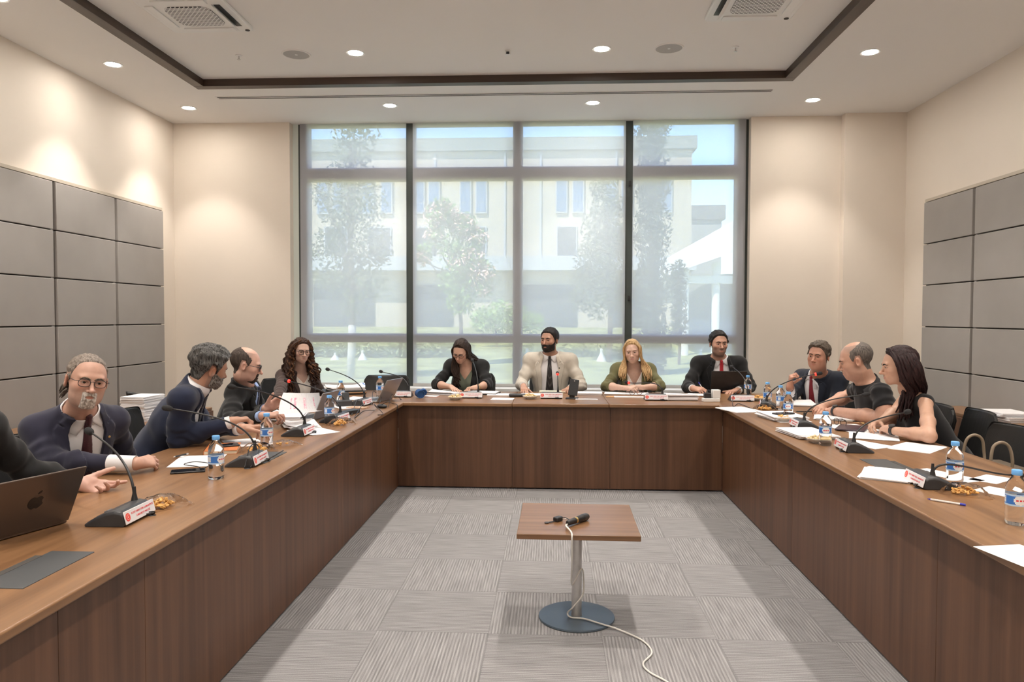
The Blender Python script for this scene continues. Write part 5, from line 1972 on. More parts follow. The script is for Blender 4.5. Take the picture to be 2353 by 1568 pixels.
# ---------------------------------------------------------------- head, in its own frame: s = to the person's right, f = forward, u = up
def head_field(p):
    """p: dict of shape factors."""
    w, jw, nose, fat = p.get('w', 1.0), p.get('jaw', 1.0), p.get('nose', 1.0), p.get('fat', 0.0)
    F = Field()
    F.ell((0, -0.014, 0.032), (0.0765 * w, 0.100, 0.086), 0.01)
    F.ell((0, 0.030, -0.022), (0.0655 * w, 0.062, 0.088), 0.035)
    F.ell((0, 0.026, -0.076), (0.054 * jw, 0.056, 0.036), 0.030)
    F.ell((0, 0.072, -0.100), (0.022 * jw, 0.016, 0.016), 0.028)
    if fat:
        F.ell((0, 0.018, -0.098), (0.050 * jw, 0.050, 0.026 + 0.02 * fat), 0.035)
        for s in (-1, 1):
            F.ell((s * 0.043, 0.040, -0.055), (0.022, 0.030, 0.034), 0.03)
    for s in (-1, 1):
        F.ell((s * 0.040, 0.060, -0.026), (0.022, 0.022, 0.018), 0.028)
    F.ell((0, 0.081, 0.021), (0.047 * w, 0.013, 0.010), 0.018)
    for s in (-1, 1):
        F.ell((s * 0.0315, 0.104, -0.003), (0.016, 0.0155, 0.0115), 0.014, sub=True)
    F.cap((0, 0.086, 0.010), (0, 0.104 + 0.008 * nose, -0.034), 0.0075, 0.0095, 0.012)
    F.ell((0, 0.1065 + 0.009 * nose, -0.037), (0.0105, 0.0098, 0.0085), 0.009)
    for s in (-1, 1):
        F.ell((s * 0.0125, 0.0985, -0.0395), (0.0075, 0.0105, 0.0075), 0.006)
    F.ell((0, 0.076, -0.066), (0.030, 0.021, 0.024), 0.022)
    F.cap((-0.012, 0.0945, -0.0635), (0.012, 0.0945, -0.0635), 0.0048, 0.0048, 0.005)
    F.cap((-0.010, 0.0930, -0.0738), (0.010, 0.0930, -0.0738), 0.0058, 0.0058, 0.005)
    F.cap((-0.022, 0.0945, -0.0688), (0, 0.1005, -0.0683), 0.0015, 0.0018, 0.003, sub=True)
    F.cap((0.022, 0.0945, -0.0688), (0, 0.1005, -0.0683), 0.0015, 0.0018, 0.003, sub=True)
    for s in (-1, 1):
        # lids round the eyeball
        F.ell((s * 0.0315, 0.0765, -0.001), (0.0165, 0.0150, 0.0135), 0.004)
        F.ell((s * 0.0315, 0.0935, -0.0022), (0.0132, 0.012, p.get('eye', 0.0044)), 0.0022, sub=True)
    for s in (-1, 1):
        R = np.array([[math.cos(0.35 * s), 0, 0], [0, 1, 0], [0, 0, 1]])
        cs, sn = math.cos(0.38), math.sin(0.38) * s
        R = np.array([[cs, sn, 0], [-sn, cs, 0], [0, 0, 1.0]])
        F.ell((s * 0.080 * w, -0.006, -0.012), (0.0075, 0.019, 0.031), 0.007, R)
        F.ell((s * 0.086 * w, 0.000, -0.010), (0.0055, 0.010, 0.018), 0.005, R, sub=True)
    return F


class Person:
    def __init__(s, key, label, head, look, neck, hip, shl, shr, skin, hp=None, sex='m', girth=1.0, h=0.003):
        """head: eye-level centre of the head in the room; look: (yaw, pitch, roll) in degrees, yaw 0 = along -y, + turns towards +x.
        shl, shr: left and right shoulder joints (the person's own); neck: pit of the neck; hip: middle of the pelvis."""
        s.key, s.h = key, h
        s.head = np.asarray(head, float)
        ya, pi_, ro = [math.radians(q) for q in look]
        f = np.array([math.sin(ya) * math.cos(pi_), -math.cos(ya) * math.cos(pi_), math.sin(pi_)])
        r = np.cross(f, [0, 0, 1.0])
        r = _n(r)
        u = np.cross(r, f)
        r2 = math.cos(ro) * r + math.sin(ro) * u
        u2 = np.cross(r2, f)
        s.HR = np.stack([r2, f, u2], 1)
        s.neck, s.hip = np.asarray(neck, float), np.asarray(hip, float)
        s.shl, s.shr = np.asarray(shl, float), np.asarray(shr, float)
        s.girth, s.sex, s.skin = girth, sex, np.asarray(skin, float)
        s.hp = hp or {}
        s.hs = s.hp.get('scale', 1.0)
        # torso axes
        s.up = _n(s.neck - s.hip)
        rr = s.shr - s.shl
        rr = rr - s.up * (rr @ s.up)
        s.rt = _n(rr)
        s.fw = np.cross(s.up, s.rt)
        s.TR = np.stack([s.rt, s.fw, s.up], 1)
        s.tl = float(np.linalg.norm(s.neck - s.hip))
        s.root = tag(bpy.data.objects.new('tmp', None), label, 'person')
        s.arms = {}
        s.label = label

    # torso-local coordinates: right, forward, up from the hip
    def tloc(s, P):
        return (P - s.hip.astype(F32)) @ s.TR.astype(F32)

    def tpt(s, r, f, u):
        return s.hip + s.TR @ np.array([r, f, u])

    def build_torso(s):
        F = Field()
        g, T = s.girth, s.tl
        hw = float(np.linalg.norm(s.shr - s.shl)) / 2
        fem = s.sex == 'f'
        R = s.TR
        F.ell(s.tpt(0, 0.0, 0.03), (0.165 * (1.03 if fem else 1), 0.125 * g, 0.12), 0.02, R)
        F.ell(s.tpt(0, 0.012 * g, T * 0.33), (0.140 * g * (0.90 if fem else 1.0), 0.105 * g, 0.17), 0.06, R)
        F.ell(s.tpt(0, 0.008, T * 0.66), ((hw - 0.008) * (0.88 if fem else 0.93), 0.105 * (0.5 + 0.5 * g), 0.185), 0.06, R)
        if fem:
            for q in (-1, 1):
                F.ell(s.tpt(q * 0.068, 0.085, T * 0.62), (0.058, 0.05, 0.058), 0.035, R)
        for q in (s.shl, s.shr):
            F.cap(s.neck - s.up * 0.045, q, 0.062 if not fem else 0.05, 0.050 if not fem else 0.042, 0.05)
        s.torso = F
        hb = s.head + s.HR @ np.array([0, -0.012, -0.075 * s.hs])
        s.hb = hb
        nr = 0.058 if not fem else 0.047
        nr *= s.hp.get('neck', 1.0)
        nk = Field()
        nk.cap(s.neck - s.up * 0.05, hb, nr * 1.08, nr, 0.03)
        # trapezius
        for q in (s.shl, s.shr):
            nk.cap(s.neck + (hb - s.neck) * 0.35, s.neck * 0.45 + q * 0.55, 0.04, 0.03, 0.045)
        s.nk = nk
        return s

    def arm(s, side, elbow, wrist, hand_dir, palm, curl=(0.3, 0.3, 0.3, 0.3), thumb=(0.5, 0.3), fat=1.0, spread=0.06, thumb_in=0.0, joints=None):
        sh = s.shr if side == 'r' else s.shl
        e, w = np.asarray(elbow, float), np.asarray(wrist, float)
        k = (0.86 if s.sex == 'f' else 1.0) * fat
        A = Field()
        A.cap(sh, sh * 0.4 + e * 0.6, 0.047 * k, 0.045 * k, 0.03)
        A.cap(sh * 0.4 + e * 0.6, e, 0.047 * k, 0.041 * k, 0.03)
        A.cap(e, e * 0.65 + w * 0.35, 0.041 * k, 0.043 * k, 0.03)
        A.cap(e * 0.65 + w * 0.35, w, 0.043 * k, 0.0275 * k, 0.03)
        H = Field()
        sg = 1 if side == 'r' else -1
        y = _n(hand_dir)
        n = np.asarray(palm, float)
        n = _n(n - y * (n @ y))
        x = sg * np.cross(y, n)          # towards the thumb
        z = -n                           # back of the hand
        hs = 0.90 if s.sex == 'f' else 1.0

        def W(q):
            return w + (x * q[0] + y * q[1] + z * q[2]) * hs
        kn = [(0.029, 0.090, 0.0), (0.010, 0.094, 0.002), (-0.010, 0.089, 0.001), (-0.027, 0.079, -0.002)]
        H.cap(w, W((0.0, 0.03, 0)), 0.0275 * k, 0.026 * hs, 0.02)
        for i, q in enumerate(kn):
            H.cap(W((q[0] * 0.55, 0.022, 0)), W(q), 0.0150 * hs, 0.0120 * hs, 0.014)
        H.ell(W((0.022, 0.036, -0.012)), (0.017 * hs, 0.026 * hs, 0.013 * hs), 0.012, np.stack([x, y, z], 1))
        seg = [(0.043, 0.025, 0.021), (0.047, 0.029, 0.022), (0.043, 0.027, 0.021), (0.034, 0.020, 0.019)]
        rad = [0.0093, 0.0096, 0.0091, 0.0081]
        for i in range(4):
            c = curl[i] if not isinstance(curl, (int, float)) else curl
            cj = c if isinstance(c, (tuple, list)) else (c, c * 1.15, c * 0.8)
            a = 0.0
            sp = spread * (1.5 - i)
            p = np.array(kn[i])
            prev = p
            for j in range(3):
                a += cj[j]
                d = np.array([math.sin(sp) * math.cos(a), math.cos(sp) * math.cos(a), -math.sin(a)])
                nxt = prev + d * seg[i][j]
                H.cap(W(prev), W(nxt), rad[i] * hs * (1 - 0.08 * j), rad[i] * hs * (0.93 - 0.08 * j), 0.0035 if j else 0.007)
                prev = nxt
        t0 = np.array([0.026, 0.026, -0.010])
        ta, tb = thumb
        d = np.array([math.cos(ta) * math.cos(thumb_in), math.sin(ta) * math.cos(thumb_in), -math.sin(thumb_in)])
        p = t0
        for j, (ln, r0, r1) in enumerate(((0.044, 0.0145, 0.0115), (0.033, 0.0115, 0.0105), (0.027, 0.0105, 0.0085))):
            q = p + d * ln
            H.cap(W(p), W(q), r0 * hs, r1 * hs, 0.008 if j == 0 else 0.004)
            p = q
            # bends back towards the fingers
            ta += tb
            d = np.array([math.cos(ta) * math.cos(thumb_in), math.sin(ta) * math.cos(thumb_in), -math.sin(thumb_in)])
        s.arms[side] = dict(sh=sh, e=e, w=w, A=A, H=H, x=x, y=y, z=z, W=W, k=k)
        return s

    def legs(s, yaw=None):
        L_ = Field()
        s.leg = []
        fw = np.array([s.fw[0], s.fw[1], 0])
        fw = _n(fw)
        rt = np.array([s.rt[0], s.rt[1], 0])
        rt = _n(rt)
        for q in (-1, 1):
            h0 = s.hip + rt * 0.095 * q + np.array([0, 0, 0.0])
            kn = h0 + fw * 0.40 + rt * 0.03 * q
            kn[2] = 0.50
            an = kn + fw * 0.02
            an[2] = 0.095
            toe = an + fw * 0.15
            toe[2] = 0.035
            L_.cap(h0, kn, 0.085, 0.058, 0.03).cap(kn, an, 0.056, 0.036, 0.02).cap(an - np.array([0, 0, 0.05]), toe, 0.034, 0.026, 0.02)
            s.leg.append((h0, kn, an, toe))
        s.legf = L_
        return s

    def finish_body(s, bare=()):
        """One continuous skin: head, neck, trunk, arms, hands and legs."""
        hf = head_field(s.hp)
        for i, q in enumerate(hf.p):
            if s.hs != 1.0:
                q = list(q)
                if q[0] == 'c':
                    q[1], q[2], q[3], q[4] = q[1] * s.hs, q[2] * s.hs, q[3] * s.hs, q[4] * s.hs
                else:
                    q[1], q[2] = q[1] * s.hs, q[2] * s.hs
                hf.p[i] = tuple(q)
        hf = hf.moved(s.HR, s.head)
        s.hf = hf
        B = Field()
        B.join(s.torso).join(s.nk)
        for a in s.arms.values():
            B.join(a['A'])
        B.join(s.legf)
        HD = [a['H'] for a in s.arms.values()]
        hc = s.head.astype(F32)
        nka, nkb = s.neck.astype(F32), s.hb.astype(F32)

        def smin(a, b, k):
            t = np.clip(0.5 + 0.5 * (b - a) / k, 0, 1)
            return b * (1 - t) + a * t - k * t * (1 - t)

        def full(P):
            d = B(P)
            m = np.linalg.norm(P - hc, axis=1) < 0.26
            if m.any():
                d[m] = smin(d[m], hf(P[m]), 0.022)
            for a, H in zip(s.arms.values(), HD):
                m = np.linalg.norm(P - a['w'].astype(F32), axis=1) < 0.27
                if m.any():
                    d[m] = smin(d[m], H(P[m]), 0.012)
            return d
        s.full = full
        spheres = [(s.head, 0.172)] + [(a['W']((0, 0.085, 0)), 0.135) for a in s.arms.values()]

        def fine(C, H):
            m = np.zeros(len(C), bool)
            for c, r in spheres:
                m |= np.linalg.norm(C - np.asarray(c, F32), axis=1) < r
            return m
        lo, hi = B.bounds()
        for f in [hf] + HD:
            a, b = f.bounds()
            lo, hi = np.minimum(lo, a), np.maximum(hi, b)
        V1, Q1 = mesh_field(full, lo, hi, s.h, keep=fine)
        hb_ = 0.0075

        def rough(C, H):
            m = np.ones(len(C), bool)
            for c, r in spheres:
                m &= np.linalg.norm(C - np.asarray(c, F32), axis=1) > r - 4 * hb_ * 0.95
            return m
        V2, Q2 = mesh_field(full, lo, hi, hb_, keep=rough)
        V = np.concatenate([V1, V2])
        Q = np.concatenate([Q1, Q2 + len(V1)])
        col = s.tones(V)
        bpy.data.objects.remove(s.root)
        base = Vector((s.hip[0], s.hip[1], 0))
        o = np_obj('person', V - np.array(base), Q, M_SKIN, None, col, base)
        tag(o, s.label, 'person', 'people seated round the tables')
        s.root, s.base = o, np.array(base)
        s.eyes()
        return s

    def hloc(s, P):
        return ((P - s.head) @ s.HR) / s.hs

    def tones(s, V):
        q = s.hloc(V)
        col = np.tile(s.skin, (len(V), 1))
        near = np.linalg.norm(q, axis=1) < 0.16
        sx, f, u = q[:, 0], q[:, 1], q[:, 2]
        lip = near & (f > 0.075)
        m = np.exp(-(sx / 0.0205) ** 4) * np.exp(-((u + 0.0690) / (0.0098 - 0.16 * np.abs(sx))) ** 4) * lip
        lc = np.asarray(s.hp.get('lips', s.skin * np.array([0.86, 0.58, 0.56])))
        col = col * (1 - 0.65 * m[:, None]) + lc * 0.65 * m[:, None]
        e = np.sqrt(((np.abs(sx) - 0.0315) / 0.0150) ** 2 + ((u + 0.0015) / 0.0062) ** 2)
        m = near * (f > 0.06) * np.exp(-((e - 1.0) / 0.22) ** 2) * (u > -0.0025)
        m = (np.clip(m, 0, 1) * s.hp.get('lash', 0.5))[:, None]
        col = col * (1 - m) + np.array([0.035, 0.02, 0.015]) * m
        # warmer cheeks, nose and ears
        ck = np.exp(-((np.abs(sx) - 0.042) / 0.02) ** 2 - ((u + 0.03) / 0.022) ** 2) * (f > 0.03) * near
        ck += np.exp(-(sx / 0.015) ** 2 - ((u + 0.036) / 0.014) ** 2) * (f > 0.08) * near
        ck += (np.abs(sx) > 0.076) * near * 0.8
        ck = np.clip(ck, 0, 1)[:, None] * 0.45
        col = col * (1 - ck) + s.skin * np.array([1.05, 0.80, 0.74]) * ck
        st = s.hp.get('stubble')
        if st is not None:
            amt, c = st
            m = sstep(-0.020, -0.045, u - 0.35 * np.clip(0.05 - f, 0, 1)) * (f > -0.01) * near * (1 - np.exp(-(sx / 0.022) ** 4 - ((u + 0.0685) / 0.011) ** 4)) * sstep(-0.16, -0.115, u)
            m = np.clip(m, 0, 1)[:, None] * amt
            col = col * (1 - m) + np.asarray(c) * m
        sh = s.hp.get('shaved')
        if sh is not None:
            amt, c, top = sh
            m = near * sstep(0.04, -0.02, f - 0.8 * (u - 0.03)) * sstep(-0.06, -0.03, u) * (u < top) * (np.abs(sx) < 0.085)
            m = np.clip(m, 0, 1)[:, None] * amt
            col = col * (1 - m) + np.asarray(c) * m
        return np.clip(col, 0, 1)

    def eyes(s):
        ir = np.asarray(s.hp.get('iris', (0.05, 0.028, 0.015)))
        gx, gz = s.hp.get('gaze', (0.0, 0.0))
        for sd in (-1, 1):
            n, m = 18, 12
            V, col = [], []
            ax = _n(np.array([gx, 1, gz]))
            r = 0.0122
            a = np.cross(ax, [0, 0, 1.0])
            a = _n(a)
            b = np.cross(a, ax)
            for i in range(n + 1):
                th = PI * i / n
                for j in range(m):
                    ph = 2 * PI * j / m
                    V.append((ax * math.cos(th) + (a * math.cos(ph) + b * math.sin(ph)) * math.sin(th)) * r)
                    t = th
                    col.append((0.005, 0.005, 0.005) if t < 0.2 else (tuple(ir) if t < 0.53 else (0.46, 0.42, 0.40)))
            V = np.array(V) + np.array([sd * 0.0315, 0.0785, -0.001])
            Vw = s.head + (V * s.hs) @ s.HR.T
            Q = [(i * m + j, i * m + (j + 1) % m, (i + 1) * m + (j + 1) % m, (i + 1) * m + j) for i in range(n) for j in range(m)]
            np_obj('eye', Vw - s.base, np.array(Q), M_EYE, s.root, np.array(col))

    def child(s, name, fn, lo, hi, h, m, keep=None, slack=1.7, smooth=0):
        V, Q = mesh_field(fn, lo, hi, h, keep=keep, slack=slack)
        if len(V) == 0:
            print('EMPTY', s.key, name)
            return None
        o = np_obj(name, V - s.base, Q, m, s.root)
        if smooth:
            md = o.modifiers.new('smooth', 'SMOOTH')
            md.factor = 0.5
            md.iterations = smooth
        return o

    def hbox(s, r=0.19):
        return s.head - r, s.head + r

    # ------------------------------------------------------------ hair on the head
    def brows(s, m, th=0.0028, lift=0.0, ang=0.0):
        pts = np.array([(0.010, 0.0130 + lift - ang), (0.022, 0.0185 + lift), (0.035, 0.0205 + lift + ang * 0.5), (0.049, 0.0135 + lift)])
        sk = s.full
        c = s.head.astype(F32)
        for sd in (-1, 1):
            def fn(P):
                q = ((P - c) @ s.HR.astype(F32)) / s.hs
                x, f, u = q[:, 0] * sd, q[:, 1], q[:, 2]
                d = np.full(len(P), 9.0)
                for a, b, ra, rb in zip(pts[:-1], pts[1:], (0.8, 1.15, 0.95), (1.15, 0.95, 0.45)):
                    ab = b - a
                    t = np.clip(((x - a[0]) * ab[0] + (u - a[1]) * ab[1]) / (ab @ ab), 0, 1)
                    d = np.minimum(d, np.hypot(x - a[0] - t * ab[0], u - a[1] - t * ab[1]) - th * 1.15 * (ra + (rb - ra) * t))
                d = d + 0.0007 * wob(q, 700)
                k = sk(P) / s.hs
                d = np.maximum(d, np.maximum(k - 0.0022 - 0.0006 * wob(q, 800), -0.004 - k))
                return (np.maximum(d, 0.05 - f) * s.hs).astype(F32)
            a, b = s.hp_(sd * 0.004, 0.055, 0.0), s.hp_(sd * 0.056, 0.105, 0.034)
            e = np.array([s.hp_(sd * x, f, u) for x in (0.004, 0.056) for f in (0.055, 0.105) for u in (0.0, 0.034)])
            s.child('eyebrow', fn, e.min(0), e.max(0), 0.002, m)

    def short_hair(s, m, th=0.010, front=0.072, temple=0.030, back=-0.075, side=-0.012, top=None, recede=0.0, tex=0.004, fr=90, bald=None, sideburn=0.0, sweep=0.0):
        """Cap of hair over the scalp; front = height of the hairline over the brow; bald = (radius, height) of a bare crown."""
        sk = s.full

        def fn(P):
            q = ((P - s.head.astype(F32)) @ s.HR.astype(F32)) / s.hs
            f, u, x = q[:, 1], q[:, 2], np.abs(q[:, 0])
            line = np.interp(f, [-0.12, -0.05, -0.036, -0.026, 0.004, 0.010, 0.022, 0.028, 0.046, 0.066, 0.12],
                             [back, back, back * 0.6, side + 0.034, side + 0.036, side - sideburn, side - sideburn, side + 0.006, temple, front, front + 0.004])
            line = line + recede * np.exp(-((x - 0.046) / 0.018) ** 2) * (f > 0.03) + 0.0022 * wob(q, 170, 2.0)
            rise = sstep(-0.002, 0.022, u - line)
            t = (th * (0.50 + 0.50 * sstep(-0.03, 0.06, u)) + sweep * sstep(0.0, 0.08, f) * sstep(0.04, 0.09, u)) * rise - 0.0015 * (1 - rise)
            tex_ = (tex * wob(q * np.array([1, 0.35, 0.5], F32), fr * 2.2) + tex * 0.6 * wob(q, fr, 1.3)) * rise
            base = sk(P) / s.hs
            d = base - t - tex_
            d = np.maximum(d, (line - 0.004 - u) * 0.75)
            # clear of the ear
            ear = np.sqrt(((x - 0.082) / 0.03) ** 2 + ((f + 0.004) / 0.0235) ** 2 + ((u + 0.010) / 0.034) ** 2)
            if side > -0.05:
                d = np.maximum(d, (1 - ear) * 0.02)
            if bald is not None:
                br, bu, bf = bald
                rr = np.sqrt((x / 1.05) ** 2 + (f - bf) ** 2 * 0.55)
                d = np.maximum(d, np.where(u > bu, (br - rr) * 0.8 + 0.002 * wob(q, 150), -1))
            return (d * s.hs).astype(F32)
        lo, hi = s.hbox(0.17)
        return s.child('hair', fn, lo, hi, max(0.0028, s.h), m)

    def beard(s, m, th=0.007, top=-0.030, mouth=True, goatee=False, side=0.02, tex=0.002):
        sk = s.full

        def fn(P):
            q = ((P - s.head.astype(F32)) @ s.HR.astype(F32)) / s.hs
            x, f, u = np.abs(q[:, 0]), q[:, 1], q[:, 2]
            lim = np.interp(f, [-0.03, 0.0, 0.03, 0.06, 0.075, 0.09], [0.01, 0.0 + side, top + 0.004, top - 0.012, top - 0.018, -0.0455])
            dn = 0.118 + 0.02 * (f > 0)
            d = sk(P) / s.hs - th * sstep(0.0, -0.010, u - lim) * (0.55 + 0.45 * sstep(-0.062, -0.075, u)) - tex * wob(q, 300)
            d = np.maximum(d, (u - lim) * 0.7)
            d = np.maximum(d, (-0.100 - 0.33 * f - u) * 0.8)
            d = np.maximum(d, (0.013 - f) * 0.8)
            if goatee:
                d = np.maximum(d, (x - 0.031) * 0.8)
            if mouth:
                e = (1 - np.sqrt((q[:, 0] / 0.0200) ** 2 + ((u + 0.0690) / (0.0074 - 0.1 * x)) ** 2)) * 0.008
                d = np.maximum(d, np.where(f > 0.06, e, -1))
            ear = np.sqrt(((x - 0.082) / 0.03) ** 2 + ((f + 0.004) / 0.022) ** 2 + ((u + 0.012) / 0.033) ** 2)
            d = np.maximum(d, (1 - ear) * 0.02)
            # the hollow between beard and throat
            d = np.maximum(d, -(np.linalg.norm(q - np.array([0, -0.03, -0.15], F32), axis=1) - 0.055))
            return (d * s.hs).astype(F32)
        lo, hi = s.hbox(0.16)
        return s.child('beard', fn, lo, hi, max(0.0028, s.h), m)

    def locks(s, m, strands, r=0.010, n=6, name='hair', curl=0.0, cw=0.02, cap=None, seed=1):
        """Long hair: tapering locks along given paths (head frame or room), over a scalp cap."""
        rn = random.Random(seed)
        mb = MB()
        for pts, r0 in strands:
            sp = spline([Vector(tuple(p)) for p in pts], 7)
            if curl:
                ph, out = rn.uniform(0, 6.28), []
                L_ = 0
                for i, p in enumerate(sp):
                    if i:
                        L_ += (p - sp[i - 1]).length
                    w = curl * min(1, max(0, (L_ - 0.07) / 0.10))
                    a = ph + L_ / cw
                    out.append(p + Vector((math.cos(a), math.sin(a), 0.25 * math.sin(a * 0.7))) * w)
                sp = out
            k = len(sp)
            mb.tube(sp, [r0 * (0.75 + 0.5 * math.sin(min(1, 2.2 * i / k) * PI / 2)) * (1 - 0.72 * (i / (k - 1)) ** 2.2) for i in range(k)], n, flat=0.75)
        b = Vector(tuple(s.base))
        mb.v = [tuple(Vector(v) - b) for v in mb.v]
        return obj(name, mb, m, s.root, smooth=True, fix=False)

    def hp_(s, x, f, u):
        return s.head + s.HR @ (np.array([x, f, u]) * s.hs)

    def glasses(s, m=M_GLASSES, size=1.0, shape=0.75, thick=0.0018, drop=0.0, yoff=0.0):
        R = Matrix([list(-s.HR[:, 0]), list(-s.HR[:, 1]), list(s.HR[:, 2])]).transposed()
        c = Vector(tuple(s.head + s.HR @ (np.array([0, 0.1035 + yoff, -0.003 - drop]) * s.hs) - s.base))
        return spectacle_parts(s.root, m, c, R, 0.098, 0.98 * size * s.hs, shape, thick)

    # ------------------------------------------------------------ clothing
    def smin_(s, a, b, k):
        t = np.clip(0.5 + 0.5 * (b - a) / k, 0, 1)
        return b * (1 - t) + a * t - k * t * (1 - t)

    def sleeve_d(s, side, P, stop, t0, t1, fold=0.004, seed=0.0):
        """Distance to a sleeve: the arm thickened, cut at a share of the way from elbow (0) to wrist (1); below 0 = share of the upper arm."""
        a = s.arms[side]
        d = a['A'](P)
        e, w, sh = a['e'], a['w'], a['sh']
        if stop >= 0:
            c = e + (w - e) * stop
            ax = _n(w - e)
            cut = (P - c.astype(F32)) @ ax.astype(F32)
            far = (P - e.astype(F32)) @ ax.astype(F32)
        else:
            c = e + (sh - e) * (-stop)
            ax = _n(e - sh)
            cut = (P - c.astype(F32)) @ ax.astype(F32)
            # the forearm is always beyond
            fa = (P - e.astype(F32)) @ _n(w - e).astype(F32)
            tu = np.clip(((P - sh.astype(F32)) @ (e - sh).astype(F32)) / float((e - sh) @ (e - sh)), 0, 1)[:, None]
            tf = np.clip(((P - e.astype(F32)) @ (w - e).astype(F32)) / float((w - e) @ (w - e)), 0, 1)[:, None]
            du = np.linalg.norm(P - (sh.astype(F32) * (1 - tu) + e.astype(F32) * tu), axis=1)
            df = np.linalg.norm(P - (e.astype(F32) * (1 - tf) + w.astype(F32) * tf), axis=1)
            cut = np.maximum(cut, np.where(df < du - 0.003, 0.02, -1))
        near = np.linalg.norm(P - e.astype(F32), axis=1)
        bulge = np.exp(-(near / 0.10) ** 2)
        along = (P - sh.astype(F32)) @ _n(e - sh).astype(F32)
        wr = fold * (wob(P, 38, seed) * (0.45 + 0.9 * bulge) + 0.75 * np.sin(near * 150 + 6 * wob(P, 14, seed)) * bulge + 0.4 * np.sin(along * 95 + 4 * wob(P, 11, seed + 1)))
        d = d - t0 - (t1 - t0) * np.clip(near / 0.25, 0, 1) - wr
        return np.maximum(d, cut)

    def jacket(s, m, stops=(0.93, 0.93), open_=(0.050, 0.085, 0.05), button=0.35, collar=0.0, t=0.017, lap=0.055, fold=0.0052, name='jacket', skirt=True, h=None, vneck=None, shoulder=0.0, cuff_roll=0.0):
        """open_ = half-widths of the front opening at the hem, the chest and the neck."""
        T = s.tl
        TF = s.torso
        sh_pad = Field()
        for q, sg in ((s.shl, -1), (s.shr, 1)):
            sh_pad.cap(s.neck * 0.4 + q * 0.6 + s.up * 0.0, q + s.up * 0.008 + s.rt * sg * 0.008, 0.050 + shoulder, 0.045 + shoulder, 0.02)

        def fn(P):
            q = s.tloc(P)
            x, f, u = q[:, 0], q[:, 1], q[:, 2]
            ax = np.abs(x)
            v = u / T
            d = TF(P)
            d = s.smin_(d, sh_pad(P), 0.05)
            # back of the collar rises round the neck
            nkd = s.nk(P) - 0.004
            d = s.smin_(d, np.maximum(nkd, (u - T - 0.022 - 0.35 * np.clip(-f, -0.1, 0.05)) * 0.9), 0.02)
            w = np.interp(v, [-0.3, button, 0.62, 0.86, 1.05, 1.25], [open_[0], open_[0] * 0.9 + 0.0, open_[1] * 0.62 + open_[0] * 0.2, open_[1], open_[2], open_[2]])
            lapw = np.interp(v, [button, button + 0.08, 0.78, 0.9, 1.0, 1.1], [0.0, 0.012, lap, lap * 1.05, lap * 0.6, 0.035])
            front = sstep(0.0, 0.03, f)
            lm = front * sstep(0.0, 0.004, lapw - (ax - w)) * (v > button)
            notch = np.abs(v - (0.90 + (ax - w) * 1.2)) < 0.008
            lm = lm * (1 - notch * (ax - w > lapw * 0.45))
            edge = np.exp(-((v - 0.02) / 0.3) ** 2)
            th = t + 0.0085 * lm + fold * 0.8 * wob(P, 17, 2.0) * (1 - 0.6 * lm) + fold * 0.5 * wob(P, 41, 0.7) * (1 - lm)
            d = d - th
            for side, st in zip('rl', stops):
                if side in s.arms:
                    d = s.smin_(d, s.sleeve_d(side, P, st, 0.013, 0.012, fold, 1.0 if side == 'r' else 4.0), 0.045)
            # cut where the sleeve ends applies to the arm alone; the trunk ends at the lap
            d = np.maximum(d, -0.10 - u if skirt else -9)
            # the front opening
            wedge = np.minimum(w - ax, f - 0.0)
            wedge = np.minimum(wedge, 1.32 - v)
            for side in s.arms:      # an arm held before the chest is not cut by it
                wedge = np.minimum(wedge, s.arms[side]['A'](P) - 0.004)
            d = np.maximum(d, wedge)
            # nothing above the collar
            d = np.maximum(d, -(s.nk(P) - 0.007)) if True else d
            return d.astype(F32)
        lo, hi = TF.bounds()
        for a in s.arms.values():
            l2, h2 = a['A'].bounds()
            lo, hi = np.minimum(lo, l2), np.maximum(hi, h2)
        return s.child(name, fn, lo - 0.05, hi + 0.05, h or max(0.0045, s.h * 1.4), m, slack=2.0, smooth=1)

    def shirt(s, m, collar=True, deep=None, stops=None, t=0.0075, name='shirt', fold=0.0015, col_h=0.058, h=None, collar_m=None, cuff=None, points=0.06):
        """deep = (depth of the neck opening as share of trunk, half-width at the top) for an open neckline."""
        T, TF = s.tl, s.torso
        nka, hb = s.neck, s.hb
        nax = _n(hb - nka)

        def fn(P):
            q = s.tloc(P)
            x, f, u = q[:, 0], q[:, 1], q[:, 2]
            ax, v = np.abs(x), u / T
            d = TF(P) - t - fold * wob(P, 30, 5.0)
            if deep is None:
                d = s.smin_(d, np.maximum(s.nk(P) - 0.003, (u - T + 0.012) * 0.9), 0.015)
            else:
                dp, hw = deep
                w = np.interp(v, [1 - dp, 1.0, 1.2], [0.0, hw, hw * 1.25])
                cut = np.minimum(w - ax, np.minimum(f + 0.02, v - (1 - dp)))
                top = np.maximum(-9, (v - 0.97 - 0.10 * np.clip(ax / 0.12, 0, 1)))
                d = np.maximum(d, np.maximum(cut, top * T * 0.8))
            if stops is not None:
                for side, st in zip('rl', stops):
                    if side in s.arms and st is not None:
                        d = s.smin_(d, s.sleeve_d(side, P, st, 0.010, 0.012, fold * 2, 3.0), 0.02)
            if collar:
                p = P - nka.astype(F32)
                al = p @ nax.astype(F32)
                fr = p @ s.fw.astype(F32)
                nd = s.nk(P)
                d = np.maximum(d, np.where(al > -0.03, -(nd - 0.003), -9))
            d = np.maximum(d, -0.08 - u)
            return d.astype(F32)
        lo, hi = TF.bounds()
        if stops is not None:
            for a in s.arms.values():
                l2, h2 = a['A'].bounds()
                lo, hi = np.minimum(lo, l2), np.maximum(hi, h2)
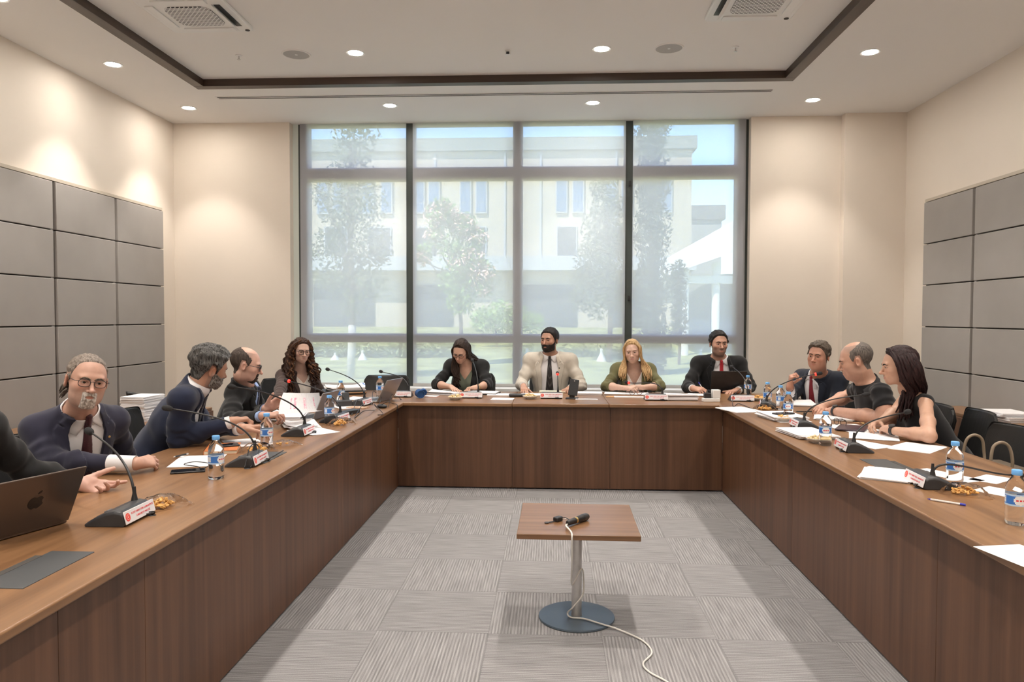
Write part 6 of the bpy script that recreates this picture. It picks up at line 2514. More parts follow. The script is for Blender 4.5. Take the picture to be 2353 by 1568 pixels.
        o = s.child(name, fn, lo - 0.03, hi + np.array([0.03, 0.03, 0.06]), h or max(0.004, s.h * 1.3), m, slack=2.0, smooth=1)
        if collar:
            s.collar(collar_m or m, col_h, points)
        return o

    def collar(s, m, hgt=0.040, points=0.055):
        """Stand and folded leaf of a shirt collar, following the neck."""
        nax = _n(_n(s.hb - s.neck) + np.array([0, 0, 0.45]))
        fw = _n(s.fw - nax * (s.fw @ nax))
        rt = np.cross(fw, nax)
        NPH = 57
        phs = np.linspace(-PI + 0.16, PI - 0.16, NPH)      # 0 = nape

        def rad(ph, al, lift):
            d = (-fw * math.cos(ph) + rt * math.sin(ph))
            c = s.neck + nax * al
            rr = np.linspace(0.02, 0.16, 141)
            pr = (c + rr[:, None] * d).astype(F32)
            dd = s.nk(pr)
            if al < 0.012:
                dd = np.minimum(dd, s.torso(pr) - 0.004)
            i = int(np.argmax(dd > lift))
            return c + d * rr[i]
        b = Vector(tuple(s.base))
        mb = MB()
        rows = []
        for ph in phs:
            fr = 0.5 - 0.5 * math.cos(ph)            # 0 nape .. 1 throat
            top = hgt + 0.012 - 0.030 * fr
            end = max(0, (abs(ph) - 2.05) / 0.95)
            low = top - 0.036 - (points - 0.018) * min(1, end) ** 1.4 * 0.6
            col = [rad(ph, -0.004, 0.004), rad(ph, top * 0.5, 0.0045), rad(ph, top, 0.006), rad(ph, top + 0.002, 0.0085), rad(ph, top - 0.003, 0.0115), rad(ph, top * 0.45, 0.0145)]
            # the leaf widens and parts towards its points
            ph2 = ph * (1 - 0.10 * min(1, end))
            col.append(rad(ph2, low, 0.0155 if end < 0.3 else 0.0140))
            rows.append([Vector(tuple(q)) - b for q in col])
        k = len(rows[0])
        mb.v = [tuple(q) for r in rows for q in r]
        mb.f = [(i * k + j, i * k + j + 1, (i + 1) * k + j + 1, (i + 1) * k + j) for i in range(NPH - 1) for j in range(k - 1)]
        mb.m = [0] * len(mb.f)
        o = obj('collar', mb, m, s.root, smooth=True)
        md = o.modifiers.new('thickness', 'SOLIDIFY')
        md.thickness = 0.002
        return o

    def cuffs(s, m, stops=(1.0, 1.0), start=0.8):
        for side, st in zip('rl', stops):
            if side not in s.arms or st is None:
                continue
            a = s.arms[side]
            p0 = a['e'] + (a['w'] - a['e']) * start
            p1 = a['e'] + (a['w'] - a['e']) * st
            r0 = 0.043 + (0.0275 - 0.043) * max(0, (start - 0.35) / 0.65)
            r1 = 0.043 + (0.0275 - 0.043) * max(0, (st - 0.35) / 0.65)
            b = Vector(tuple(s.base))
            mb = MB().tube([Vector(tuple(p0)) - b, Vector(tuple(p0 * 0.5 + p1 * 0.5)) - b, Vector(tuple(p1)) - b], [(r0 + 0.006) * a['k'], ((r0 + r1) / 2 + 0.0075) * a['k'], (r1 + 0.0095) * a['k']], 22, cap=False)
            mb.tube([Vector(tuple(p1)) - b, Vector(tuple(p1 * 0.97 + p0 * 0.03)) - b], [(r1 + 0.0095) * a['k'], (r1 + 0.003) * a['k']], 22, cap=False)
            obj('shirt_cuff', mb, m, s.root, smooth=True, fix=False)

    def tie(s, m, wid=(0.017, 0.042), low=0.25, t=0.0135, shift=0.0):
        T, TF = s.tl, s.torso

        def fn(P):
            q = s.tloc(P)
            x, f, u = q[:, 0] - shift * (1 - q[:, 2] / T), q[:, 1], q[:, 2]
            v = u / T
            w = np.interp(v, [0.0, low, 0.90, 1.0, 1.05], [wid[1], wid[1], wid[0], wid[0], 0.012])
            d = s.smin_(TF(P), s.nk(P) - 0.004, 0.02) - t - 0.004 * np.clip(1 - np.abs(x) / np.maximum(w, 1e-3), 0, 1)
            d = np.maximum(d, np.maximum(np.abs(x) - w, np.maximum(u - T * 1.0, low * T * 0.4 - u)))
            d = np.maximum(d, -f)
            return d.astype(F32)
        lo = s.tpt(-0.08, 0.0, 0.0)
        pts = np.array([s.tpt(a, b, c) for a in (-0.07, 0.07) for b in (0.0, 0.24) for c in (0.0, T + 0.08)])
        o = s.child('tie', fn, pts.min(0), pts.max(0), max(0.0035, s.h), m, slack=2.2)
        K = Field()
        # the knot sits in the gap of the collar
        k0 = s.neck + s.fw * 0.0
        # march forward to the surface at the pit of the neck
        pr = np.array([s.neck + s.up * (0.004) + s.fw * q for q in np.linspace(0, 0.16, 60)], F32)
        dd = np.minimum(s.torso(pr), s.nk(pr))
        i = int(np.argmax(dd > 0.012))
        kp = pr[i].astype(float)
        K.cap(kp + s.up * 0.013 - s.fw * 0.006, kp - s.up * 0.022 - s.fw * 0.001, 0.0155, 0.0115, 0.01)
        lo, hi = K.bounds()
        s.child('tie_knot', lambda P: K(P), lo, hi, 0.003, m)
        return o

    def trousers(s, m, shoe=M_BLACKP):
        F = Field()
        F.ell(s.tpt(0, 0, 0.0), (0.175, 0.14 * s.girth, 0.12), 0.02, s.TR)
        for h0, kn, an, toe in s.leg:
            F.cap(h0, kn, 0.095, 0.070, 0.03).cap(kn, an + np.array([0, 0, 0.02]), 0.070, 0.058, 0.03)
        lo, hi = F.bounds()

        def fn(P):
            return (F(P) - 0.003 * wob(P, 30)).astype(F32)
        s.child('trousers', fn, lo, hi, 0.012, m)
        for h0, kn, an, toe in s.leg:
            G = Field().cap(an - np.array([0, 0, 0.05]), toe, 0.042, 0.034, 0.02)
            lo, hi = G.bounds()
            s.child('shoe', lambda P: np.maximum(G(P), 0.004 - P[:, 2]), lo, hi, 0.012, shoe)

    def watch(s, side, along=0.93, m=M_BLACKP, face=True):
        a = s.arms[side]
        c = a['e'] + (a['w'] - a['e']) * along
        ax = _n(a['w'] - a['e'])
        r = 0.032 * a['k']
        b = Vector(tuple(c - s.base))
        mb = MB().lathe([(r, -0.011), (r + 0.003, -0.010), (r + 0.003, 0.010), (r, 0.011)], b, n=28, axis=tuple(ax), capb=False, capt=False)
        st = obj('watch', mb, m, s.root, smooth='auto')
        z = _n(a['z'] - ax * (a['z'] @ ax))
        fc = Vector(tuple(c + z * (r + 0.002) - s.base))
        obj('watch_case', MB().lathe([(0.019, 0), (0.020, 0.004), (0.018, 0.008), (0.0, 0.0085)], fc, n=24, axis=tuple(z)), M_DGREY, st, smooth='auto')

    def pin(s, r, v, m, size=0.006, shape='round'):
        """A small badge on the lapel."""
        base = s.tpt(r, 0.0, v * s.tl)
        pr = np.array([base + s.fw * q for q in np.linspace(0.02, 0.26, 120)], F32)
        dd = s.torso(pr)
        i = int(np.argmax(dd > 0.026))
        p = pr[i].astype(float)
        obj('lapel_pin', MB().lathe([(size, 0), (size, 0.003), (size * 0.6, 0.004)], Vector(tuple(p - s.base)), n=14, axis=tuple(s.fw)), m, s.root)
# ================================================================== who sits where
WANT = globals().get('WANT')


def A3(px, py, **k):
    return np.array(at(px, py, **k))


def seat_frame(neck, tyaw, hw, lean, drop=0.034, side=0.0, tilt=0.0, hipz=0.55):
    """Shoulder joints and hip from the pit of the neck, the way the chest faces and how far it leans forward."""
    a = math.radians(tyaw)
    f = np.array([math.sin(a), -math.cos(a), 0])
    r = np.array([f[1], -f[0], 0])
    neck = np.asarray(neck, float)
    hip = neck - f * lean + r * side
    hip[2] = hipz
    up = _n(neck - hip)
    shr = neck + r * hw - up * drop + np.array([0, 0, tilt]) - f * 0.02
    shl = neck - r * hw - up * drop - np.array([0, 0, tilt]) - f * 0.02
    return hip, shl, shr, f, r


def make(key, label, head, look, neck, tyaw, hw, lean, skin, **k):
    hip, shl, shr, f, r = seat_frame(neck, tyaw, hw, lean, k.pop('drop', 0.034), k.pop('side', 0.0), k.pop('tilt', 0.0), k.pop('hipz', 0.55))
    p = Person(key, label, head, look, neck, hip, shl, shr, skin, **k)
    p.f, p.r = f, r
    p.build_torso()
    p.legs()
    return p


def report(p):
    for sd, a in p.arms.items():
        print(p.key, sd, 'upper %.3f fore %.3f' % (np.linalg.norm(a['sh'] - a['e']), np.linalg.norm(a['e'] - a['w'])), 'elbow', a['e'].round(3), 'wrist', a['w'].round(3))
    print(p.key, 'head', p.head.round(3), 'neck', p.neck.round(3), 'neck-head %.3f' % np.linalg.norm(p.neck - p.head), 'trunk %.3f' % p.tl)


C_NAVY = cloth('navy_suiting', (0.016, 0.022, 0.048))
C_NAVYP = cloth('dark_navy_suiting', (0.024, 0.024, 0.044))
C_NAVYD = cloth('midnight_suiting', (0.014, 0.018, 0.030))
C_BLACK = cloth('black_suiting', (0.011, 0.011, 0.012))
C_BROWN = cloth('brown_suiting', (0.055, 0.034, 0.030))
C_BEIGE = cloth('beige_suiting', (0.52, 0.475, 0.41), bump=0.15)
C_OLIVE = cloth('olive_suiting', (0.135, 0.128, 0.060), bump=0.15)
C_JERSEY = cloth('black_jersey', (0.010, 0.010, 0.012))
C_WSHIRT = cloth('white_shirting', (0.78, 0.77, 0.79), var=0.03, bump=0.08)
C_BSHIRT = cloth('light_blue_shirting', (0.34, 0.47, 0.78), var=0.05, bump=0.08)
C_CREAM = cloth('cream_knit', (0.74, 0.68, 0.62), var=0.04)
C_SAGE = cloth('sage_knit', (0.20, 0.23, 0.18), var=0.06)
C_IVORY = cloth('ivory_top', (0.78, 0.73, 0.69), var=0.03)


def tie_mat(name, base, dot, scale, width=0.3):
    m, nt, b = _new(name)
    tc = N(nt, 'ShaderNodeTexCoord')
    v = N(nt, 'ShaderNodeTexVoronoi')
    v.inputs['Scale'].default_value = scale
    v.inputs['Randomness'].default_value = 0.0
    L(nt, tc.outputs['Object'], v.inputs['Vector'])
    L(nt, ramp(nt, v.outputs['Distance'], [(width * 0.8, dot), (width, base)]), b.inputs['Base Color'])
    b.inputs['Roughness'].default_value = 0.45
    b.inputs['Sheen Weight'].default_value = 0.2
    return m


T_WINE = tie_mat('wine_tie', (0.045, 0.006, 0.012), (0.075, 0.015, 0.022), 90)
T_DOTS = tie_mat('dotted_tie', (0.012, 0.011, 0.013), (0.45, 0.40, 0.38), 120, 0.24)
T_RED = tie_mat('red_tie', (0.42, 0.008, 0.018), (0.60, 0.10, 0.10), 80, 0.2)
T_CRIM = tie_mat('crimson_tie', (0.20, 0.006, 0.016), (0.26, 0.02, 0.03), 90)
T_NAVY = tie_mat('navy_tie', (0.012, 0.018, 0.045), (0.02, 0.03, 0.07), 90)
T_LATT = tie_mat('lattice_tie', (0.022, 0.026, 0.042), (0.30, 0.28, 0.27), 55, 0.24)

H_BLACK = hairmat('hair_black', (0.006, 0.005, 0.005), (0.022, 0.017, 0.015))
H_DKBRN = hairmat('hair_dark_brown', (0.012, 0.006, 0.004), (0.042, 0.022, 0.014))
H_CURL = hairmat('hair_chestnut', (0.014, 0.006, 0.004), (0.065, 0.026, 0.013))
H_CURLT = hairmat('hair_copper_ends', (0.05, 0.020, 0.009), (0.16, 0.068, 0.028))
H_AUB = hairmat('hair_aubergine', (0.010, 0.004, 0.005), (0.036, 0.013, 0.014))
H_BLOND = hairmat('hair_blonde', (0.33, 0.19, 0.08), (0.66, 0.46, 0.24))
H_SALT = hairmat('hair_salt_pepper', (0.012, 0.011, 0.011), (0.16, 0.155, 0.15))
H_GREY = hairmat('hair_grey', (0.12, 0.095, 0.08), (0.32, 0.27, 0.23))
H_WHITEB = hairmat('beard_grey_white', (0.30, 0.26, 0.23), (0.70, 0.66, 0.62))
H_GBEARD = hairmat('beard_grizzled', (0.03, 0.028, 0.026), (0.34, 0.32, 0.30))
H_BROWNG = hairmat('hair_brown_grey', (0.035, 0.027, 0.022), (0.17, 0.135, 0.105))
H_CROP = hairmat('hair_cropped', (0.035, 0.026, 0.022), (0.085, 0.062, 0.052), 0.7)
H_CROPG = hairmat('hair_cropped_grey', (0.07, 0.06, 0.055), (0.20, 0.17, 0.15), 0.6)

PEOPLE = {}
H = 0.0029


def go(key):
    return WANT is None or key in WANT


HAND_FLAT = (0.25, 0.25, 0.28, 0.3)
FIST = ((0.9, 1.2, 0.8), (1.0, 1.3, 0.8), (1.05, 1.3, 0.8), (1.1, 1.3, 0.8))
HALF = ((0.5, 0.7, 0.5), (0.6, 0.8, 0.5), (0.7, 0.85, 0.5), (0.75, 0.9, 0.5))
PINCH = ((0.55, 0.85, 0.45), (0.7, 0.95, 0.6), (0.9, 1.1, 0.7), (1.0, 1.1, 0.7))

# ---- grey-bearded man in the dark navy suit, near left
if go('L1'):
    p = make('L1', 'grey-bearded man in glasses and dark navy suit with wine tie, looking at the camera', A3(199, 873, x=-2.22), (46, -5, 9), A3(184, 946, x=-2.33), 54, 0.172, 0.16, (0.56, 0.33, 0.25), drop=0.078, tilt=-0.004, hp=dict(scale=1.02, w=1.05, jaw=1.08, nose=1.25, fat=0.25, shaved=(0.35, (0.30, 0.24, 0.20), 0.13), stubble=(0.25, (0.4, 0.36, 0.33)), eye=0.0042, gaze=(-0.12, 0.0)), girth=1.12, h=0.0026)
    p.arm('r', A3(112, 1062, z=0.812), A3(312, 1066, z=0.805), A3(390, 1052, z=0.80) - A3(312, 1066, z=0.805), (0.1, 0.9, -0.35), curl=((0.30, 0.45, 0.3), (0.45, 0.6, 0.4), (0.6, 0.7, 0.45), (0.7, 0.75, 0.5)), thumb=(1.1, 0.12), thumb_in=0.5)
    p.arm('l', A3(285, 1050, x=-2.34), A3(318, 1130, x=-2.32), (0.9, 0.1, -0.2), (0, 0, -1), curl=HALF)
    p.finish_body()
    p.shirt(C_WSHIRT)
    p.tie(T_WINE)
    p.jacket(C_NAVYP, stops=(0.80, 0.9), open_=(0.085, 0.085, 0.060), button=0.05, lap=0.06, shoulder=-0.008)
    p.cuffs(C_WSHIRT, (1.0, None), 0.70)
    p.short_hair(H_GREY, th=0.0038, front=0.103, temple=0.062, back=-0.095, side=-0.02, recede=0.014, tex=0.0030, fr=130)
    p.beard(H_WHITEB, th=0.007, top=-0.040, goatee=True)
    p.brows(H_BROWNG, 0.003)
    p.glasses(thick=0.0016, shape=0.70)
    # curls in the nape
    rn = random.Random(4)
    st = []
    for k in range(26):
        x = rn.uniform(-0.065, 0.075)
        a = p.hp_(x, -0.075 + 0.35 * abs(x), -0.05 + rn.uniform(-0.01, 0.03))
        st.append(([a, a + p.HR @ np.array([0.01, -0.022, -0.02]), a + p.HR @ np.array([0.02 * (1 if x > 0 else -1), -0.03, -0.05])], 0.0075))
    p.locks(hairmat('hair_grey_curls', (0.06, 0.052, 0.046), (0.25, 0.22, 0.19)), st, name='nape_curls', curl=0.008, cw=0.008, seed=3)
    p.trousers(C_NAVYP)
    p.pin(-0.105, 0.80, M_GOLD, 0.006)
    PEOPLE['L1'] = p
    w = p.arms['r']
    tip = w['W']((0.034, 0.135, -0.03))
    pen(at(398, 1051, z=TZ + 0.012), at(432, 1043, z=TZ + 0.014), 'dark pen between the grey-bearded man\'s fingers on the handwritten sheet', M_BLACKP, M_CHROME, r=0.0045)

# ---- arm and hand of the man at the near left edge
if go('L0'):
    p = make('L0', 'person in black jacket holding an open hand behind the brown-grey laptop', A3(-200, 890, x=-2.2), (75, -6, 0), A3(-140, 980, x=-2.28), 78, 0.195, 0.10,
             (0.60, 0.36, 0.29), hp=dict(), h=0.0029)
    p.arm('l', A3(62, 1085, x=-2.20), A3(182, 1112, x=-2.00), A3(262, 1128, x=-1.87) - A3(182, 1112, x=-2.0), (0.30, -0.75, 0.75), curl=((0.12, 0.25, 0.15), (0.45, 0.6, 0.4), (0.75, 0.8, 0.5), (0.9, 0.9, 0.6)), thumb=(0.75, 0.08), thumb_in=0.0, spread=0.08)
    p.arm('r', p.shr + np.array([0.02, -0.10, -0.26]), p.shr + np.array([0.24, -0.06, -0.33]), (1, 0.3, -0.1), (0, 0, -1), curl=HALF)
    p.finish_body()
    p.shirt(C_WSHIRT)
    p.jacket(C_BLACK, stops=(0.86, 0.93), open_=(0.06, 0.085, 0.05), button=0.2)
    p.short_hair(H_DKBRN)
    p.brows(H_DKBRN)
    p.trousers(C_BLACK)
    PEOPLE['L0'] = p

# ---- man in the navy suit turning away
if go('L2'):
    p = make('L2', 'man in navy suit with salt-and-pepper hair turned away from the camera', A3(480, 842, x=-2.02), (140, -16, -14), A3(446, 897, x=-2.10), 112, 0.185, 0.34,
             (0.46, 0.25, 0.17), drop=0.065, hp=dict(scale=1.01, neck=1.0, stubble=(0.4, (0.2, 0.18, 0.17))), girth=1.15, h=0.0028, tilt=0.01, side=-0.28)
    p.arm('r', A3(408, 1010, x=-2.13), A3(532, 970, x=-1.86), (0.60, 0.72, 0.10), (0.45, 0.45, -0.65), curl=PINCH, thumb=(1.0, 0.15), thumb_in=0.5)
    p.arm('l', A3(470, 985, x=-2.16), A3(556, 986, x=-1.80), (0.65, 0.65, 0.0), (0.2, -0.2, -0.95), curl=HALF, thumb=(0.9, 0.1), thumb_in=0.4)
    p.finish_body()
    p.shirt(C_WSHIRT)
    p.tie(T_LATT)
    p.jacket(C_NAVY, stops=(0.90, 0.88), open_=(0.07, 0.085, 0.055), button=0.08, shoulder=-0.008)
    p.cuffs(C_WSHIRT, (0.99, 0.99), 0.8)
    p.short_hair(H_SALT, th=0.019, front=0.076, temple=0.03, back=-0.088, side=-0.015, tex=0.006, fr=70, sweep=0.012, sideburn=0.02)
    p.beard(H_GBEARD, th=0.010, top=-0.026)
    p.brows(H_SALT)
    p.trousers(C_NAVY)
    PEOPLE['L2'] = p

# ---- bald man with glasses reading
if go('L3'):
    p = make('L3', 'bald man in glasses, black suit and light blue shirt, in profile holding up papers', A3(565, 838, x=-2.22), (106, -14, 0), A3(568, 888, x=-2.30), 98, 0.19, 0.16,
             (0.60, 0.36, 0.28), hp=dict(scale=1.03, nose=1.2, gaze=(0.0, -0.3), stubble=(0.15, (0.1, 0.08, 0.08)), shaved=(0.5, (0.15, 0.10, 0.09), 0.09)), girth=1.05, h=0.003)
    p.arm('r', A3(530, 968, x=-2.25), A3(604, 957, x=-1.93), (0.85, 0.25, 0.10), (0.3, 0.3, -0.9), curl=PINCH, thumb=(0.9, 0.15), thumb_in=0.4)
    p.arm('l', A3(598, 955, x=-2.24), A3(611, 940, x=-1.96), (0.80, 0.1, 0.42), (0.15, -0.8, -0.2), curl=HALF, thumb=(0.9, 0.1), thumb_in=0.3)
    p.finish_body()
    p.shirt(C_BSHIRT)
    p.tie(T_NAVY)
    p.jacket(C_BLACK, stops=(0.90, 0.90), open_=(0.075, 0.085, 0.055), button=0.08)
    p.cuffs(C_BSHIRT, (0.98, 0.98), 0.82)
    p.short_hair(H_CROP, th=0.0035, front=0.10, temple=0.05, back=-0.085, side=-0.012, tex=0.0012, bald=(0.066, 0.045, 0.030), recede=0.0)
    p.beard(H_DKBRN, th=0.0032, top=-0.046, goatee=True)
    p.brows(H_DKBRN)
    p.glasses(thick=0.0020, shape=0.70)
    p.trousers(C_BLACK)
    PEOPLE['L3'] = p

# ---- woman with long curly hair
if go('L4'):
    p = make('L4', 'woman with long curly brown hair, round glasses and brown blazer', A3(692, 806, x=-2.40), (38, -7, 3), A3(687, 856, x=-2.46), 46, 0.150, 0.05,
             (0.60, 0.39, 0.31), sex='f', hp=dict(scale=0.95, w=0.95, jaw=0.92, nose=0.9, lips=(0.48, 0.20, 0.18)), h=0.0029)
    p.arm('r', A3(640, 918, x=-2.42), A3(716, 914, x=-2.14), A3(745, 917, x=-2.02) - A3(716, 914, x=-2.14), (0.0, 0.1, -1), curl=((0.3, 0.4, 0.2), (0.35, 0.5, 0.3), (0.5, 0.6, 0.4), (0.6, 0.6, 0.4)), thumb=(0.9, 0.1), thumb_in=0.3)
    p.arm('l', p.shl + np.array([0.10, 0.02, -0.24]), p.shl + np.array([0.27, -0.10, -0.25]), (0.5, -0.8, -0.1), (0, 0, -1), curl=HALF)
    p.finish_body()
    p.shirt(C_CREAM, collar=False, deep=(0.22, 0.085), name='top')
    p.jacket(C_BROWN, stops=(0.96, 0.95), open_=(0.05, 0.075, 0.062), button=0.2, lap=0.045, t=0.015)
    p.brows(H_DKBRN, 0.0024)
    p.glasses(thick=0.0022, shape=0.95, size=1.02)
    st = []
    rn = random.Random(8)
    for k in range(120):
        sd = 1 if k % 2 else -1
        back = rn.random()
        x0 = sd * rn.uniform(0.006, 0.045)
        f0 = 0.055 - back * 0.12
        a = p.hp_(x0, f0, 0.115 - 0.25 * max(0, -f0 - 0.02))
        b = p.hp_(sd * rn.uniform(0.082, 0.098), 0.050 - back * 0.13, 0.03 + rn.uniform(-0.02, 0.03))
        c = p.hp_(sd * rn.uniform(0.080, 0.125), 0.035 - back * 0.13, -0.09)
        L_ = rn.uniform(0.24, 0.42) if sd > 0 else rn.uniform(0.13, 0.24)
        d = c + np.array([0, 0, -L_ * 0.55]) + p.HR[:, 0] * sd * rn.uniform(0.0, 0.05) + p.f * (0.03 if back < 0.5 else -0.03)
        e = d + np.array([0, 0, -L_ * 0.5]) + p.HR[:, 0] * sd * rn.uniform(-0.02, 0.03)
        st.append(([a, b, c, d, e], rn.uniform(0.010, 0.014)))
    p.locks(H_CURL, st[:86], curl=0.013, cw=0.011, seed=5)
    p.locks(H_CURLT, st[86:], name='hair_copper_locks', curl=0.014, cw=0.010, seed=9)
    p.short_hair(H_CURL, th=0.016, front=0.078, temple=0.05, back=-0.09, side=-0.06, tex=0.005, sideburn=0.05)
    p.trousers(C_BROWN)
    PEOPLE['L4'] = p

# ---- woman in the black blazer looking down
if go('B1'):
    p = make('B1', 'woman in glasses and black blazer over a sage top, looking down and writing', A3(1059, 806, y=7.56), (-14, -33, 6), A3(1071, 837, y=7.70), -4, 0.158, -0.0 + 0.16,
             (0.58, 0.36, 0.27), sex='f', hp=dict(scale=0.96, w=0.96, jaw=0.94, eye=0.0032, gaze=(0.0, -0.5), lips=(0.50, 0.20, 0.18)), h=0.0029)
    p.arm('r', A3(1003, 884, y=7.56), A3(1036, 890, y=7.36), (0.55, -0.80, -0.18), (0.1, -0.1, -1), curl=((0.25, 0.3, 0.2), (0.3, 0.35, 0.25), (0.35, 0.4, 0.3), (0.4, 0.4, 0.3)), thumb=(0.75, 0.1), thumb_in=0.25, spread=0.10)
    p.arm('l', A3(1122, 884, y=7.56), A3(1094, 891, y=7.36), (-0.86, -0.45, -0.05), (-0.15, -0.35, -0.9), curl=PINCH, thumb=(0.9, 0.15), thumb_in=0.5)
    p.finish_body()
    p.shirt(C_SAGE, collar=False, deep=(0.26, 0.095), name='top')
    p.jacket(C_BLACK, stops=(0.30, 0.38), open_=(0.05, 0.078, 0.075), button=0.15, lap=0.045, t=0.016, shoulder=0.012)
    p.brows(H_DKBRN, 0.0026)
    p.glasses(thick=0.0020, shape=0.80)
    st = []
    rn = random.Random(21)
    for k in range(72):
        sd = 1 if k % 2 else -1
        b_ = rn.random()
        f0 = 0.060 - b_ * 0.13
        a = p.hp_(sd * rn.uniform(0.003, 0.012), f0, 0.116 - 0.6 * max(0, -f0 - 0.04))
        b = p.hp_(sd * 0.079, 0.035 - b_ * 0.11, 0.035)
        c = p.hp_(sd * rn.uniform(0.078, 0.088), 0.03 - b_ * 0.11, -0.065)
        if sd > 0:      # falls in front of her right shoulder
            d = A3(1046 + rn.uniform(-8, 8), 850, y=7.60)
            e = A3(1050 + rn.uniform(-9, 9), 876 + rn.uniform(-12, 16), y=7.58)
        else:
            d = A3(1094 + rn.uniform(0, 13), 832 + rn.uniform(-6, 6), y=7.74)
            e = A3(1104 + rn.uniform(-8, 12), 846 + rn.uniform(-6, 16), y=7.80)
        st.append(([a, b, c, d, e], rn.uniform(0.009, 0.012)))
    p.locks(H_DKBRN, st, curl=0.003, cw=0.03, seed=2)
    p.short_hair(H_DKBRN, th=0.010, front=0.082, temple=0.06, back=-0.09, side=-0.06, tex=0.003, sideburn=0.04)
    a = p.arms['l']
    q = a['e'] + (a['w'] - a['e']) * 0.86
    obj('bracelet', MB().lathe([(0.027, -0.004), (0.030, -0.003), (0.030, 0.003), (0.027, 0.004)], Vector(tuple(q - p.base)), n=24, axis=tuple(_n(a['w'] - a['e'])), capb=False, capt=False), M_GOLD, p.root, smooth='auto')
    p.trousers(C_BLACK)
    PEOPLE['B1'] = p
    t0 = a['W']((0.03, 0.10, -0.035))
    pen(t0 + np.array([-0.035, -0.01, -0.04]), t0 + np.array([0.06, 0.03, 0.06]), 'silver pen in the looking-down woman\'s hand', M_CHROME, M_CHROME, r=0.004)

# ---- bearded man in the beige jacket
if go('B2'):
    p = make('B2', 'dark-bearded man in beige jacket with dotted black tie', A3(1263, 781, y=7.70), (-28, -2, 0), A3(1264, 821, y=7.76), -3, 0.205, 0.10,
             (0.47, 0.26, 0.18), hp=dict(scale=1.03, w=0.99, nose=1.2, stubble=(0.5, (0.05, 0.035, 0.03)), eye=0.0042, gaze=(0.1, 0)), girth=1.12, h=0.0029)
    p.arm('r', A3(1198, 884, y=7.66), A3(1203, 888, y=7.42), (0.12, -0.95, -0.30), (0.0, -0.25, -1), curl=((0.35, 0.5, 0.3), (0.4, 0.55, 0.35), (0.45, 0.55, 0.4), (0.5, 0.55, 0.4)), thumb=(0.7, 0.15), thumb_in=0.35, spread=0.07)
    p.arm('l', A3(1336, 886, y=7.66), A3(1310, 893, y=7.42), (-0.55, -0.80, -0.12), (0.1, -0.1, -1), curl=HALF, thumb=(0.8, 0.1), thumb_in=0.3)
    p.finish_body()
    p.shirt(C_WSHIRT)
    p.tie(T_DOTS, wid=(0.019, 0.048))
    p.jacket(C_BEIGE, stops=(0.90, 0.90), open_=(0.105, 0.090, 0.062), button=0.02, lap=0.06, t=0.019)
    p.cuffs(C_WSHIRT, (0.98, 0.98), 0.86)
    p.short_hair(H_BLACK, th=0.010, front=0.068, temple=0.026, back=-0.082, side=-0.02, tex=0.002, sideburn=0.035)
    p.beard(H_BLACK, th=0.0065, top=-0.026)
    p.brows(H_BLACK, 0.0036)
    p.trousers(C_BEIGE)
    p.pin(-0.10, 0.84, M_DGREY, 0.007)
    b = p.tpt(-0.125, 0.0, 0.66 * p.tl)
    PEOPLE['B2'] = p

# ---- blonde woman in the olive blazer
if go('B3'):
    p = make('B3', 'blonde woman in olive blazer and white top with folded forearms', A3(1453, 808, y=7.62), (-10, -5, -5), A3(1456, 845, y=7.70), 0, 0.155, 0.12,
             (0.64, 0.42, 0.33), sex='f', hp=dict(scale=0.97, w=0.95, jaw=0.90, nose=0.85, lips=(0.55, 0.20, 0.18), eye=0.0040), girth=1.05, h=0.0029)
    p.arm('r', A3(1393, 888, y=7.56), A3(1434, 892, y=7.38), (0.93, -0.25, 0.05), (0.1, 0.35, -0.9), curl=((0.5, 0.6, 0.4), (0.5, 0.65, 0.4), (0.55, 0.65, 0.4), (0.6, 0.65, 0.4)), thumb=(0.5, 0.1), thumb_in=0.2)
    p.arm('l', A3(1517, 888, y=7.56), A3(1476, 891, y=7.40), (-0.95, -0.15, 0.15), (0.0, -0.2, -0.95), curl=((0.4, 0.5, 0.3), (0.45, 0.5, 0.3), (0.5, 0.5, 0.3), (0.55, 0.5, 0.3)), thumb=(0.6, 0.1), thumb_in=0.2)
    p.finish_body()
    p.shirt(C_IVORY, collar=False, deep=(0.34, 0.090), name='top')
    p.jacket(C_OLIVE, stops=(0.30, 0.35), open_=(0.085, 0.075, 0.075), button=0.02, lap=0.05, t=0.017, shoulder=0.009)
    p.brows(hairmat('brow_light', (0.14, 0.085, 0.05), (0.28, 0.18, 0.11)), 0.0019)
    st = []
    rn = random.Random(31)
    for k in range(78):
        sd = 1 if k % 2 else -1
        b_ = rn.random()
        f0 = 0.055 - b_ * 0.13
        a = p.hp_(0.018 + sd * rn.uniform(0.002, 0.014), f0, 0.117 - 0.6 * max(0, -f0 - 0.04))
        b = p.hp_(sd * rn.uniform(0.074, 0.084), 0.045 - b_ * 0.12, 0.045)
        c = p.hp_(sd * rn.uniform(0.078, 0.090), 0.040 - b_ * 0.12, -0.065)
        tx = 1432 + rn.uniform(-10, 8) if sd > 0 else 1482 + rn.uniform(-8, 12)
        d = A3(tx, 845, y=7.585)
        e = A3(tx + (-3 if sd > 0 else 5), 870 + rn.uniform(-12, 6), y=7.515)
        if b_ > 0.7:
            d[1] += 0.13
            e[1] += 0.17
        st.append(([a, b, c, d, e], rn.uniform(0.009, 0.0125)))
    p.locks(H_BLOND, st, curl=0.002, cw=0.04, seed=6)
    p.short_hair(H_BLOND, th=0.015, front=0.080, temple=0.055, back=-0.09, side=-0.06, tex=0.002, sideburn=0.05)
    p.trousers(C_OLIVE)
    PEOPLE['B3'] = p

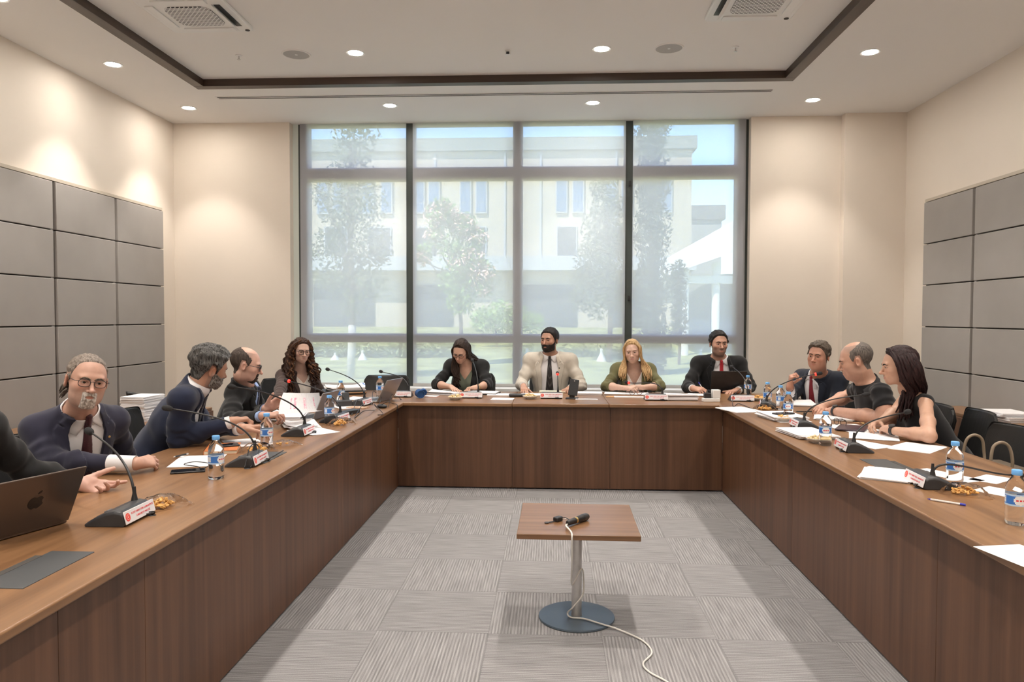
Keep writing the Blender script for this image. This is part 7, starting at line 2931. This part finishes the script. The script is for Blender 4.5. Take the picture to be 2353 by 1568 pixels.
# ---- man with the red tie
if go('B4'):
    p = make('B4', 'man in black suit with bright red tie writing behind the black laptop', A3(1651, 789, y=7.64), (6, -3, 0), A3(1653, 829, y=7.72), 2, 0.205, 0.12,
             (0.50, 0.28, 0.20), hp=dict(scale=1.05, w=1.0, jaw=1.05, nose=1.1, stubble=(0.62, (0.14, 0.10, 0.085)), eye=0.0045), girth=1.1, h=0.0029)
    p.arm('r', A3(1580, 890, y=7.60), A3(1592, 893, y=7.40), (0.72, -0.62, -0.05), (0.45, 0.1, -0.85), curl=PINCH, thumb=(1.0, 0.15), thumb_in=0.5)
    p.arm('l', A3(1724, 888, y=7.62), A3(1695, 898, y=7.40), (-0.8, -0.5, -0.05), (0, 0, -1), curl=HALF)
    p.finish_body()
    p.shirt(C_WSHIRT)
    p.tie(T_RED, wid=(0.018, 0.042))
    p.jacket(C_BLACK, stops=(0.88, 0.90), open_=(0.075, 0.082, 0.060), button=0.06, lap=0.06, t=0.018)
    p.cuffs(C_WSHIRT, (1.0, 0.98), 0.84)
    p.short_hair(H_BLACK, th=0.011, front=0.072, temple=0.03, back=-0.082, side=-0.018, tex=0.003, sideburn=0.025, sweep=0.004)
    p.brows(H_BLACK, 0.0032)
    p.trousers(C_BLACK)
    p.pin(-0.105, 0.84, M_WHITE, 0.008)
    PEOPLE['B4'] = p
    a = p.arms['r']
    t0 = a['W']((0.035, 0.105, -0.035))
    pen(t0 + np.array([0.03, -0.02, -0.055]), t0 + np.array([-0.055, 0.03, 0.085]), 'blue and white pen in the writing hand of the man with the bright red tie', M_WHITE, M_PENB, r=0.0045)

# ---- man with the raised fist
if go('R1'):
    p = make('R1', 'grey-haired man in midnight suit and crimson tie with one fist raised', A3(1882, 817, x=2.34), (-44, -4, 4), A3(1880, 864, x=2.40), -58, 0.195, 0.12,
             (0.52, 0.27, 0.19), hp=dict(scale=1.03, w=1.0, jaw=1.05, nose=1.15, eye=0.0038, fat=0.3), girth=1.1, h=0.003)
    p.arm('r', A3(1816, 916, x=2.15), A3(1815, 890, x=2.02), (0.10, 0.05, 1.0), (0.95, -0.15, 0), curl=FIST, thumb=(0.9, 0.3), thumb_in=0.9)
    p.arm('l', p.shl + np.array([-0.05, -0.10, -0.24]), p.shl + np.array([-0.26, -0.02, -0.26]), (-0.9, 0.3, -0.1), (0, 0, -1), curl=HALF)
    p.finish_body()
    p.shirt(C_WSHIRT)
    p.tie(T_CRIM)
    p.jacket(C_NAVYD, stops=(0.62, 0.9), open_=(0.085, 0.085, 0.055), button=0.05, lap=0.055)
    p.cuffs(C_WSHIRT, (0.92, 0.98), 0.5)
    p.short_hair(H_BROWNG, th=0.012, front=0.074, temple=0.03, back=-0.082, side=-0.015, tex=0.004, sideburn=0.02, sweep=0.012, recede=0.006)
    p.brows(H_DKBRN, 0.003)
    p.trousers(C_NAVYD)
    PEOPLE['R1'] = p

# ---- bald man in the black polo shirt
if go('R2'):
    p = make('R2', 'stout bald man in black polo shirt looking down with clasped hands', A3(1966, 828, x=2.18), (-106, -16, 0), A3(1994, 886, x=2.28), -98, 0.215, 0.20,
             (0.56, 0.32, 0.23), hp=dict(scale=1.08, w=1.06, jaw=1.2, nose=1.15, neck=1.2, fat=1.0, eye=0.003, gaze=(0.0, -0.4), shaved=(0.55, (0.22, 0.17, 0.15), 0.10), stubble=(0.15, (0.2, 0.15, 0.13))), girth=1.28, h=0.003)
    p.arm('l', A3(2040, 966, z=0.805), A3(1915, 945, z=0.80), A3(1880, 934, z=0.80) - A3(1915, 945, z=0.80), (0.1, 0.6, -0.6), curl=HALF, thumb=(0.9, 0.1), thumb_in=0.3, fat=1.18)
    p.arm('r', A3(1955, 908, x=2.38), A3(1892, 934, z=0.818), (-0.60, -0.78, -0.08), (-0.55, -0.35, -0.6), curl=HALF, thumb=(0.9, 0.1), thumb_in=0.3, fat=1.15)
    p.finish_body()
    p.shirt(C_JERSEY, collar=True, stops=(-0.42, -0.42), t=0.012, name='polo_shirt', fold=0.004)
    p.short_hair(H_CROPG, th=0.0035, front=0.11, temple=0.06, back=-0.085, side=-0.012, tex=0.001, bald=(0.069, 0.030, 0.032), recede=0.0)
    p.brows(H_DKBRN, 0.0026)
    p.watch('l', 0.95)
    p.trousers(C_BLACK)
    PEOPLE['R2'] = p

# ---- woman in the sleeveless top
if go('R3'):
    p = make('R3', 'dark-haired woman in sleeveless black top, in profile, leaning on clasped hands', A3(2066, 840, x=2.22), (-100, -8, 0), A3(2092, 908, x=2.34), -96, 0.150, 0.26,
             (0.58, 0.35, 0.25), sex='f', hp=dict(scale=0.99, w=0.96, jaw=0.95, nose=1.15, lips=(0.5, 0.17, 0.15)), h=0.0028)
    p.arm('l', A3(2136, 1003, z=0.805), A3(2046, 989, z=0.80), A3(1995, 968, z=0.815) - A3(2046, 989, z=0.80), (0.15, 0.65, -0.5), curl=HALF, thumb=(0.9, 0.1), thumb_in=0.3)
    p.arm('r', A3(2064, 942, x=2.34), A3(2020, 972, z=0.815), (-0.80, -0.58, 0.0), (-0.35, -0.55, -0.5), curl=HALF, thumb=(0.9, 0.1), thumb_in=0.3)
    p.finish_body()
    p.shirt(C_JERSEY, collar=False, t=0.010, name='sleeveless_top', fold=0.003)
    p.brows(H_BLACK, 0.0026)
    p.watch('l', 0.93)
    st = []
    rn = random.Random(41)
    for k in range(84):
        sd = 1 if k % 2 else -1
        b_ = rn.random()
        f0 = 0.055 - b_ * 0.13
        a = p.hp_(sd * rn.uniform(0.003, 0.02), f0, 0.116 - 0.6 * max(0, -f0 - 0.04))
        b = p.hp_(sd * rn.uniform(0.078, 0.09), 0.040 - b_ * 0.125, 0.04)
        c = p.hp_(sd * rn.uniform(0.080, 0.098), 0.018 - b_ * 0.13, -0.08)
        px = 2088 + b_ * 40 if sd < 0 else 2078 + b_ * 46
        d = A3(px - 6 + rn.uniform(-6, 6), 905, x=2.27 + 0.14 * b_ + (0.0 if sd < 0 else -0.02))
        e = A3(px - 14 + rn.uniform(-10, 8), 950 + rn.uniform(-14, 20), x=2.24 + 0.16 * b_)
        if sd < 0:
            d[1] -= 0.02
        st.append(([a, b, c, d, e], rn.uniform(0.010, 0.014)))
    p.locks(H_AUB, st, curl=0.004, cw=0.035, seed=12)
    p.short_hair(H_AUB, th=0.013, front=0.082, temple=0.055, back=-0.09, side=-0.06, tex=0.003, sideburn=0.05)
    p.trousers(C_BLACK)
    PEOPLE['R3'] = p
# ================================================================== chairs, one for every sitter and the two empty ones
for key, lab in (('L1', 'black chair of the grey-bearded man in glasses'), ('L2', 'black chair of the man in navy turned away, beside the paper stacks'), ('L3', 'black chair of the bald man in glasses'),
                 ('L4', 'black chair of the curly-haired woman'), ('B1', 'black chair of the woman in glasses writing'), ('B2', 'black chair of the man in the beige jacket'),
                 ('B3', 'black chair of the blonde woman'), ('B4', 'black chair of the man with the bright red tie'), ('R1', 'black chair of the man with the raised fist'),
                 ('R2', 'black chair of the bald man in the polo shirt'), ('R3', 'black chair with wide backrest behind the sleeveless woman'), ('L0', 'black chair of the person at the left frame edge')):
    p = PEOPLE[key]
    q = p.hip - p.f * 0.03
    rz = math.atan2(p.f[0], -p.f[1])
    if key == 'R3':
        q = np.array([2.60, 5.16])
        rz = -H90 - 0.12
    if key == 'L2':
        q = np.array([-2.56, 4.76])
        rz = H90 + 0.05
    chair(q[0], q[1], rz, lab)
a, b = at(840, 852, y=7.78), at(946, 852, y=7.78)
chair((a.x + b.x) / 2, 7.50, 0.05, 'empty black chair between the curly-haired woman and the woman writing')
ex, ey = 2.40, 4.36
chair(ex, ey, -H90 + 0.12, 'empty black chair carrying the taupe handbag at the right edge')

# handbag on the empty chair
M_TAUPE = mat('taupe_leather', (0.13, 0.10, 0.072), 0.5, var=0.15, scale=12)
bag = thing('handbag', 'taupe handbag with two tall loop handles on the empty chair at the right edge', 'bag', (ex + 0.06, ey - 0.02, 0.47), H90)
pr = [(-0.15, 0.0), (0.15, 0.0), (0.155, 0.03), (0.14, 0.19), (0.125, 0.21), (-0.125, 0.21), (-0.14, 0.19), (-0.155, 0.03)]
obj('body', MB().prism(pr, 1, -0.15, 0.15), M_TAUPE, bag, bevel=0.015, seg=3)
for sx in (-1, 1):
    pts = [(sx * 0.125, -0.058, 0.19), (sx * 0.135, -0.058, 0.25), (sx * 0.13, -0.042, 0.325), (sx * 0.13, 0.0, 0.350), (sx * 0.13, 0.042, 0.325), (sx * 0.135, 0.058, 0.25), (sx * 0.125, 0.058, 0.19)]
    obj('loop_handle', MB().tube(spline(pts, 6), 0.0085, 10), mat('tan_strap', (0.27, 0.21, 0.15), 0.5), bag, smooth=True)
obj('clasp', MB().bx(-0.02, 0.02, -0.03, 0.03, 0.207, 0.22), M_GOLD, bag, bevel=0.004)
obj('flap', MB().bx(-0.155, -0.145, -0.08, 0.08, 0.09, 0.18), M_BLACKP, bag, bevel=0.004)
